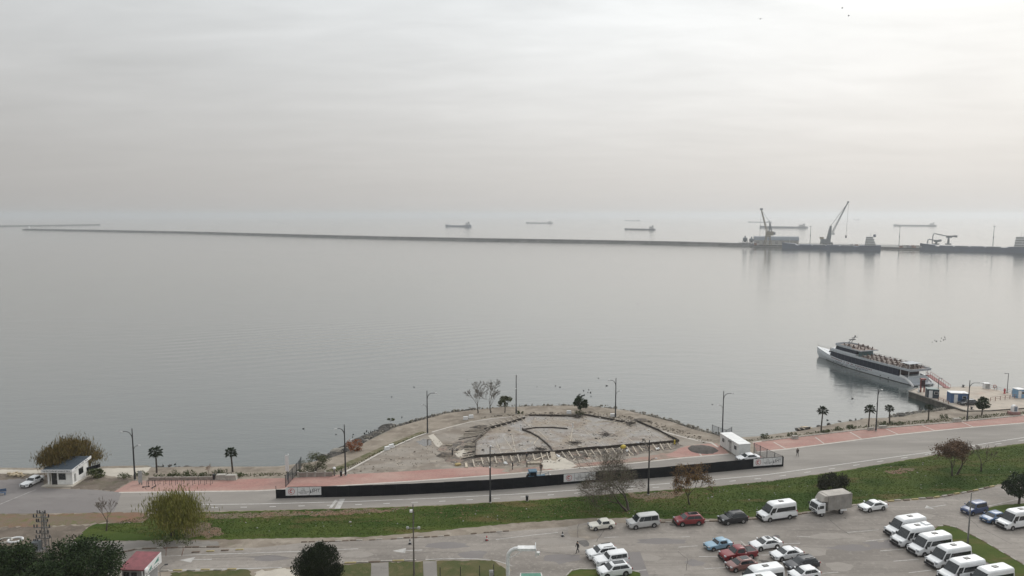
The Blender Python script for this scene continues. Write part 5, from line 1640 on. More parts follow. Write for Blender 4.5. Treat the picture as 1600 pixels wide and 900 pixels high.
# ------------------------------------------------------------------ hut, kiosk, site office
def hut():
    a, c = G(74, 758.3), G(111, 760)
    o = thing('hut', 'small white hut with blue grey roof and lettered fascia', 'hut', (a.x, a.y, 0), 0)
    wd, dp = c.x - a.x, 4.7
    MB().box((.75 + (wd - .75) / 2, dp / 2, 1.35), (wd - .75, dp, 2.7)).build('wall', m_whitewash, o)
    MB().box((.2, .2, 1.35), (.25, .25, 2.7)).build('porch_column', m_whitewash, o)
    MB().box((wd / 2, dp / 2 - .2, .08), (wd + 1.0, dp + 1.4, .16)).build('plinth', m_concrete, o)
    rf = MB()
    rf.add([(-.5, -.55, 2.95), (wd + .35, -.55, 2.95), (wd + .35, dp + .35, 3.55), (-.5, dp + .35, 3.55), (-.5, -.55, 2.7), (wd + .35, -.55, 2.7), (wd + .35, dp + .35, 3.3), (-.5, dp + .35, 3.3)],
           [(0, 1, 2, 3), (7, 6, 5, 4), (0, 4, 5, 1), (1, 5, 6, 2), (2, 6, 7, 3), (3, 7, 4, 0)])
    rm = P('slate_blue_sheet', (.045, .062, .082), .5, .1, .2)
    r_ = rf.build('roof', rm, o)
    for i in range(14):
        x = -.4 + i * (wd + .65) / 13
        MB().bar((x, -.5, 2.985), (x, dp + .3, 3.585), .05).build('roof_seam', rm, r_)
    fs = MB().box((wd / 2 - .07, -.58, 2.83), (wd + .95, .07, .5)).build('front_fascia', m_white_plain, o)
    m_ = MB()
    glyph_row(m_, -.2, wd + .1, 2.84, .26, -.622, random.Random(8), .27)
    m_.build('lettering', m_ink, fs)
    sf = MB()
    sf.add([(wd + .36, -.6, 2.58), (wd + .36, dp + .36, 3.18), (wd + .36, dp + .36, 3.66), (wd + .36, -.6, 3.08), (wd + .42, -.6, 2.58), (wd + .42, dp + .36, 3.18), (wd + .42, dp + .36, 3.66), (wd + .42, -.6, 3.08)],
           [(0, 3, 2, 1), (4, 5, 6, 7), (0, 1, 5, 4), (1, 2, 6, 5), (2, 3, 7, 6), (3, 0, 4, 7)])
    sfo = sf.build('side_fascia', m_white_plain, o)
    m_ = MB()
    rs = random.Random(9)
    y = .4
    while y < dp - .6:
        m_.box((wd + .425, y, 2.95 + y * .115), (.01, .15, .2))
        y += .27 if rs.random() > .15 else .5
    m_.build('lettering', m_ink, sfo)
    d = MB().box((1.35, -.012, 1.2), (.95, .06, 2.1)).build('door', m_trim, o)
    MB().box((1.7, -.05, 1.15), (.05, .05, .2)).build('handle', m_pale_metal, d)
    wn = MB().box((2.75, -.012, 1.62), (1.25, .06, 1.15)).build('window', m_trim, o)
    for s_ in (-.28, .28):
        MB().box((2.75 + s_, -.05, 1.62), (.48, .02, .95)).build('pane', m_glass, wn)
    wn = MB().box((wd + .012, 2.5, 1.75), (.06, 1.3, 1.15)).build('window', m_trim, o)
    for s_ in (-.3, .3):
        MB().box((wd + .05, 2.5 + s_, 1.75), (.02, .5, .95)).build('pane', m_glass, wn)
    MB().box((wd + .05, .75, 1.2), (.08, .35, 1.4)).build('meter_box', m_pale_metal, o)
    MB().tube([(wd + .03, dp - .1, 0), (wd + .03, dp - .1, 3.0)], .05, 6).build('downpipe', m_white_plain, o)


hut()
o = thing('screen_wall', 'low grey wall topped by dark screen beside the hut', 'wall', G(134.5, 745), R(58))
MB().box((1.3, 0, .5), (2.6, .25, 1.0)).build('wall', m_stone, o)
MB().box((1.3, 0, 1.35), (2.6, .06, .66)).build('dark_screen', m_clad, o)
for x in (.1, 1.3, 2.5):
    MB().box((x, .06, .85), (.1, .1, 1.7)).build('post', m_black_metal, o)
rs = random.Random(17)
for lb, px, py, s_ in (('pale rubble heap, larger one left of the white saloon', 25, 743, 1.0), ('pale rubble heap, small one near the white saloon', 37, 744.5, .5)):
    m_ = MB()
    for i in range(16):
        a = rs.uniform(0, 6.28)
        rr_ = rs.uniform(0, 1.0) * s_
        m_.box((math.cos(a) * rr_ * 1.5, math.sin(a) * rr_ * .7, .12 + rs.uniform(0, .35) * s_), (rs.uniform(.3, .8) * s_, rs.uniform(.3, .6) * s_, rs.uniform(.15, .4) * s_), rs.uniform(0, 3), top=.75)
    tag(m_.build('rubble_heap', P('sandstone', (.48, .40, .28), .9, var=.3)), lb, 'rubble').location = G(px, py)
o = thing('bench', 'blue bench at the far left edge of the car park', 'bench', G(1, 774), R(20))
bb = P('bench_blue', (.08, .13, .22), .6)
MB().box((0, 0, .45), (1.6, .45, .06)).build('seat', bb, o)
MB().box((0, .25, .8), (1.6, .06, .5)).build('backrest', bb, o)
for s_ in (-.65, .65):
    MB().box((s_, 0, .22), (.08, .4, .44)).build('leg', bb, o)


def kiosk():
    p = G(211, 905)
    c = (G(207, 864, 3.3) + G(245.5, 864, 3.3) + G(191, 888, 2.9) + G(229.5, 889, 2.9)) / 4
    o = thing('kiosk', 'small kiosk with faded red corrugated roof', 'kiosk', (c.x, c.y, 0), R(-3))
    m_red = P('red_sheet_roof', (.24, .075, .085), .6, .1, .35, 1.2)
    wx, wy = 1.65, 1.95
    ribs = MB()
    n = 17
    top, bot = [], []
    for i in range(n * 2 + 1):
        x = -wx + 2 * wx * i / (n * 2)
        dz = .03 if i % 2 else 0
        top.append((x, wy, 3.35 + dz))
        bot.append((x, -wy, 2.9 + dz))
    for i in range(n * 2):
        ribs.add([bot[i], bot[i + 1], top[i + 1], top[i]], [(0, 1, 2, 3)])
    r_ = ribs.build('roof', m_red, o)
    MB().add([(-wx, -wy, 2.87), (wx, -wy, 2.87), (wx, wy, 3.31), (-wx, wy, 3.31), (-wx, -wy, 2.78), (wx, -wy, 2.78), (wx, wy, 3.22), (-wx, wy, 3.22)], [(0, 1, 2, 3), (7, 6, 5, 4), (0, 4, 5, 1), (1, 5, 6, 2), (2, 6, 7, 3), (3, 7, 4, 0)]).build('roof_deck', m_red, r_)
    MB().box((-.1, .1, 1.39), (2.8, 3.2, 2.74)).build('wall', P('kiosk_grey', (.30, .30, .30), .7), o)
    for x in (-.9, .1):
        w_ = MB().box((x, -1.515, 1.9), (.7, .06, .8)).build('window', m_trim, o)
        MB().box((x, -1.555, 1.9), (.56, .02, .66)).build('pane', m_glass, w_)
    MB().tube([(wx - .25, -wy + .15, 0), (wx - .25, -wy + .15, 2.8)], .1, 8).build('white_column', m_white_plain, o)
    sg = MB().add([(wx + .05, -wy + .1, 2.0), (wx + .05, wy, 1.9), (wx + .05, wy, 3.35), (wx + .05, -wy + .1, 2.95), (wx + .1, -wy + .1, 2.0), (wx + .1, wy, 1.9), (wx + .1, wy, 3.35), (wx + .1, -wy + .1, 2.95)],
                  [(0, 3, 2, 1), (4, 5, 6, 7), (0, 1, 5, 4), (1, 2, 6, 5), (2, 3, 7, 6), (3, 0, 4, 7)]).build('side_sign', m_white_plain, o)
    gm = P('sign_green', (.10, .26, .22), .6)
    MB().add([(wx + .105, .1, 2.45), (wx + .105, 1.3, 2.5), (wx + .105, 1.3, 3.05)], [(0, 1, 2)]).build('green_emblem', gm, sg)
    MB().add([(wx + .105, -1.2, 2.2), (wx + .105, -.3, 2.25), (wx + .105, -.3, 2.75)], [(0, 1, 2)]).build('green_emblem', gm, sg)
    m_ = MB()
    for i in range(7):
        m_.box((wx + .105, -1.4 + i * .42, 2.12), (.01, .26, .1))
    m_.build('lettering', m_ink, sg)
    MB().lathe([(.42, 0), (.38, .06), (.2, .12)], (wx + .3, -wy + .2, 2.75), 14, 'x').build('satellite_dish', m_white_plain, o, 60)
    MB().box((wx + .18, -wy + .5, 1.2), (.12, .7, 1.3)).build('white_poster', m_white_plain, o)
    return o


kiosk()
o = thing('path_lamp', 'small bent lamp beside the red roofed kiosk', 'street lamp', G(251.5, 918), R(20))
MB().tube([(0, 0, 0), (0, 0, 2.4), (.2, 0, 2.75), (.6, 0, 3.0)], .035, 6).build('pole', m_grey_metal, o)
MB().box((.75, 0, 3.0), (.4, .2, .1)).build('lamp_head', m_black_metal, o)
tree('young_tree', 'thin young shrub left of the pair on the service road kerb', 259, 868.5, 3.0, dict(BARE, depth=4, bark=P('red_stake', (.25, .09, .06), .8), trunk=1.0, r=.05, per=7, leaf=LEAF_WEED, size=.12, sp=.2, wide=1.3), 301)
tree('young_tree', 'thin young shrub right of the pair on the service road kerb', 284, 868, 3.0, dict(BARE, depth=4, bark=P('red_stake', (.25, .09, .06), .8), trunk=1.0, r=.05, per=6, leaf=LEAF_OLIVE, size=.12, sp=.2, wide=1.3), 303)


def office():
    A, B = G(1153.7, 715.4), G(1124.8, 696.6)
    d = (B - A)
    o = thing('site_office', 'white container site office inside the fence', 'container', A, math.atan2(d.y, d.x))
    L, W_, h = d.length, 2.55, 2.55       # local x runs along the long side, -y is the far side
    MB().box((L / 2, -W_ / 2, h / 2 + .15), (L, W_, h)).build('wall', P('panel_white', (.66, .66, .64), .6, var=.12), o)
    rf = MB().box((L / 2, -W_ / 2, h + .19), (L + .12, W_ + .12, .1)).build('roof', P('roof_white', (.78, .78, .77), .5, var=.12), o)
    for i in range(8):
        MB().box((L * (i + .5) / 8, -W_ / 2, h + .255), (.06, W_, .035)).build('roof_rib', m_white_plain, rf)
    for x in (1.2, 5.9):
        wn = MB().box((x, .01, 1.7), (1.0, .06, 1.0)).build('window', m_white_plain, o)
        for s_ in (-.23, .23):
            MB().box((x + s_, .045, 1.7), (.38, .02, .8)).build('pane', m_glass, wn)
    dr = MB().box((3.2, .01, 1.2), (.9, .06, 2.0)).build('door', P('door_grey', (.42, .42, .41), .5), o)
    MB().box((2.85, .05, 1.2), (.05, .06, .15)).build('handle', m_trim, dr)
    MB().box((3.2, .16, 2.35), (.9, .28, .28)).build('air_conditioner', m_grey_metal, o)
    for x in (.15, L - .15):
        MB().box((x, -W_ / 2, .08), (.3, W_ - .1, .16)).build('skid', m_trim, o)
    for i in range(1, 7):
        MB().box((L * i / 7, .004, h / 2 + .15), (.025, .02, h - .05)).build('panel_joint', m_pale_metal, o)


office()

# ------------------------------------------------------------------ building site
def slab_material():
    m, t, b = nodes('rebar_mesh_slab')
    co = coords(t)
    n1 = t.ramp(t.noise(co, .16, 5, .6, .4), [(.38, 0.), (.62, 1.)])
    c = t.mix(n1, (.31, .26, .205), (.34, .325, .31))
    n2 = t.ramp(t.noise(t.mapping(co, (1, 1, 1), (0, 0, 0), (7, 2, 0)), .3, 5, .65), [(.5, 0.), (.7, 1.)])
    c = t.mix(t.math('MULTIPLY', n2, .75), c, (.17, .115, .082))
    n3 = t.ramp(t.noise(t.mapping(co, (1, 1, 1), (0, 0, 0), (1, 22, 0)), .45, 5, .7), [(.55, 0.), (.7, 1.)])
    c = t.mix(t.math('MULTIPLY', n3, .85), c, (.50, .48, .46))
    v = t.mapping(co, (1, 1, 1), (0, 0, R(32)))
    br = t.n('ShaderNodeTexBrick', i_Scale=1.0)
    br.offset = 0
    br.inputs['Color1'].default_value = (0, 0, 0, 1)
    br.inputs['Color2'].default_value = (0, 0, 0, 1)
    br.inputs['Mortar'].default_value = (1, 1, 1, 1)
    br.inputs['Mortar Size'].default_value = .04
    br.inputs['Brick Width'].default_value = .45
    br.inputs['Row Height'].default_value = .45
    t.l(v, br.inputs['Vector'])
    c = t.mix(t.math('MULTIPLY', br.outputs['Color'], .55), c, (.10, .085, .075))
    n4 = t.noise(co, 4.5, 4, .75)
    c = t.mix(t.math('MULTIPLY', t.ramp(n4, [(.5, 0.), (.68, 1.)]), .55), c, (.11, .09, .075))
    t.l(c, b.inputs['Base Color'])
    b.inputs['Roughness'].default_value = .9
    bump(t, b, t.math('ADD', n4, br.outputs['Color']), .6, .03)
    return m


m_slab = slab_material()
slab_px = [(742, 714.5), (744, 691.5), (765, 671), (818, 655.5), (826, 650.4), (896, 651.8), (908, 648.4), (980, 662), (995, 659.8), (1059, 690.8), (864, 707.5)]
slab = tag(MB().sheet(poly_px(slab_px, .06), .06).build('slab_bed', m_slab), kind='structure')
form = thing('formwork', 'dark timber formwork wall edging the concrete bed', 'formwork', (0, 0, 0))


def boards(px, h=.5, th=.14, step=2.5, par=form, mat=m_wood_dark, nm='board', z=0.06):
    pts = resample([G(x, y) for x, y in px], step)
    for a, c in zip(pts[:-1], pts[1:]):
        hh_ = h * rnd.uniform(.85, 1.1)
        MB().bar(a + Vector((0, 0, z + hh_ / 2)), c + Vector((0, 0, z + hh_ / 2)), th, hh_).build(nm, mat, par)


boards([(742, 715), (864, 708), (1060, 691.2)], .55, .12)
boards([(826, 650), (896, 651.4), (908, 648), (980, 661.6)], .42, .1)
boards([(995, 659.5), (1030, 674), (1061, 690.6)], .42, .1)
boards([(742, 715), (744, 691.5)], .5)
boards([(738, 694), (765, 671)], .6, mat=P('grey_board', (.16, .14, .12), .8))
boards([(757, 673), (790, 664), (820, 655)], .55)
boards([(816, 672.5), (838, 669.2), (862, 669), (887, 671)], .28, .2)
boards([(816, 672.5), (830, 677.5), (842, 684), (852, 692.5), (860, 700), (864, 708)], .32, .24)
tim = P('brace_timber', (.52, .46, .38), .85, var=.35)
starts = [(680 + x / 7.5, 660 + y / 7.5) for x, y in ((440, 430), (540, 410), (615, 405), (700, 395), (790, 390), (880, 385), (965, 380), (1060, 370), (1145, 365), (1240, 355), (1310, 350))]
ends = [(x + 3.4, y + 11.5) for x, y in starts]
s2 = [(860 + x / 7.5, 660 + y / 7.5) for x, y in ((35, 350), (135, 340), (215, 335), (305, 325), (400, 320), (475, 315), (550, 305), (640, 300), (720, 295), (805, 290), (895, 280), (965, 275), (1035, 270), (1125, 255), (1200, 250), (1285, 245), (1370, 240))]
starts += s2
ends += [(x + 6.2, y + 10) for x, y in s2]
for (x0, y0), (x1, y1) in zip(starts, ends):
    a, c = G(x0, y0 + .6, .5), G(x1 + rnd.uniform(-1, 1), y1 + rnd.uniform(-1, 1), .08)
    MB().bar(a, c, .17, .17).build('brace', tim, form)
# braces on the left and upper left sides
for i in range(9):
    f = i / 8
    a = G(743 - .3 * f, 713 - 20 * f, .45)
    c = G(722 + 6 * f + rnd.uniform(-2, 2), 718 - 26 * f + rnd.uniform(-1, 1), .08)
    MB().bar(a, c, .12, .14).build('brace', tim if i % 3 else m_wood_dark, form)
for i in range(9):
    f = i / 8
    a = G(757 + 5 * f, 679 - 8 * f, .5)
    c = G(716 + 16 * f + rnd.uniform(-2, 2), 686 - 15 * f + rnd.uniform(-1, 1), .08)
    MB().bar(a, c, .12, .12).build('brace', tim if i % 2 else m_wood_dark, form)
for i in range(7):
    f = i / 6
    a = G(768 + 50 * f, 670 - 14 * f, .5)
    c = G(757 + 50 * f, 664 - 13.5 * f, .08)
    MB().bar(a, c, .12, .12).build('brace', tim, form)
for i in range(5):
    f = i / 4
    a = G(950 + 30 * f, 656 + 6 * f, .5)
    c = G(960 + 32 * f, 653.5 + 6 * f, .08)
    MB().bar(a, c, .1, .1).build('brace', tim if i % 2 else m_wood_dark, form)
strips_ = [((800, 680), (806, 708)), ((838, 652), (862, 663.5)), ((880, 655), (896, 662)), ((787, 683), (806, 711)), ((842, 674), (856, 687)), ((888, 682), (920, 705)), ((912, 672.5), (948, 700)), ((972, 677), (997, 697)), ((775, 690), (785, 713)), ((815, 655), (835, 672)), ((1010, 672), (1045, 693)), ((895, 666), (889, 704)), ((935, 690), (995, 660)), ((960, 676), (1010, 675))]
for a, c in strips_:
    MB().bar(G(a[0], a[1], .085), G(c[0], c[1], .085), .11, .05).build('screed_rail', tim, form)
o = thing('plank_ramp', 'pale plank ramp crossing the front formwork', 'ramp', (0, 0, 0))
for i in range(5):
    MB().bar(G(860.5 + i * 1.4, 706, .72), G(862.5 + i * 1.5, 718, .06), .24, .05).build('plank', m_wood, o)
m_ = MB()
n = 28
prof = [(2.85, .0), (2.6, .16), (1.8, .42), (.9, .62), (.2, .7)]
rs = random.Random(4)
for (r, h) in prof:
    for j in range(n):
        a = 6.2832 * j / n
        k = 1 + rs.uniform(-.06, .06)
        m_.v.append((r * k * math.cos(a) * 1.05, r * k * math.sin(a) * .95, h + rs.uniform(-.04, .04) * (h > 0)))
for i in range(len(prof) - 1):
    for j in range(n):
        m_.f.append((i * n + j, i * n + (j + 1) % n, (i + 1) * n + (j + 1) % n, (i + 1) * n + j))
m_.f.append(tuple(range((len(prof) - 1) * n, len(prof) * n)))
gp = tag(m_.build('gravel_pile', patchy('dark_gravel', (.11, .10, .092), [((.06, .055, .05), 1.5, .4, .65, .8, (1, 1, 1))], bmp=(9, 1.0, .08)), smooth=70), 'round dark gravel pile beside the site office', 'gravel pile')
gp.location = G(1098.5, 702.5)


def pallet(label, px, py, rz, mat, d=(2.2, .9, .35), cat='timber stack', nm='timber_stack'):
    o = thing(nm, label, cat, G(px, py), R(rz))
    for i in range(4):
        MB().box((0, -d[1] / 2 + d[1] * (i + .5) / 4, d[2] * .5 + rnd.uniform(0, .06)), (d[0] * rnd.uniform(.85, 1), d[1] / 4 - .04, d[2])).build('plank', mat, o)


pallet('pale timber stack beside the group of workers', 834, 724.5, 8, m_wood, (2.9, 1.0, .3))
pallet('short timber stack below the wet pit, with yellow board', 715.5, 727, 20, P('yellow_board', (.42, .33, .15), .8), (1.2, .8, .3))
pallet('low timber stack at the pit edge near the slab', 702, 696.5, -10, m_wood, (1.4, .5, .25))
for lb, px, py in (('white sack pile beside the bending worker', 790, 725), ('white sack pile at the foot of the plank ramp', 873, 713.5), ('white sack pile beside the yellow mixer', 979, 705), ('small white sack pile under the braces, right part', 1027, 702)):
    o = thing('sack_pile', lb, 'sacks', G(px, py), rnd.uniform(0, 3), 'white sacks on site')
    for i in range(4):
        MB().lathe([(.02, -.3), (.15, -.24), (.19, 0), (.15, .24), (.02, .3)], (rnd.uniform(-.35, .35), rnd.uniform(-.25, .25), .14 + .1 * (i > 2)), 8, 'x').build('sack', m_white_plain, o, 60)
o = thing('concrete_mixer', 'small yellow concrete mixer in front of the formwork', 'mixer', G(974, 705.5), R(40))
ym = P('mixer_yellow', (.55, .42, .05), .5)
MB().lathe([(.2, -.5), (.42, -.25), (.45, .1), (.25, .5)], (0, 0, 1.0), 12, 'x').build('drum', ym, o, 40)
for s_ in (-.4, .4):
    MB().bar((-.4, s_, 0), (0, s_ * .9, 1.0), .07).build('leg', m_trim, o)
    MB().bar((.5, s_, 0), (0, s_ * .9, 1.0), .07).build('leg', m_trim, o)
MB().box((0, .5, .8), (.4, .2, .5)).build('motor_box', ym, o)
tag(MB().box((0, 0, .45), (.3, .3, .9), top=.8).build('marker_post', ym), 'yellow marker post at the right tip of the formwork', 'marker').location = G(1054, 694)
for lb, px, py in (('white pipe stub at the tip of the curved inner wall', 813.5, 671.5), ('white pipe stub at the right end of the inner wall', 895, 669)):
    o = thing('pipe_stub', lb, 'pipe', G(px, py), 0, 'pipe stubs on the slab')
    MB().tube([(0, 0, 0), (0, 0, 1.0), (.15, 0, 1.2)], .12, 8).build('pipe', m_white_plain, o, 50)
    MB().lathe([(.16, 1.0), (.16, 1.1)], n=8).build('collar', m_grey_metal, o)
for lb, px, py in (('dark rebar heap at the top corner of the slab', 903, 652.5), ('dark rebar heap at the right corner of the slab', 987, 663.5), ('small rebar heap in the middle right of the slab', 948, 680.5), ('small rebar heap near the middle of the slab', 897, 694), ('small rebar heap beside the curved inner wall', 845, 703.5)):
    m_ = MB()
    for i in range(26):
        a = rnd.uniform(0, 3.14)
        x, y = rnd.gauss(0, .7), rnd.gauss(0, .5)
        dx, dy = math.cos(a) * rnd.uniform(.5, 1.3), math.sin(a) * rnd.uniform(.4, .9)
        m_.bar((x - dx, y - dy, rnd.uniform(.05, .5)), (x + dx, y + dy, rnd.uniform(.05, .7)), .05)
    tag(m_.build('rebar_heap', m_wood_dark), lb, 'rebar').location = G(px, py, .06)


# rubble and offcuts littering the site
rs = random.Random(91)


def scatter(name, px, n, size, mat, flat=.5, long=1.0):
    poly = poly_px(px)
    xs, ys = [p.x for p in poly], [p.y for p in poly]
    m_ = MB()
    k = 0
    while k < n:
        x, y = rs.uniform(min(xs), max(xs)), rs.uniform(min(ys), max(ys))
        ins = False
        for i in range(len(poly)):
            a, c = poly[i], poly[i - 1]
            if (a.y > y) != (c.y > y) and x < (c.x - a.x) * (y - a.y) / (c.y - a.y) + a.x:
                ins = not ins
        if not ins:
            continue
        k += 1
        s_ = size * rs.uniform(.4, 1.4) * (2.2 if rs.random() < .04 else 1)
        m_.box((x, y, s_ * flat * .4 + .02), (s_ * long * rs.uniform(.7, 1.3), s_ * rs.uniform(.6, 1) / long ** .5, s_ * flat), rs.uniform(0, 3.1), top=rs.uniform(.6, .95))
    return tag(m_.build(name, mat), kind='stuff')


site_px = [(690, 700), (742, 688), (770, 668), (826, 649), (930, 647), (1000, 660), (1072, 696), (985, 714), (865, 724), (760, 731), (700, 726)]
scatter('rubble', site_px, 700, .2, P('rubble_grey', (.42, .39, .35), .9, var=.3))
scatter('rubble', site_px, 360, .2, P('rubble_dark', (.07, .06, .052), .9, var=.3))
scatter('timber_offcuts', site_px, 260, .32, P('offcut_timber', (.50, .43, .34), .85, var=.3), .25, 3.2)
scatter('rubble', [(540, 741), (600, 706), (668, 680), (700, 690), (690, 722), (600, 738)], 130, .15, P('rubble_brown', (.20, .17, .135), .9, var=.3))
scatter('rubble', [(735, 655), (800, 646), (925, 643), (1010, 655), (1112, 688), (1100, 692), (1005, 663), (900, 649), (800, 650)], 320, .3, P('rubble_brown', (.20, .17, .135), .9, var=.3))
scatter('litter', [(300, 806), (900, 780), (1250, 748), (1600, 700), (1600, 742), (1250, 796), (900, 808), (300, 838)], 130, .16, P('pale_litter', (.30, .29, .27), .8, var=.3), .4)
scatter('fallen_leaves', [(280, 803), (700, 790), (1000, 771), (1140, 760), (1110, 790), (960, 806), (600, 815), (300, 818)], 1800, .13, P('fallen_leaf', (.16, .095, .045), .9, var=.4), .12)
for lb, px, py, a, b_, h in (('brown soil heap at the left edge of the pit', 697, 712, 2.2, 1.2, .7), ('dark soil heap beside the upper left braces', 752, 668, 2.6, 1.0, .6), ('soil heap beside the upper right corner of the slab', 1001, 657.5, 2.4, 1.0, .6)):
    rows = []
    for (r, z) in ((1.0, 0.0), (.8, .35), (.5, .75), (.15, 1.0)):
        rows.append([Vector((a * r * math.cos(q * .45) * rs.uniform(.85, 1.12), b_ * r * math.sin(q * .45) * rs.uniform(.85, 1.12), h * z * rs.uniform(.85, 1.1))) for q in range(14)])
    o = tag(MB().loft(rows).build('soil_heap', m_wet, smooth=70), lb, 'soil heap', 'soil heaps on site')
    o.location = G(px, py)

# ------------------------------------------------------------------ people
def person_mat(name, top, bottom, hair=(.03, .025, .02), skin=(.42, .27, .2)):
    m, t, b = nodes(name)
    z = t.n('ShaderNodeSeparateXYZ')
    t.l(coords(t), z.inputs[0])
    f = t.noise(coords(t), 9, 2)
    zz = t.math('ADD', z.outputs[2], t.math('MULTIPLY', f, .01))
    c = t.mix(t.math('GREATER_THAN', zz, .86), bottom, top)
    c = t.mix(t.math('GREATER_THAN', zz, 1.47), c, skin)
    c = t.mix(t.math('LESS_THAN', zz, .09), c, (.02, .02, .02))
    t.l(c, b.inputs['Base Color'])
    b.inputs['Roughness'].default_value = .85
    return m


def person(label, loc, rz, mat, pose='walk', h=1.72, hair=None):
    """one skinned body grown over a joint skeleton"""
    J = {'pel': (0, 0, .95), 'spine': (.01, 0, 1.15), 'chest': (.02, 0, 1.34), 'neck': (.02, 0, 1.48), 'head': (.04, 0, 1.58), 'crown': (.04, 0, 1.68)}
    st = .24 if pose == 'walk' else .05
    if pose == 'bend':
        J.update({'spine': (.12, 0, 1.08), 'chest': (.32, 0, 1.16), 'neck': (.46, 0, 1.18), 'head': (.56, 0, 1.17), 'crown': (.64, 0, 1.13)})
    E = [('pel', 'spine'), ('spine', 'chest'), ('chest', 'neck'), ('neck', 'head'), ('head', 'crown')]
    Rr = {'pel': (.15, .12), 'spine': (.135, .105), 'chest': (.165, .115), 'neck': (.062, .062), 'head': (.098, .088), 'crown': (.06, .055)}
    for s_, nm in ((1, 'l'), (-1, 'r')):
        sw = st * s_
        cx = J['chest'][0]
        cz = J['chest'][2]
        J.update({'hip' + nm: (0, s_ * .09, .88), 'knee' + nm: (sw * .55 + .03, s_ * .10, .49), 'ank' + nm: (sw - (.06 if sw < 0 else 0), s_ * .10, .09 + (.03 if sw < -.1 else 0)), 'toe' + nm: (sw + .14, s_ * .12, .045)})
        if pose == 'bend':
            J.update({'sho' + nm: (cx + .06, s_ * .18, cz + .02), 'elb' + nm: (cx + .16, s_ * .22, cz - .24), 'wri' + nm: (cx + .32, s_ * .18, cz - .42), 'fin' + nm: (cx + .36, s_ * .17, cz - .52)})
        else:
            J.update({'sho' + nm: (cx, s_ * .19, 1.41), 'elb' + nm: (cx - sw * .35 - .02, s_ * .25, 1.13), 'wri' + nm: (cx - sw * .6 + .05, s_ * .25, .89), 'fin' + nm: (cx - sw * .65 + .07, s_ * .245, .79)})
        E += [('pel', 'hip' + nm), ('hip' + nm, 'knee' + nm), ('knee' + nm, 'ank' + nm), ('ank' + nm, 'toe' + nm), ('chest', 'sho' + nm), ('sho' + nm, 'elb' + nm), ('elb' + nm, 'wri' + nm), ('wri' + nm, 'fin' + nm)]
        Rr.update({'hip' + nm: (.10, .10), 'knee' + nm: (.068, .068), 'ank' + nm: (.05, .05), 'toe' + nm: (.045, .035), 'sho' + nm: (.075, .075), 'elb' + nm: (.052, .052), 'wri' + nm: (.038, .038), 'fin' + nm: (.032, .024)})
    names = list(J)
    me = bpy.data.meshes.new('person')
    me.from_pydata([J[n_] for n_ in names], [(names.index(a), names.index(c)) for a, c in E], [])
    ob = bpy.data.objects.new('person', me)
    COL.objects.link(ob)
    ob.modifiers.new('skin', 'SKIN')
    sv = me.skin_vertices[0].data
    for i, n_ in enumerate(names):
        sv[i].radius = Rr[n_]
        sv[i].use_root = n_ == 'pel'
    ss = ob.modifiers.new('sub', 'SUBSURF')
    ss.levels = ss.render_levels = 1
    bpy.context.view_layer.update()
    nm_ = bpy.data.meshes.new_from_object(ob.evaluated_get(bpy.context.evaluated_depsgraph_get()))
    bpy.data.objects.remove(ob)
    nm_.materials.clear()
    nm_.materials.append(mat)
    nm_.polygons.foreach_set('use_smooth', [True] * len(nm_.polygons))
    o = put('person', nm_, None, loc, rz)
    k = h / 1.74
    o.scale = (k, k, k)
    tag(o, label, 'person')
    hd = Vector(J['head']) + (Vector(J['crown']) - Vector(J['head'])) * .5
    MB().lathe([(.03, -.06), (.10, -.02), (.108, .03), (.08, .085), (.02, .11)], (hd.x - .015, 0, hd.z), 10).build('hair', hair or P('dark_hair', (.02, .017, .015), .8), o, 60)
    return o


pm_black = person_mat('black_clothes', (.016, .016, .018), (.014, .014, .016))
pm_brown = person_mat('brown_clothes', (.055, .04, .034), (.035, .034, .036))
pm_work = person_mat('work_clothes', (.03, .032, .042), (.03, .028, .026))
pm_pale = person_mat('pale_top_clothes', (.30, .28, .27), (.03, .03, .032))
hat = P('helmet_red', (.3, .06, .04), .5)
person('person in black walking across the road by the dark patch', G(902.5, 864), R(200), pm_black, 'walk', 1.78)
person('person in brown walking on the promenade past the fence end', G(1246, 713), R(80), pm_brown, 'walk', 1.72)
person('worker in dark clothes standing left of the timber stack', G(800.7, 733.5), R(20), pm_work, 'stand')
person('worker in dark clothes standing at the front formwork', G(822.7, 719), R(250), pm_work, 'stand')
person('worker with pale top bending beside the timber stack', G(823.3, 729), R(10), pm_pale, 'bend')
person('worker in brown standing right behind the tractor', G(845.3, 737.2), R(270), pm_brown, 'walk', 1.74)
person('worker in black standing beside the pale sand spill', G(706.7, 713.5), R(-20), pm_black, 'stand')
person('worker bending over the formwork near the right lamp', G(1008, 695.2), R(180), pm_black, 'bend')
# ------------------------------------------------------------------ rocks along the shore
def rock_mesh(name, seed, mat):
    rs = random.Random(seed)
    m_ = MB()
    n = 7
    rows = []
    for (r, h) in ((.55, -.5), (1.0, -.12), (.9, .32), (.45, .62)):
        rows.append([(r * (1 + rs.uniform(-.25, .25)) * math.cos(6.2832 * j / n), r * (1 + rs.uniform(-.25, .25)) * math.sin(6.2832 * j / n), h + rs.uniform(-.12, .12)) for j in range(n)])
    m_.loft(rows)
    return m_.mesh(name, mat)


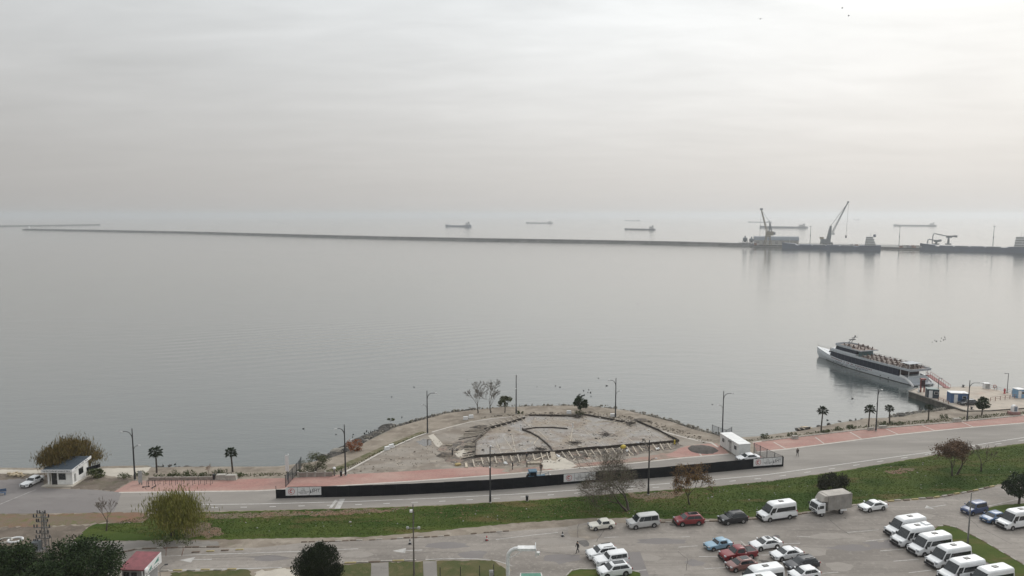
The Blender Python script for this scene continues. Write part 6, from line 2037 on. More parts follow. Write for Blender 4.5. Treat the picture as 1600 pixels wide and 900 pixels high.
m_rock = patchy('dark_rock', (.05, .047, .043), [((.11, .10, .09), 1.2, .42, .66, .8, (1, 1, 1)), ((.03, .03, .03), .8, .5, .7, .7, (1, 1, 1))], rough=.8, bmp=(3, .8, .1))
m_rock2 = patchy('pale_rock', (.25, .23, .20), [((.13, .12, .10), 1.2, .42, .66, .8, (1, 1, 1)), ((.12, .12, .07), .5, .55, .7, .7, (1, 1, 1))], rough=.85, bmp=(3, .8, .1))
rock_d = [rock_mesh('boulder', i, m_rock) for i in range(5)]
rock_p = [rock_mesh('boulder', i + 9, m_rock2) for i in range(4)]
rs = random.Random(77)


def shore_at(px):
    return interp(coast_px, px)


def boulders(n, x0, x1, dy, size, meshes, label, group):
    for i in range(n):
        px = x0 + (x1 - x0) * (i + rs.random()) / n
        p = G(px, shore_at(px) + rs.uniform(*dy), SEA_Z)
        s_ = size * rs.uniform(.55, 1.3)
        o = put('boulder', rs.choice(meshes), None, (p.x, p.y, SEA_Z + rs.uniform(.0, .45)), rs.uniform(0, 6.28))
        o.scale = (s_ * rs.uniform(.8, 1.3), s_ * rs.uniform(.8, 1.2), s_ * rs.uniform(.6, .95))
        tag(o, label, 'rock', group)


boulders(95, 503, 612, (-3.6, 2.6), 1.2, rock_d + rock_p[:1], 'dark boulder of the rock bank left of the headland', 'boulders left of the headland')
boulders(70, 605, 745, (-1.4, 1.6), .75, rock_d, 'dark boulder along the upper left shore of the headland', 'boulders on the upper left headland')
boulders(60, 740, 985, (-.8, 1.4), .5, rock_p + rock_d[:1], 'pale boulder along the top shore of the headland', 'boulders on top of the headland')
boulders(60, 985, 1125, (-.8, 2.8), .6, rock_p + rock_d[:2], 'grey boulder along the right shore of the headland', 'boulders right of the headland')
boulders(34, 1392, 1500, (-1.6, 1.2), .85, rock_d, 'dark boulder at the foot of the pier', 'boulders at the pier foot')
boulders(14, 246, 345, (-1.2, .3), .42, rock_d, 'small dark rock at the waterline behind the palms', 'rocks behind the palms')
boulders(9, 1255, 1390, (-1.5, .8), .4, rock_d, 'small dark rock at the beach near the palms', 'rocks on the right beach')
m_ = MB()
for i in range(900):
    px = rs.choice((rs.uniform(500, 740), rs.uniform(740, 1125), rs.uniform(985, 1125), rs.uniform(1390, 1500)))
    p = G(px, shore_at(px) + rs.uniform(-.8, 3.2), SEA_Z)
    s_ = rs.uniform(.15, .42)
    m_.box((p.x, p.y, SEA_Z + rs.uniform(.1, 1.0)), (s_ * 1.5, s_ * 1.2, s_), rs.uniform(0, 3), top=.7)
tag(m_.build('loose_stones', m_rock2), kind='stuff')

# ------------------------------------------------------------------ pier
PZ = .25
pier_px = [(1507, 641.5), (1420, 611.5), (1432, 606.5), (1478, 604.8), (1505, 603.8), (1532, 603.8), (1556, 608.4), (1582, 615.3), (1600, 616.3), (1900, 606), (1900, 622), (1600, 637), (1547, 641)]
pp = [G(x, y, PZ) for x, y in pier_px]
pier = thing('pier', None, None)
tag(pier, 'pale paved pier with dark quay wall', kind='structure')
MB().prism(pp, -3, PZ - .02).build('quay_wall', m_pierside, pier)
ins = pp
MB().sheet(pp, PZ).build('paving', m_pier, pier)
for a, c in zip(pp[0:2], pp[1:3]):
    pts = resample([a, c], 2.4)
    for u, v in zip(pts[:-1], pts[1:]):
        d = (v - u).normalized()
        MB().bar(u + d * .03 + Vector((0, 0, .04)), v - d * .03 + Vector((0, 0, .04)), .55, .14).build('edge_stone', P('edge_stone', (.20, .185, .165), .9, var=.3), pier)


def railing(label, pts, h, mat, cat='railing', step=1.6, group=None):
    o = thing('railing', label, cat, (0, 0, 0), 0, group)
    pts = resample(pts, step)
    for p in pts:
        MB().box(p + Vector((0, 0, h / 2)), (.1, .1, h)).build('post', mat, o)
    for a, c in zip(pts[:-1], pts[1:]):
        for z in (h * .5, h - .04):
            MB().bar(a + Vector((0, 0, z)), c + Vector((0, 0, z)), .06).build('rail', mat, o)
    return o


m_rust_rail = P('rusty_rail', (.24, .14, .115), .8)
railing('rusty railing across the pier entrance', [G(1547.5, 627, PZ), G(1600, 620.5, PZ), G(1640, 617, PZ)], 1.05, m_rust_rail)
railing('grey railing along the far pier edge', [G(1546, 606.8, PZ), G(1581, 615.4, PZ)], 1.0, m_grey_metal)
railing('low rusty railing along the near pier edge', [G(1466, 626, PZ), G(1482, 631.5, PZ)], .9, m_rust_rail)


def cabin(label, px, py, d, rz, wall, roofm, parts=True, cat='cabin', nm='cabin', z=PZ):
    o = thing(nm, label, cat, G(px, py, z), R(rz))
    MB().box((0, 0, d[2] / 2), d).build('wall', wall, o)
    MB().box((0, 0, d[2] + .06), (d[0] + .2, d[1] + .2, .12), top=.95).build('roof', roofm, o)
    if parts:
        dr = MB().box((-d[0] * .22, -d[1] / 2 - .01, d[2] * .45), (.85, .05, d[2] * .85)).build('door', m_white_plain, o)
        MB().box((-d[0] * .22 + .3, -d[1] / 2 - .05, d[2] * .45), (.05, .05, .15)).build('handle', m_trim, dr)
        wn = MB().box((d[0] * .25, -d[1] / 2 - .01, d[2] * .62), (.9, .05, .7)).build('window', m_white_plain, o)
        MB().box((d[0] * .25, -d[1] / 2 - .045, d[2] * .62), (.76, .02, .56)).build('pane', m_glass, wn)
    return o


m_cab_blue = P('cabin_blue', (.055, .12, .25), .5, var=.2)
m_cab_lt = P('kiosk_light_blue', (.17, .32, .48), .5, var=.2)
m_cab_dk = P('cabin_navy', (.03, .045, .065), .5, var=.3)
cabin('blue cabin with white roof and door on the pier', 1496, 628, (4.2, 2.3, 2.5), -10, m_cab_blue, m_white_plain)
cabin('light blue kiosk at the right end of the pier', 1591, 621, (2.0, 1.8, 2.3), 5, m_cab_lt, m_white_plain)
cabin('dark navy cabin by the gangway', 1456, 620.8, (2.7, 2.0, 2.3), -16, m_cab_dk, P('grey_green_roof', (.20, .25, .24), .6))
o = cabin('white container box at the far pier edge', 1541, 606.8, (1.4, 1.1, 1.4), -6, m_white_plain, m_white_plain, False, 'box', 'utility_box')
MB().box((0, -.56, .7), (1.0, .03, 1.1)).build('door', m_pale_metal, o)
o = thing('hydrant', 'red hydrant post on the pier by the railing', 'hydrant', G(1569.5, 615, PZ))
MB().lathe([(.28, 0), (.28, .1), (.2, .15), (.2, 1.1), (.26, 1.15), (.1, 1.4)], n=10).build('body', m_redink, o, 40)
MB().lathe([(.08, -.35), (.08, .35)], (0, 0, .9), 8, 'x').build('outlet', m_redink, o)
o = thing('lifebuoy', 'reddish lifebuoy hung on the far pier railing', 'lifebuoy', G(1554, 608.3, PZ))
MB().tube([(.42 * math.cos(a * .5236), 0, .8 + .42 * math.sin(a * .5236)) for a in range(13)], .1, 6).build('ring', P('buoy_red', (.40, .13, .10), .6), o)
MB().box((0, .08, .4), (.1, .06, .8)).build('stand', m_grey_metal, o)
for lb, px, py, z in (('black mooring bollard at the far pier edge', 1505, 604.8, PZ), ('black mooring bollard on the near pier corner', 1518, 639.5, PZ), ('black mooring bollard at the pier end', 1436, 612.5, PZ)):
    o = thing('mooring_bollard', lb, 'bollard', G(px, py, z), 0, 'mooring bollards')
    MB().lathe([(.28, 0), (.2, .1), (.18, .4), (.34, .48), (.34, .6), (.1, .7)], n=10).build('post', m_black_metal, o, 40)
    MB().box((0, 0, .03), (.8, .8, .06)).build('base_plate', m_black_metal, o)
o = thing('ticket_booth', 'white arched booth with pinkish base by the pier walk', 'booth', G(1584.5, 647.5))
MB().box((-.1, 0, .35), (2.4, 1.1, .7)).build('base', P('pink_stone', (.30, .17, .155), .8), o)
m_ = MB()
prof = [(.65 * math.cos(a * math.pi / 8), .65 * math.sin(a * math.pi / 8)) for a in range(9)]
m_.loft([[Vector((x, y, 1.7 + z)) for x, z in prof] + [Vector((-.65, y, .7)), Vector((.65, y, .7))] for y in (-.4, .4)])
m_.build('shell', m_white_plain, o, 50)
MB().box((0, -.41, 1.4), (.7, .03, 1.1)).build('opening', P('shade_blue', (.16, .22, .27), .5), o)
# rowing boat on the beach
o = thing('rowing_boat', 'small dark rowing boat drawn up on the beach', 'rowing boat', G(1254.5, 672.5, -.35), R(8))
sec = []
for x, wy, h in ((-1.7, .5, .5), (-.8, .72, .45), (.4, .7, .48), (1.3, .4, .6), (1.8, .04, .75)):
    sec.append([Vector((x, -wy, h)), Vector((x, -wy * .6, .02)), Vector((x, wy * .6, .02)), Vector((x, wy, h)), Vector((x, wy * .85, h - .04)), Vector((x, wy * .45, .1)), Vector((x, -wy * .45, .1)), Vector((x, -wy * .85, h - .04))])
MB().loft(sec).build('hull', P('boat_dark', (.05, .045, .04), .6), o, 40)
for x in (-.9, .3):
    MB().box((x, 0, .36), (.25, 1.2, .05)).build('thwart', m_wood, o)
o = thing('rowing_boat', 'pale upturned little boat beside the dark one', 'rowing boat', G(1260, 670.5, -.5), R(-20))
MB().loft([[Vector((x, -w_, 0)), Vector((x, -w_ * .7, h)), Vector((x, w_ * .7, h)), Vector((x, w_, 0))] for x, w_, h in ((-1.3, .4, .35), (-.5, .62, .5), (.5, .6, .5), (1.2, .3, .45), (1.6, .05, .3))]).build('hull', P('boat_cream', (.50, .40, .26), .7), o, 40)
MB().bar((-1.2, 0, .45), (1.4, 0, .45), .08).build('keel', m_wood, o)

# ------------------------------------------------------------------ ferry
def ferry():
    B = G(1281, 557.5, SEA_Z)
    Sp = G(1419, 601, SEA_Z)
    d0 = (B - Sp).normalized()
    sc_ = Sp + Vector((d0.y, -d0.x, 0)) * 3.5
    d = B - sc_
    L = d.length
    o = thing('ferry', 'white passenger ferry with dark blue window band moored at pier', 'ferry', sc_, math.atan2(d.y, d.x))
    hw = P('ferry_white', (.52, .55, .575), .4, var=.12, coat=.3)
    band = P('ferry_glass', (.010, .017, .034), .22, var=.1, spec=.25)
    silver = P('ferry_silver', (.46, .49, .525), .35, .2)
    deckm = P('ferry_deck', (.23, .18, .155), .8, var=.3)
    st = [(0, 3.75, 3.5, 1.9), (3, 4.0, 3.7, 1.9), (10, 4.15, 3.85, 1.9), (20, 4.15, 3.8, 1.95), (27, 3.85, 3.2, 2.1), (32, 3.05, 2.15, 2.35), (36, 1.95, 1.0, 2.8), (L, .75, .06, 3.25), (L + 1.4, .06, .03, 3.5)]
    secs = []
    for x, wd, wl, z in st:
        zb = -1.0 if x < L else (1.2 if x > L else -.6)
        secs.append([Vector((x, -wd, z)), Vector((x, -wd * .985, z * .62)), Vector((x, -wl, max(zb, 0) if x <= L else zb + .3)), Vector((x, -wl * .4, zb)), Vector((x, wl * .4, zb)), Vector((x, wl, max(zb, 0) if x <= L else zb + .3)), Vector((x, wd * .985, z * .62)), Vector((x, wd, z))])
    hull = MB().loft(secs).build('hull', hw, o, 35)
    # boot top line and rubbing strake
    for s_ in (-1, 1):
        MB().tube([(x, s_ * (wd * .992 + .02), z * .66) for x, wd, wl, z in st[:-1]], .07, 5).build('rubbing_strake', silver, hull)
        MB().tube([(x, s_ * (wl + .02), .08) for x, wd, wl, z in st[:-2]], .10, 5).build('boot_line', P('boot_dark', (.03, .035, .04), .6), hull)
    # lettering on the port side
    rs_ = random.Random(12)

    def hull_y(x, t_):
        for (xa, wa, la, za), (xb, wb_, lb, zb) in zip(st[:-1], st[1:]):
            if xa <= x <= xb:
                u = (x - xa) / (xb - xa)
                return wa + (wb_ - wa) * u, la + (lb - la) * u, za + (zb - za) * u
    for row, (x0, x1, zt, h, mt) in enumerate(((13, 31, .80, .36, P('hull_letter_red', (.16, .05, .05), .6)), (15, 29, .50, .26, P('hull_letter_blue', (.05, .09, .17), .6)))):
        m_ = MB()
        x = x1
        while x > x0:
            wd, wl, z = hull_y(x, 0)
            y = wd * .99 if zt > .62 else wl + (wd * .985 - wl) * (zt / .62)
            m_.box((x, y + .025, z * zt), (.32, .03, h), 0)
            m_.box((x - .1, y + .03, z * zt + rs_.choice((-.1, .1))), (.15, .03, h * .3), 0)
            x -= .62 if rs_.random() > .14 else 1.3
        m_.build('hull_lettering', mt, hull)
    for x in (7, 10, 18, 19.5, 24, 26, 29, 30.5):
        wd, wl, z = hull_y(x, 0)
        t_ = .28
        y = wl + (wd * .985 - wl) * (t_ / .62)
        for s_ in (-1, 1):
            MB().lathe([(.2, -.06), (.2, .06)], (x, s_ * y, z * t_), 10, 'y').build('porthole', m_glass, hull)

    def ringpoly(x0, x1, k, front):
        pts = []
        xs = [x0 + (x1 - x0) * i / 10 for i in range(11)]
        for x in xs:
            pts.append((x, hull_y(max(0.01, x), 0)[0] * k))
        out = [(x, -y) for x, y in pts] + [(x1 + front, -pts[-1][1] * .55), (x1 + front, pts[-1][1] * .55)] + [(x, y) for x, y in reversed(pts)]
        return out

    def shell(nm, x0, x1, k0, k1, z0, z1, mat, par, front0=1.2, front1=.2, lean=1.2):
        a, c = ringpoly(x0, x1, k0, front0), ringpoly(x0, x1 - lean, k1, front1)
        return MB().loft([[Vector((p[0], p[1], z0 if not callable(z0) else z0(p[0]))) for p in a], [Vector((p[0], p[1], z1)) for p in c]]).build(nm, mat, par, 30)
    shell('main_deck', .2, 35.5, .95, .93, lambda x: hull_y(min(max(x, .01), L), 0)[2] - .35, 1.84, hw, o, .6, .3, .6)
    shell('window_band', 3.5, 32.5, .975, .965, 1.86, 3.98, band, o, 1.4, .6, .9)
    for i in range(18):
        for s_ in (-1, 1):
            x = 4 + i * 1.6
            wd = hull_y(x, 0)[0]
            MB().bar((x, s_ * wd * .974, 2.2), (x, s_ * wd * .966, 3.9), .04).build('window_post', P('post_navy', (.03, .045, .08), .5), o)
    shell('upper_deck', -.6, 32.0, 1.0, 1.0, 3.98, 4.24, silver, o, .8, .8, .2)
    shell('deck_floor', -.3, 31.4, .97, .97, 4.22, 4.28, deckm, o, .6, .6, 0)
    # bulwark round the open deck
    rp = ringpoly(-.6, 31.8, 1.0, .8)
    m_ = MB()
    for a, c in zip(rp, rp[1:] + rp[:1]):
        m_.bar((a[0], a[1], 4.44), (c[0], c[1], 4.44), .08, .42)
    m_.build('bulwark', silver, o)
    for s_ in (-1, 1):
        MB().tube([(x, s_ * hull_y(max(x, .01), 0)[0] * .99, 4.95) for x in range(0, 22, 2)], .035, 4).build('hand_rail', m_grey_metal, o)
        for x in range(0, 22, 2):
            MB().bar((x, s_ * hull_y(max(x, .01), 0)[0] * .99, 4.5), (x, s_ * hull_y(max(x, .01), 0)[0] * .99, 4.95), .04).build('rail_post', m_grey_metal, o)
    # wheelhouse
    shell('wheelhouse', 20.5, 30.5, .84, .78, 4.26, 6.15, band, o, 1.0, .4, .8)
    shell('wheelhouse_base', 20.4, 31.2, .88, .86, 4.26, 4.95, hw, o, 1.1, 1.0, .1)
    shell('bridge_deck', 18.6, 30.0, .86, .86, 6.15, 6.42, silver, o, .5, .5, .1)
    shell('bridge_floor', 18.8, 29.6, .83, .83, 6.41, 6.46, deckm, o, .4, .4, 0)
    rp = ringpoly(22.5, 29.9, .86, .5)
    m_ = MB()
    for a, c in zip(rp, rp[1:]):
        m_.bar((a[0], a[1], 6.65), (c[0], c[1], 6.65), .07, .5)
    m_.build('bridge_bulwark', silver, o)
    MB().box((20.0, 0, 5.0), (.12, 5.6, 1.5)).build('saloon_bulkhead', P('teal_glass', (.11, .20, .22), .15), o)
    # mast with radar
    ms = MB()
    ms.tube([(28.0, .9, 6.4), (24.8, .15, 9.8)], [.17, .10], 6)
    ms.tube([(28.0, -.9, 6.4), (24.8, -.15, 9.8)], [.17, .10], 6)
    mast = ms.build('mast', hw, o)
    MB().box((25.9, 0, 8.6), (.35, 2.4, .22)).build('radar', m_trim, mast)
    MB().bar((25.0, -1.2, 9.5), (25.0, 1.2, 9.5), .1).build('yard', m_trim, mast)
    MB().lathe([(.2, 0), (.28, .2), (.05, .45)], (24.8, 0, 9.75), 8).build('light', m_trim, mast)
    MB().lathe([(.4, 0), (.5, .3), (.1, .7)], (23.5, 1.2, 6.46), 8).build('dome', m_white_plain, o, 60)
    # tables and chairs fixed on the open decks
    tm = MB().box((0, 0, .72), (.66, .62, .06)).box((0, 0, .35), (.12, .12, .7)).mesh('deck_table', P('table_beige', (.46, .41, .37), .7))
    cm = MB().box((0, 0, .42), (.42, .42, .06)).box((-.2, 0, .7), (.06, .42, .55)).box((0, 0, .2), (.3, .3, .4)).mesh('deck_chair', P('deck_chair_brown', (.16, .115, .10), .8))
    for i in range(9):
        for y in (-2.5, -.8, .8, 2.5):
            x = 2.2 + i * 1.95
            z = 4.28
            put('deck_table', tm, o, (x + rs_.uniform(-.35, .35), y + rs_.uniform(-.25, .25), z), rs_.uniform(-.5, .5))
            for a in (0, math.pi):
                put('deck_chair', cm, o, (x - math.cos(a) * .75 + rs_.uniform(-.2, .2), y + rs_.uniform(-.3, .3), z), a + rs_.uniform(-.6, .6))
    for x, y in ((20, -1.6), (20, 1.4), (22.2, 1.9), (22.2, -1.9), (24.2, 1.9), (24.2, -1.8), (26.2, 2.0)):
        put('deck_table', tm, o, (x, y, 6.46))
        for a in (0, math.pi):
            put('deck_chair', cm, o, (x - math.cos(a) * .7, y, 6.46), a)
    # stern: transom, dark opening, curved quarter wings, platform
    MB().box((3.45, 0, 2.95), (.1, 7.2, 1.6)).build('stern_opening', P('dark_interior', (.035, .015, .018), .7), o)
    MB().box((.35, 0, 1.9), (.12, 6.9, 1.1)).build('transom_rail', hw, o)
    for s_ in (-1, 1):
        pts = []
        for i in range(9):
            a = i / 8
            pts.append((3.0 - 4.8 * a, 2.35 - 2.2 * a ** 2.2))
        m_ = MB()
        m_.loft([[Vector((x, s_ * 3.55, z)), Vector((x, s_ * 4.0, z)), Vector((x, s_ * 4.0, z - .6)), Vector((x, s_ * 3.55, z - .6))] for x, z in pts])
        m_.build('quarter_wing', m_white_plain, o, 50)
        for x in (3.2, .3):
            MB().tube([(x, s_ * 3.5, 2.1), (x, s_ * 3.5, 3.8)], .08, 6).build('deck_pillar', m_white_plain, o)
    MB().box((-.9, 0, .35), (2.2, 6.6, .3)).build('stern_platform', silver, o)
    MB().bar((-.5, 0, 4.1), (-1.5, 0, 6.0), .07).build('flag_staff', m_white_plain, o)
    MB().add([(-1.3, .0, 5.9), (-1.0, .0, 5.1), (-1.1, .5, 4.9), (-1.4, .45, 5.7)], [(0, 1, 2, 3)]).build('flag', P('flag_red', (.35, .12, .10), .8), o)
    for s_ in (-1, 1):
        MB().tube([(1.0, s_ * 2.4, 4.2), (1.4, s_ * 2.4, 5.6), (4.5, s_ * 2.0, 5.7)], .05, 5).build('canopy_frame', hw, o)
    MB().box((3.0, 0, 5.7), (3.4, 4.6, .05)).build('canopy', P('canopy_grey', (.42, .44, .46), .7), o)
    # foredeck
    MB().lathe([(.3, 0), (.4, .2), (.25, .5)], (35.5, 0, 2.6), 10).build('windlass', m_trim, o)
    MB().lathe([(.9, 0), (.9, .35)], (33.8, 0, 2.3), 12).build('hatch', m_trim, o)
    for s_ in (-1, 1):
        MB().tube([(33.5, s_ * 2.5, 3.3), (36.5, s_ * 1.7, 3.5), (L + 1.2, s_ * .1, 3.9)], .035, 4).build('bow_rail', m_grey_metal, o)
    MB().tube([(L + 1.1, 0, 3.0), (L + 1.2, 0, 5.0)], .03, 4).build('jack_staff', m_grey_metal, o)
    return o, sc_, d.normalized()


fer, f_stern, f_dir = ferry()
p_on = f_stern + f_dir * 35.2 + Vector((0, 0, 2.55))
person('person in dark clothes standing on the ferry bow', (p_on.x, p_on.y, p_on.z), R(120), pm_black, 'stand')

o = thing('gangway', 'red steel gangway from the pier up to the ferry stern', 'gangway', (0, 0, 0))
gm_ = P('gangway_red', (.23, .055, .05), .6, var=.3)
ga = f_stern - f_dir * 1.0 + Vector((1.8, 0, 2.9))
gb = G(1481, 606.6, PZ + .05)
MB().bar(ga, gb, 1.3, .18).build('ramp', gm_, o)
gd = (gb - ga).normalized()
gs = Vector((gd.y, -gd.x, 0)).normalized() * .65
for s_ in (-1, 1):
    MB().bar(ga + gs * s_ + Vector((0, 0, 1.0)), gb + gs * s_ + Vector((0, 0, 1.0)), .08).build('hand_rail', gm_, o)
    for i in range(10):
        p = ga.lerp(gb, i / 9) + gs * s_
        MB().bar(p, p + Vector((0, 0, 1.0)), .06).build('rail_post', gm_, o)
tp = G(1441, 612.5, PZ)
for dx in (-.45, .45):
    MB().bar(tp + Vector((dx, 0, 0)), tp + Vector((dx, 0, 3.6)), .26).build('tower_post', gm_, o)
MB().box(tp + Vector((0, 0, 3.6)), (1.3, .9, .3)).build('tower_head', gm_, o)
MB().box(tp + Vector((0, .1, 2.4)), (1.0, .7, 1.6)).build('hoist_box', P('dark_interior', (.035, .015, .018), .7), o)
o = thing('notice_board', 'white notice board at the foot of red gangway tower', 'sign', G(1437, 613, PZ), .2)
MB().box((-.35, 0, .9), (.35, .1, 1.8)).build('panel', m_white_plain, o)
MB().box((-.35, 0, .05), (.5, .4, .1)).build('foot', m_stone, o)

# ------------------------------------------------------------------ breakwater, port and far ships
m_bw = patchy('breakwater_rock', (.105, .105, .10), [((.055, .057, .058), .12, .42, .64, .8, (1, 1, 1)), ((.17, .165, .155), .05, .5, .7, .6, (1, 1, 1))], bmp=(.3, 1.0, 1.0))


def breakwater(label, px, crest, base, top):
    pts = resample([G(x, y, SEA_Z) for x, y in px], 14)
    rs_ = random.Random(len(px))
    rows = []
    for off, z in ((-base * .5, SEA_Z - 1), (-base * .28, crest * .45), (-top * .5, crest), (top * .2, crest + .2), (top * .22, crest + 1.1), (top * .5, crest + 1.1), (base * .3, crest * .4), (base * .5, SEA_Z - 1)):
        rows.append([p + Vector((rs_.uniform(-.8, .8), rs_.uniform(-.8, .8), z + (rs_.uniform(-.5, .5) if crest * .3 < z < crest else 0))) - Vector((0, 0, SEA_Z)) for p in offset_line(pts, -off)])
    m_ = MB()
    for r0, r1 in zip(rows[:-1], rows[1:]):
        for i in range(len(pts) - 1):
            m_.quad(r0[i], r0[i + 1], r1[i + 1], r1[i])
    for e in (0, -1):
        m_.add([r[e] for r in rows], [tuple(range(len(rows)))])
    return tag(m_.build('breakwater', m_bw), label, 'breakwater')


breakwater('long dark stone breakwater crossing the bay', [(38, 359.6), (150, 361.6), (300, 364.6), (450, 369), (600, 373), (750, 376), (900, 378.6), (1060, 381.8), (1175, 385)], 2.4, 18, 9)
breakwater('farther short breakwater at the left edge', [(-300, 356.5), (0, 354.2), (100, 352.8), (155, 352)], 2.8, 24, 11)


def beacon(label, px, py):
    o = thing('beacon', label, 'beacon', G(px, py, SEA_Z), 0, 'harbour beacons')
    o.location.z = 3.5
    MB().lathe([(2.0, 0), (1.6, 1.5), (1.1, 7.5), (1.7, 7.8), (1.7, 8.4)], n=12).build('tower', m_white_plain, o, 40)
    MB().lathe([(.8, 8.4), (.8, 10), (.1, 11)], n=10).build('lantern', m_grey_metal, o)


beacon('white beacon on the tip of the long breakwater', 46, 359.6)
beacon('white beacon on the tip of the farther breakwater', 143, 352.2)

QZ = 2.2
quay_px = [(1150, 384.3), (1260, 386.6), (1380, 389.2), (1437, 390.5), (1620, 395), (1900, 402)]
qf = [G(x, y, SEA_Z) for x, y in quay_px]
qb = [p + Vector((30, 75, 0)) for p in qf]
quay = thing('port_quay', None, None)
tag(quay, kind='structure')
m_quay = patchy('quay_concrete', (.26, .255, .245), [((.17, .17, .165), .05, .42, .64, .8, (1, 1, 1))], bmp=None)
MB().prism(qf + qb[::-1], -4, QZ).build('quay_block', m_quay, quay)
pts = resample(qf, 20)
for a, c in zip(pts[:-1], pts[1:]):
    d = (c - a).normalized()
    MB().bar(a + d * .3 + Vector((0, -.3, 1.6)), c - d * .3 + Vector((0, -.3, 1.6)), 1.0, 1.6).build('fender_wall', P('quay_dark', (.07, .072, .075), .8), quay)


def far(px, py, z=QZ):
    return G(px, py, z)


m_ship_blue = P('ship_hull_blue', (.030, .055, .10), .5, var=.25, scale=.1)
m_ship_dark = P('ship_hull_dark', (.032, .040, .052), .5, var=.25, scale=.1)
m_ship_grey = P('ship_hull_grey', (.06, .075, .095), .5, var=.25, scale=.1)
m_super = P('ship_white', (.52, .53, .53), .5, var=.15, scale=.2)
m_crane = P('crane_blue_grey', (.13, .15, .165), .5, var=.3, scale=.2)
m_crane2 = P('crane_ochre_grey', (.21, .185, .13), .5, var=.3, scale=.2)


def ship(label, a, c, hull_h, hull, bridge_h, beam, fore=True, hold=True, group=None, extra=None):
    """a = bow point, c = stern point on the water"""
    d = a - c
    L = d.length
    o = thing('cargo_ship', label, 'ship', c, math.atan2(d.y, d.x), group)
    b2 = beam / 2
    st = [(0, .8, 1.12), (.05 * L, .98, 1.1), (.2 * L, 1, 1.02), (.22 * L, 1, .82), (.84 * L, 1, .82), (.86 * L, .97, 1.1), (.94 * L, .62, 1.22), (L, .05, 1.35)]
    secs = []
    for x, k, hz in st:
        y = b2 * k
        secs.append([Vector((x, -y, hull_h * hz)), Vector((x, -y * .96, -1.5)), Vector((x - (2 if k < .5 else 0), 0, -2.0)), Vector((x, y * .96, -1.5)), Vector((x, y, hull_h * hz))])
    MB().loft(secs).build('hull', hull, o, 30)
    x0 = .05 * L
    w_ = L * .105
    z = hull_h * 1.05
    lv = 4 if bridge_h > 9 else 3
    for i in range(lv):
        k = 1 - .12 * i
        hz = bridge_h / lv
        lvl = MB().box((x0 + w_ / 2 + i * .4, 0, z + hz * (i + .5)), (w_ * k, beam * (.86 - .06 * i), hz)).build('deckhouse', m_super, o)
        wr = MB()
        for q in range(7):
            wr.box((x0 + w_ / 2 + i * .4 + (q - 3) * w_ * k / 7.6, 0, z + hz * (i + .58)), (w_ * k / 12, beam * (.86 - .06 * i) + .3, hz * .34))
        wr.box((x0 + w_ / 2 + i * .4, 0, z + hz * (i + .58)), (w_ * k + .25, beam * (.86 - .06 * i) * .9, hz * .34))
        wr.build('window_row', m_trim, lvl)
        MB().box((x0 + w_ / 2 + i * .4, 0, z + hz * (i + 1) + .01), (w_ * k + 1.2, beam * (.9 - .06 * i), .2)).build('deck_edge', m_super, lvl)
    MB().box((x0 + w_ * .15, 0, z + bridge_h + 1.5), (w_ * .25, beam * .28, 3.6), top=.85).build('funnel', hull, o)
    mm = MB().tube([(x0 + w_ * .5, 0, z + bridge_h), (x0 + w_ * .5, 0, z + bridge_h + 6)], [.35, .15], 6).build('mast', m_super, o)
    MB().bar((x0 + w_ * .5, -2, z + bridge_h + 4), (x0 + w_ * .5, 2, z + bridge_h + 4), .25).build('yard', m_super, mm)
    if hold:
        n = 3 if L < 110 else 4
        for i in range(n):
            xx = L * (.26 + .56 * (i + .5) / n)
            MB().box((xx, 0, hull_h * .82 + .6), (L * .56 / n * .9, beam * .72, 1.2)).build('hatch_cover', hull if i % 2 else m_ship_grey, o)
    if fore:
        MB().tube([(L * .92, 0, hull_h * 1.15), (L * .92, 0, hull_h * 1.15 + 6)], [.3, .15], 6).build('foremast', m_super, o)
    return o


S1 = ship('long dark blue cargo ship moored at the quay under tall crane', far(1222, 388.2, SEA_Z), far(1376, 391.6, SEA_Z), 6.6, m_ship_blue, 12, 15)
S2 = ship('blue cargo ship at the right edge with deck cranes', far(1437, 390.6, SEA_Z), far(1613, 395.2, SEA_Z), 7.2, m_ship_blue, 13, 16)


def knuckle(par_label, px, h, reach, drop, tail, group='cargo handlers on the quay'):
    p = far(px, 390, SEA_Z)
    o = thing('material_handler', par_label, 'crane', p + Vector((0, 10, 3.4 + 3.0)), 0, group)
    MB().box((0, 0, 1), (6, 5, 2)).build('carriage', m_crane, o)
    MB().tube([(0, 0, 1.5), (0, 0, h)], [1.6, 1.2], 8).build('column', m_crane, o)
    MB().box((.5, 0, h), (6, 4.2, 3.2)).build('machine_house', m_crane, o)
    MB().bar((2, 0, h + .5), (tail, 0, h + .8), 2.0).build('counterweight_arm', m_crane, o)
    MB().box((tail, 0, h + .6), (3, 3, 3)).build('counterweight', m_crane, o)
    MB().bar((-1, 0, h + .5), (-reach, 0, h + reach * .22), 1.3).build('boom', m_crane, o)
    MB().tube([(-reach, 0, h + reach * .22), (-reach - 2, 0, h + reach * .18), (-reach - 2.6, 0, h + reach * .05), (-reach - 3, 0, drop)], .7, 6).build('stick', m_crane, o)
    MB().lathe([(.3, 1.8), (1.6, .4), (.3, 0)], (-reach - 3, 0, drop - 1.6), 8).build('grab', m_crane, o)


knuckle('large grey knuckle boom handler at the right hand ship', 1488, 11.5, 20, 1.0, 10)
knuckle('smaller grey handler left of the large knuckle boom handler', 1469, 5.5, 10, .5, 5)


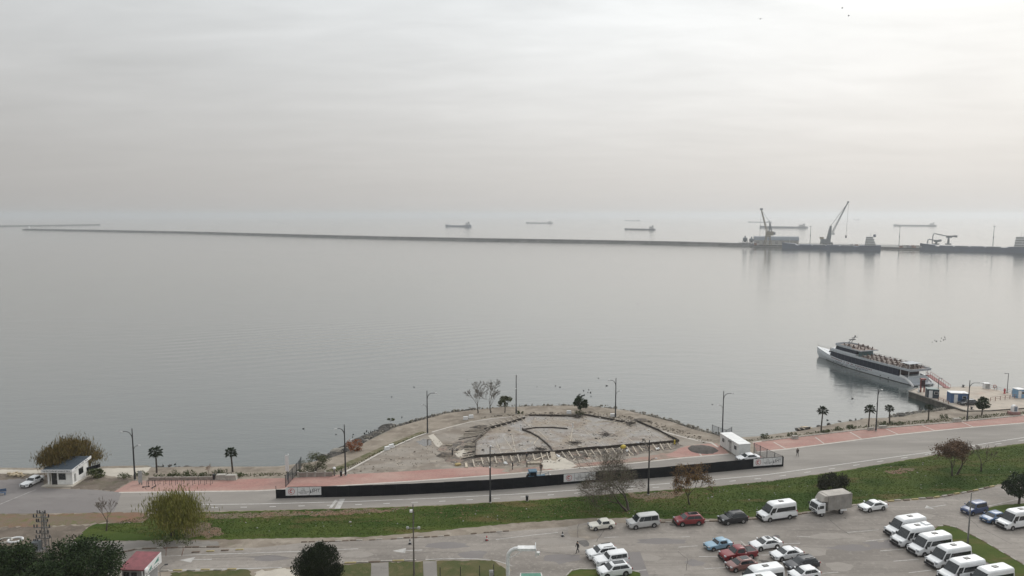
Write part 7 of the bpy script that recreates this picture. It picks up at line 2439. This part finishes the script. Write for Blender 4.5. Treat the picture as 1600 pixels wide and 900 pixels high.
def harbour_crane():
    o = thing('harbour_crane', 'tall mobile harbour crane with raised lattice jib', 'crane', far(1291, 382.6), 0)
    MB().box((0, 0, 2.6), (16, 8, 3.0)).build('chassis', m_crane, o)
    for x in (-7, -3, 3, 7):
        for y in (-4, 4):
            MB().lathe([(.5, -.6), (1.2, -.6), (1.2, .6), (.5, .6)], (x, y, 1.2), 10, 'y').build('wheel', m_tyre, o)
    MB().box((-1.5, 0, 6.5), (13, 6, 5)).build('machine_house', m_crane, o)
    MB().box((-7.5, 0, 10.5), (4, 5, 3)).build('counterweight', m_crane2, o)
    MB().loft([[Vector((x - w_, -w_, z)), Vector((x + w_, -w_, z)), Vector((x + w_, w_, z)), Vector((x - w_, w_, z))] for x, z, w_ in ((3, 8.5, 2.6), (4.2, 18, 1.9), (5.5, 29, 1.1))]).build('tower', m_crane, o)
    MB().box((9, 0, 17), (4.5, 3.4, 3.4)).build('cab', m_super, o)
    A, B = Vector((7, 0, 16)), Vector((30, 0, 65))
    m_ = MB()
    for s_ in (-1, 1):
        for k in (-1, 1):
            m_.bar(A + Vector((-k * .9, s_ * 1.4, k * .4)), B + Vector((-k * .3, s_ * .4, k * .2)), .36)
    n = 14
    for i in range(n):
        u, v = i / n, (i + 1) / n
        for s_ in (-1, 1):
            p = A.lerp(B, u) + Vector((-.9 * (1 - u * .6), s_ * 1.4 * (1 - u * .7), .4))
            q = A.lerp(B, v) + Vector((.9 * (1 - v * .6), s_ * 1.4 * (1 - v * .7), -.4))
            m_.bar(p, q, .2)
    m_.build('jib', m_crane, o)
    for s_ in (-.8, .8):
        MB().bar((5.5, s_, 29), B + Vector((0, s_ * .5, -1)), .22).build('stay_cable', m_trim, o)
    MB().box(B, (2.5, 1.6, 2.0)).build('jib_head', m_crane, o)
    MB().bar(B + Vector((1.0, 0, 0)), (29.5, 0, 14), .22).build('hoist_rope', m_trim, o)
    MB().box((29.5, 0, 12.5), (1.6, 1.4, 4)).build('hook_block', m_trim, o)


harbour_crane()


def portal_crane():
    o = thing('portal_crane', 'ochre grey portal crane with leaning jib at the warehouse', 'crane', far(1199.5, 383.5), 0)
    for x in (-4.5, 4.5):
        for y in (-4, 4):
            MB().bar((x, y, 0), (x * .5, y * .5, 14), .9).build('leg', m_crane2, o)
    MB().box((0, 0, 14), (7, 7, 1.6)).build('portal_head', m_crane2, o)
    MB().box((2.0, 0, 18), (10, 5.5, 6)).build('machine_house', m_crane2, o)
    MB().box((8.5, 0, 18), (3, 5, 4)).build('counterweight', m_crane, o)
    for s_ in (-1.6, 1.6):
        MB().bar((1, s_, 20), (2.2, s_ * .6, 34), .8).build('tower_leg', m_crane, o)
        MB().bar((5, s_, 20), (2.2, s_ * .6, 34), .8).build('tower_leg', m_crane, o)
    A, B = Vector((-2, 0, 21)), Vector((-11.5, 0, 53))
    m_ = MB()
    for s_ in (-1, 1):
        for k in (-1, 1):
            m_.bar(A + Vector((k * 1.2, s_ * 1.3, 0)), B + Vector((k * .4, s_ * .4, 0)), .4)
    for i in range(11):
        for s_ in (-1, 1):
            u, v = i / 11, (i + 1) / 11
            m_.bar(A.lerp(B, u) + Vector((1.2 * (1 - u * .6), s_ * 1.3 * (1 - u * .6), 0)), A.lerp(B, v) + Vector((-1.2 * (1 - v * .6), s_ * 1.3 * (1 - v * .6), 0)), .35)
    m_.build('jib', m_crane2, o)
    MB().box(B + Vector((0, 0, 1)), (3.6, 2, 3)).build('jib_head', m_crane, o)
    MB().bar((2.2, 0, 34), B, .25).build('stay_cable', m_trim, o)
    MB().bar(B, (B.x - 1, 0, 12), .2).build('hoist_rope', m_trim, o)


portal_crane()


def warehouse():
    a, c = far(1184, 382.0), far(1254.5, 383.2)
    d = c - a
    o = thing('warehouse', 'long quay warehouse with blue grey roof and pale wall', 'warehouse', a + Vector((0, 14, 0)), math.atan2(d.y, d.x) * .6)
    L = d.length
    wl = P('warehouse_wall', (.34, .33, .315), .8, var=.25, scale=.1)
    MB().box((L / 2, 9, 3.2), (L, 18, 6.4)).build('wall', wl, o)
    rf = P('warehouse_roof', (.10, .125, .15), .6, var=.2, scale=.05)
    m_ = MB()
    m_.loft([[Vector((x, -.8, 6.2)), Vector((x, 4.5, 11.0)), Vector((x, 9, 12.2)), Vector((x, 13.5, 11.0)), Vector((x, 18.8, 6.2))] for x in (-.8, L + .8)])
    m_.build('roof', rf, o)
    for i in range(7):
        dr = MB().box((L * (i + .5) / 7, -.05, 2.4), (L / 7 * .5, .2, 4.8)).build('door', P('warehouse_door', (.24, .235, .225), .7), o)


warehouse()


def hopper(label, px, h):
    o = thing('hopper', label, 'hopper', far(px, 383.6), 0, 'quay hoppers')
    for x in (-2.6, 2.6):
        for y in (-2.6, 2.6):
            MB().bar((x, y, 0), (x, y, h * .6), .6).build('leg', m_crane, o)
    MB().lathe([(1.0, h * .4), (3.4, h * .62), (3.4, h * .9), (1.4, h), (.4, h + 2.5)], n=10).build('bin', m_crane, o)


hopper('larger hopper tower at the root of the breakwater', 1164, 12.5)
hopper('smaller hopper tower beside the larger one', 1174, 11)


def light_mast(label, px, py, h):
    o = thing('light_mast', label, 'light mast', far(px, py), 0, 'tall light masts on the quay')
    MB().tube([(0, 0, 0), (0, 0, h)], [.5, .25], 6).build('pole', m_crane, o)
    MB().lathe([(1.6, h - .3), (1.8, h + .3)], n=8).build('lamp_ring', m_crane, o)
    MB().box((0, 0, h * .5), (1.2, 1.2, 2)).build('service_box', m_crane, o)


light_mast('tall light mast between warehouse and harbour crane', 1265.5, 382, 28)
light_mast('tall light mast between the two moored ships', 1404.5, 385, 28)
light_mast('tall light mast above the right hand ship', 1551, 388, 30)
cmats = [P('cont_grey', (.16, .165, .17), .6), P('cont_rust', (.2, .11, .08), .6), P('cont_pale', (.35, .34, .32), .6)]
for i, px in enumerate((1180, 1283, 1330, 1338, 1412, 1418, 1426, 1433, 1519, 1530, 1556)):
    o = thing('cargo_stack', 'small cargo stack on the quay, number %s from the left' % ('one two three four five six seven eight nine ten eleven'.split()[i]), 'cargo', far(px, 383.2 + (px - 1180) * .017), 0, 'cargo stacks on the quay')
    for k in range(3):
        MB().box((-4 + k * 4, 0, 1.3 + (k == 1) * .6), (3.6, 2.6, 2.6 + (k == 1) * 1.2)).build('container', cmats[(i + k) % 3], o)

ship('compact dark ship with white bow house anchored beyond the breakwater', far(696, 354.2, SEA_Z), far(735, 354.8, SEA_Z), 7.5, m_ship_blue, 10, 15, True, False)
ship('low dark coaster anchored right of the compact dark ship', far(822, 348.8, SEA_Z), far(863, 349.2, SEA_Z), 4.6, m_ship_dark, 7, 14)
ship('dark coaster anchored just above the breakwater at centre right', far(976, 358.8, SEA_Z), far(1023, 359.6, SEA_Z), 3.8, m_ship_dark, 7.5, 13)
ship('faint distant ship above the centre right coaster', far(976.5, 345.2, SEA_Z), far(1000, 345.2, SEA_Z), 4.5, m_ship_grey, 5, 14, False, False)
ship('faint distant ship left of the portal crane jib', far(1169, 347.4, SEA_Z), far(1206, 347.6, SEA_Z), 4.8, m_ship_grey, 6, 16, True, False)
ship('long grey ship anchored behind the portal crane', far(1187, 355.8, SEA_Z), far(1261, 356.8, SEA_Z), 6, m_ship_grey, 7, 20)
ship('long grey ship anchored above the gap between moored ships', far(1396, 353.2, SEA_Z), far(1463, 353.6, SEA_Z), 5.6, m_ship_grey, 7, 20)
ship('tiny distant ship right of the tall crane jib', far(1334, 343.8, SEA_Z), far(1342, 343.8, SEA_Z), 5, m_ship_grey, 8, 12, False, False)

# ------------------------------------------------------------------ water birds
m_bird = P('dark_feathers', (.025, .025, .025), .8)
m_bird_w = P('white_feathers', (.55, .55, .53), .8)


def bird_mesh(mat, wings=False):
    m_ = MB()
    m_.lathe([(.02, -.34), (.12, -.22), (.17, 0), (.13, .2), (.05, .3)], (0, 0, .08), 8, 'x')
    m_.tube([(.24, 0, .12), (.34, 0, .32), (.36, 0, .36)], [.05, .04, .05], 6)
    m_.tube([(.36, 0, .36), (.48, 0, .35)], [.045, .01], 5)
    if wings:
        for s_ in (-1, 1):
            m_.add([(.15, s_ * .1, .12), (-.12, s_ * .1, .12), (-.22, s_ * .75, .3), (0, s_ * .8, .32), (-.2, s_ * .8, .28)], [(0, 1, 2, 3)])
    else:
        m_.add([(-.3, -.06, .1), (-.3, .06, .1), (-.5, .0, .2)], [(0, 1, 2)])
    return m_.mesh('water_bird', mat)


bm = bird_mesh(m_bird)
bw = bird_mesh(m_bird, True)
spots = [(569.6 + i * 3.2, 676.5 - i * .9 + rs.uniform(-2, 2)) for i in range(8)] + [(905 + rs.uniform(-3, 22), 613 + rs.uniform(-8, 8)) for _ in range(9)]
spots += [(525, 679), (474, 670), (730, 593), (839, 604), (868, 603), (875, 605), (628, 652), (647, 605), (612, 620), (255, 728), (267, 727), (273.5, 725.6), (552, 679), (551, 683), (1113, 632), (948, 603), (935, 591), (1332, 623), (996, 475), (1293, 656.5)]
spots += [(1455 + rs.uniform(0, 22), 530 + rs.uniform(-4, 6)) for _ in range(8)] + [(1475 + rs.uniform(0, 12), 645 + rs.uniform(-8, -3)) for _ in range(0)]
for x, y in spots:
    o = put('water_bird', bm, None, G(x, y, SEA_Z), rs.uniform(0, 6.28))
    k = rs.uniform(.55, .95)
    o.scale = (k, k, k)
    g = 'birds off the left shore' if x < 700 else ('birds off the headland' if x < 1150 else 'birds off the right shore')
    tag(o, 'small dark water bird, one of the ' + g, 'bird', g)
for lb, px, py, dist in (('dark bird flying in the sky, left of the three', 1188, 30, 150), ('dark bird flying in the sky, highest of the three', 1316, 13, 160), ('dark bird flying in the sky, right of the three', 1326, 25, 160)):
    a, b_ = (px - 800) / FOC, (450 - py) / FOC
    dv = Vector((a, math.cos(TILT) + b_ * math.sin(TILT), -math.sin(TILT) + b_ * math.cos(TILT)))
    o = put('flying_bird', bw, None, Vector((0, 0, CAM_H)) + dv * dist, rs.uniform(0, 6.28))
    o.scale = (.55, .55, .55)
    tag(o, lb, 'bird', 'birds in the sky')
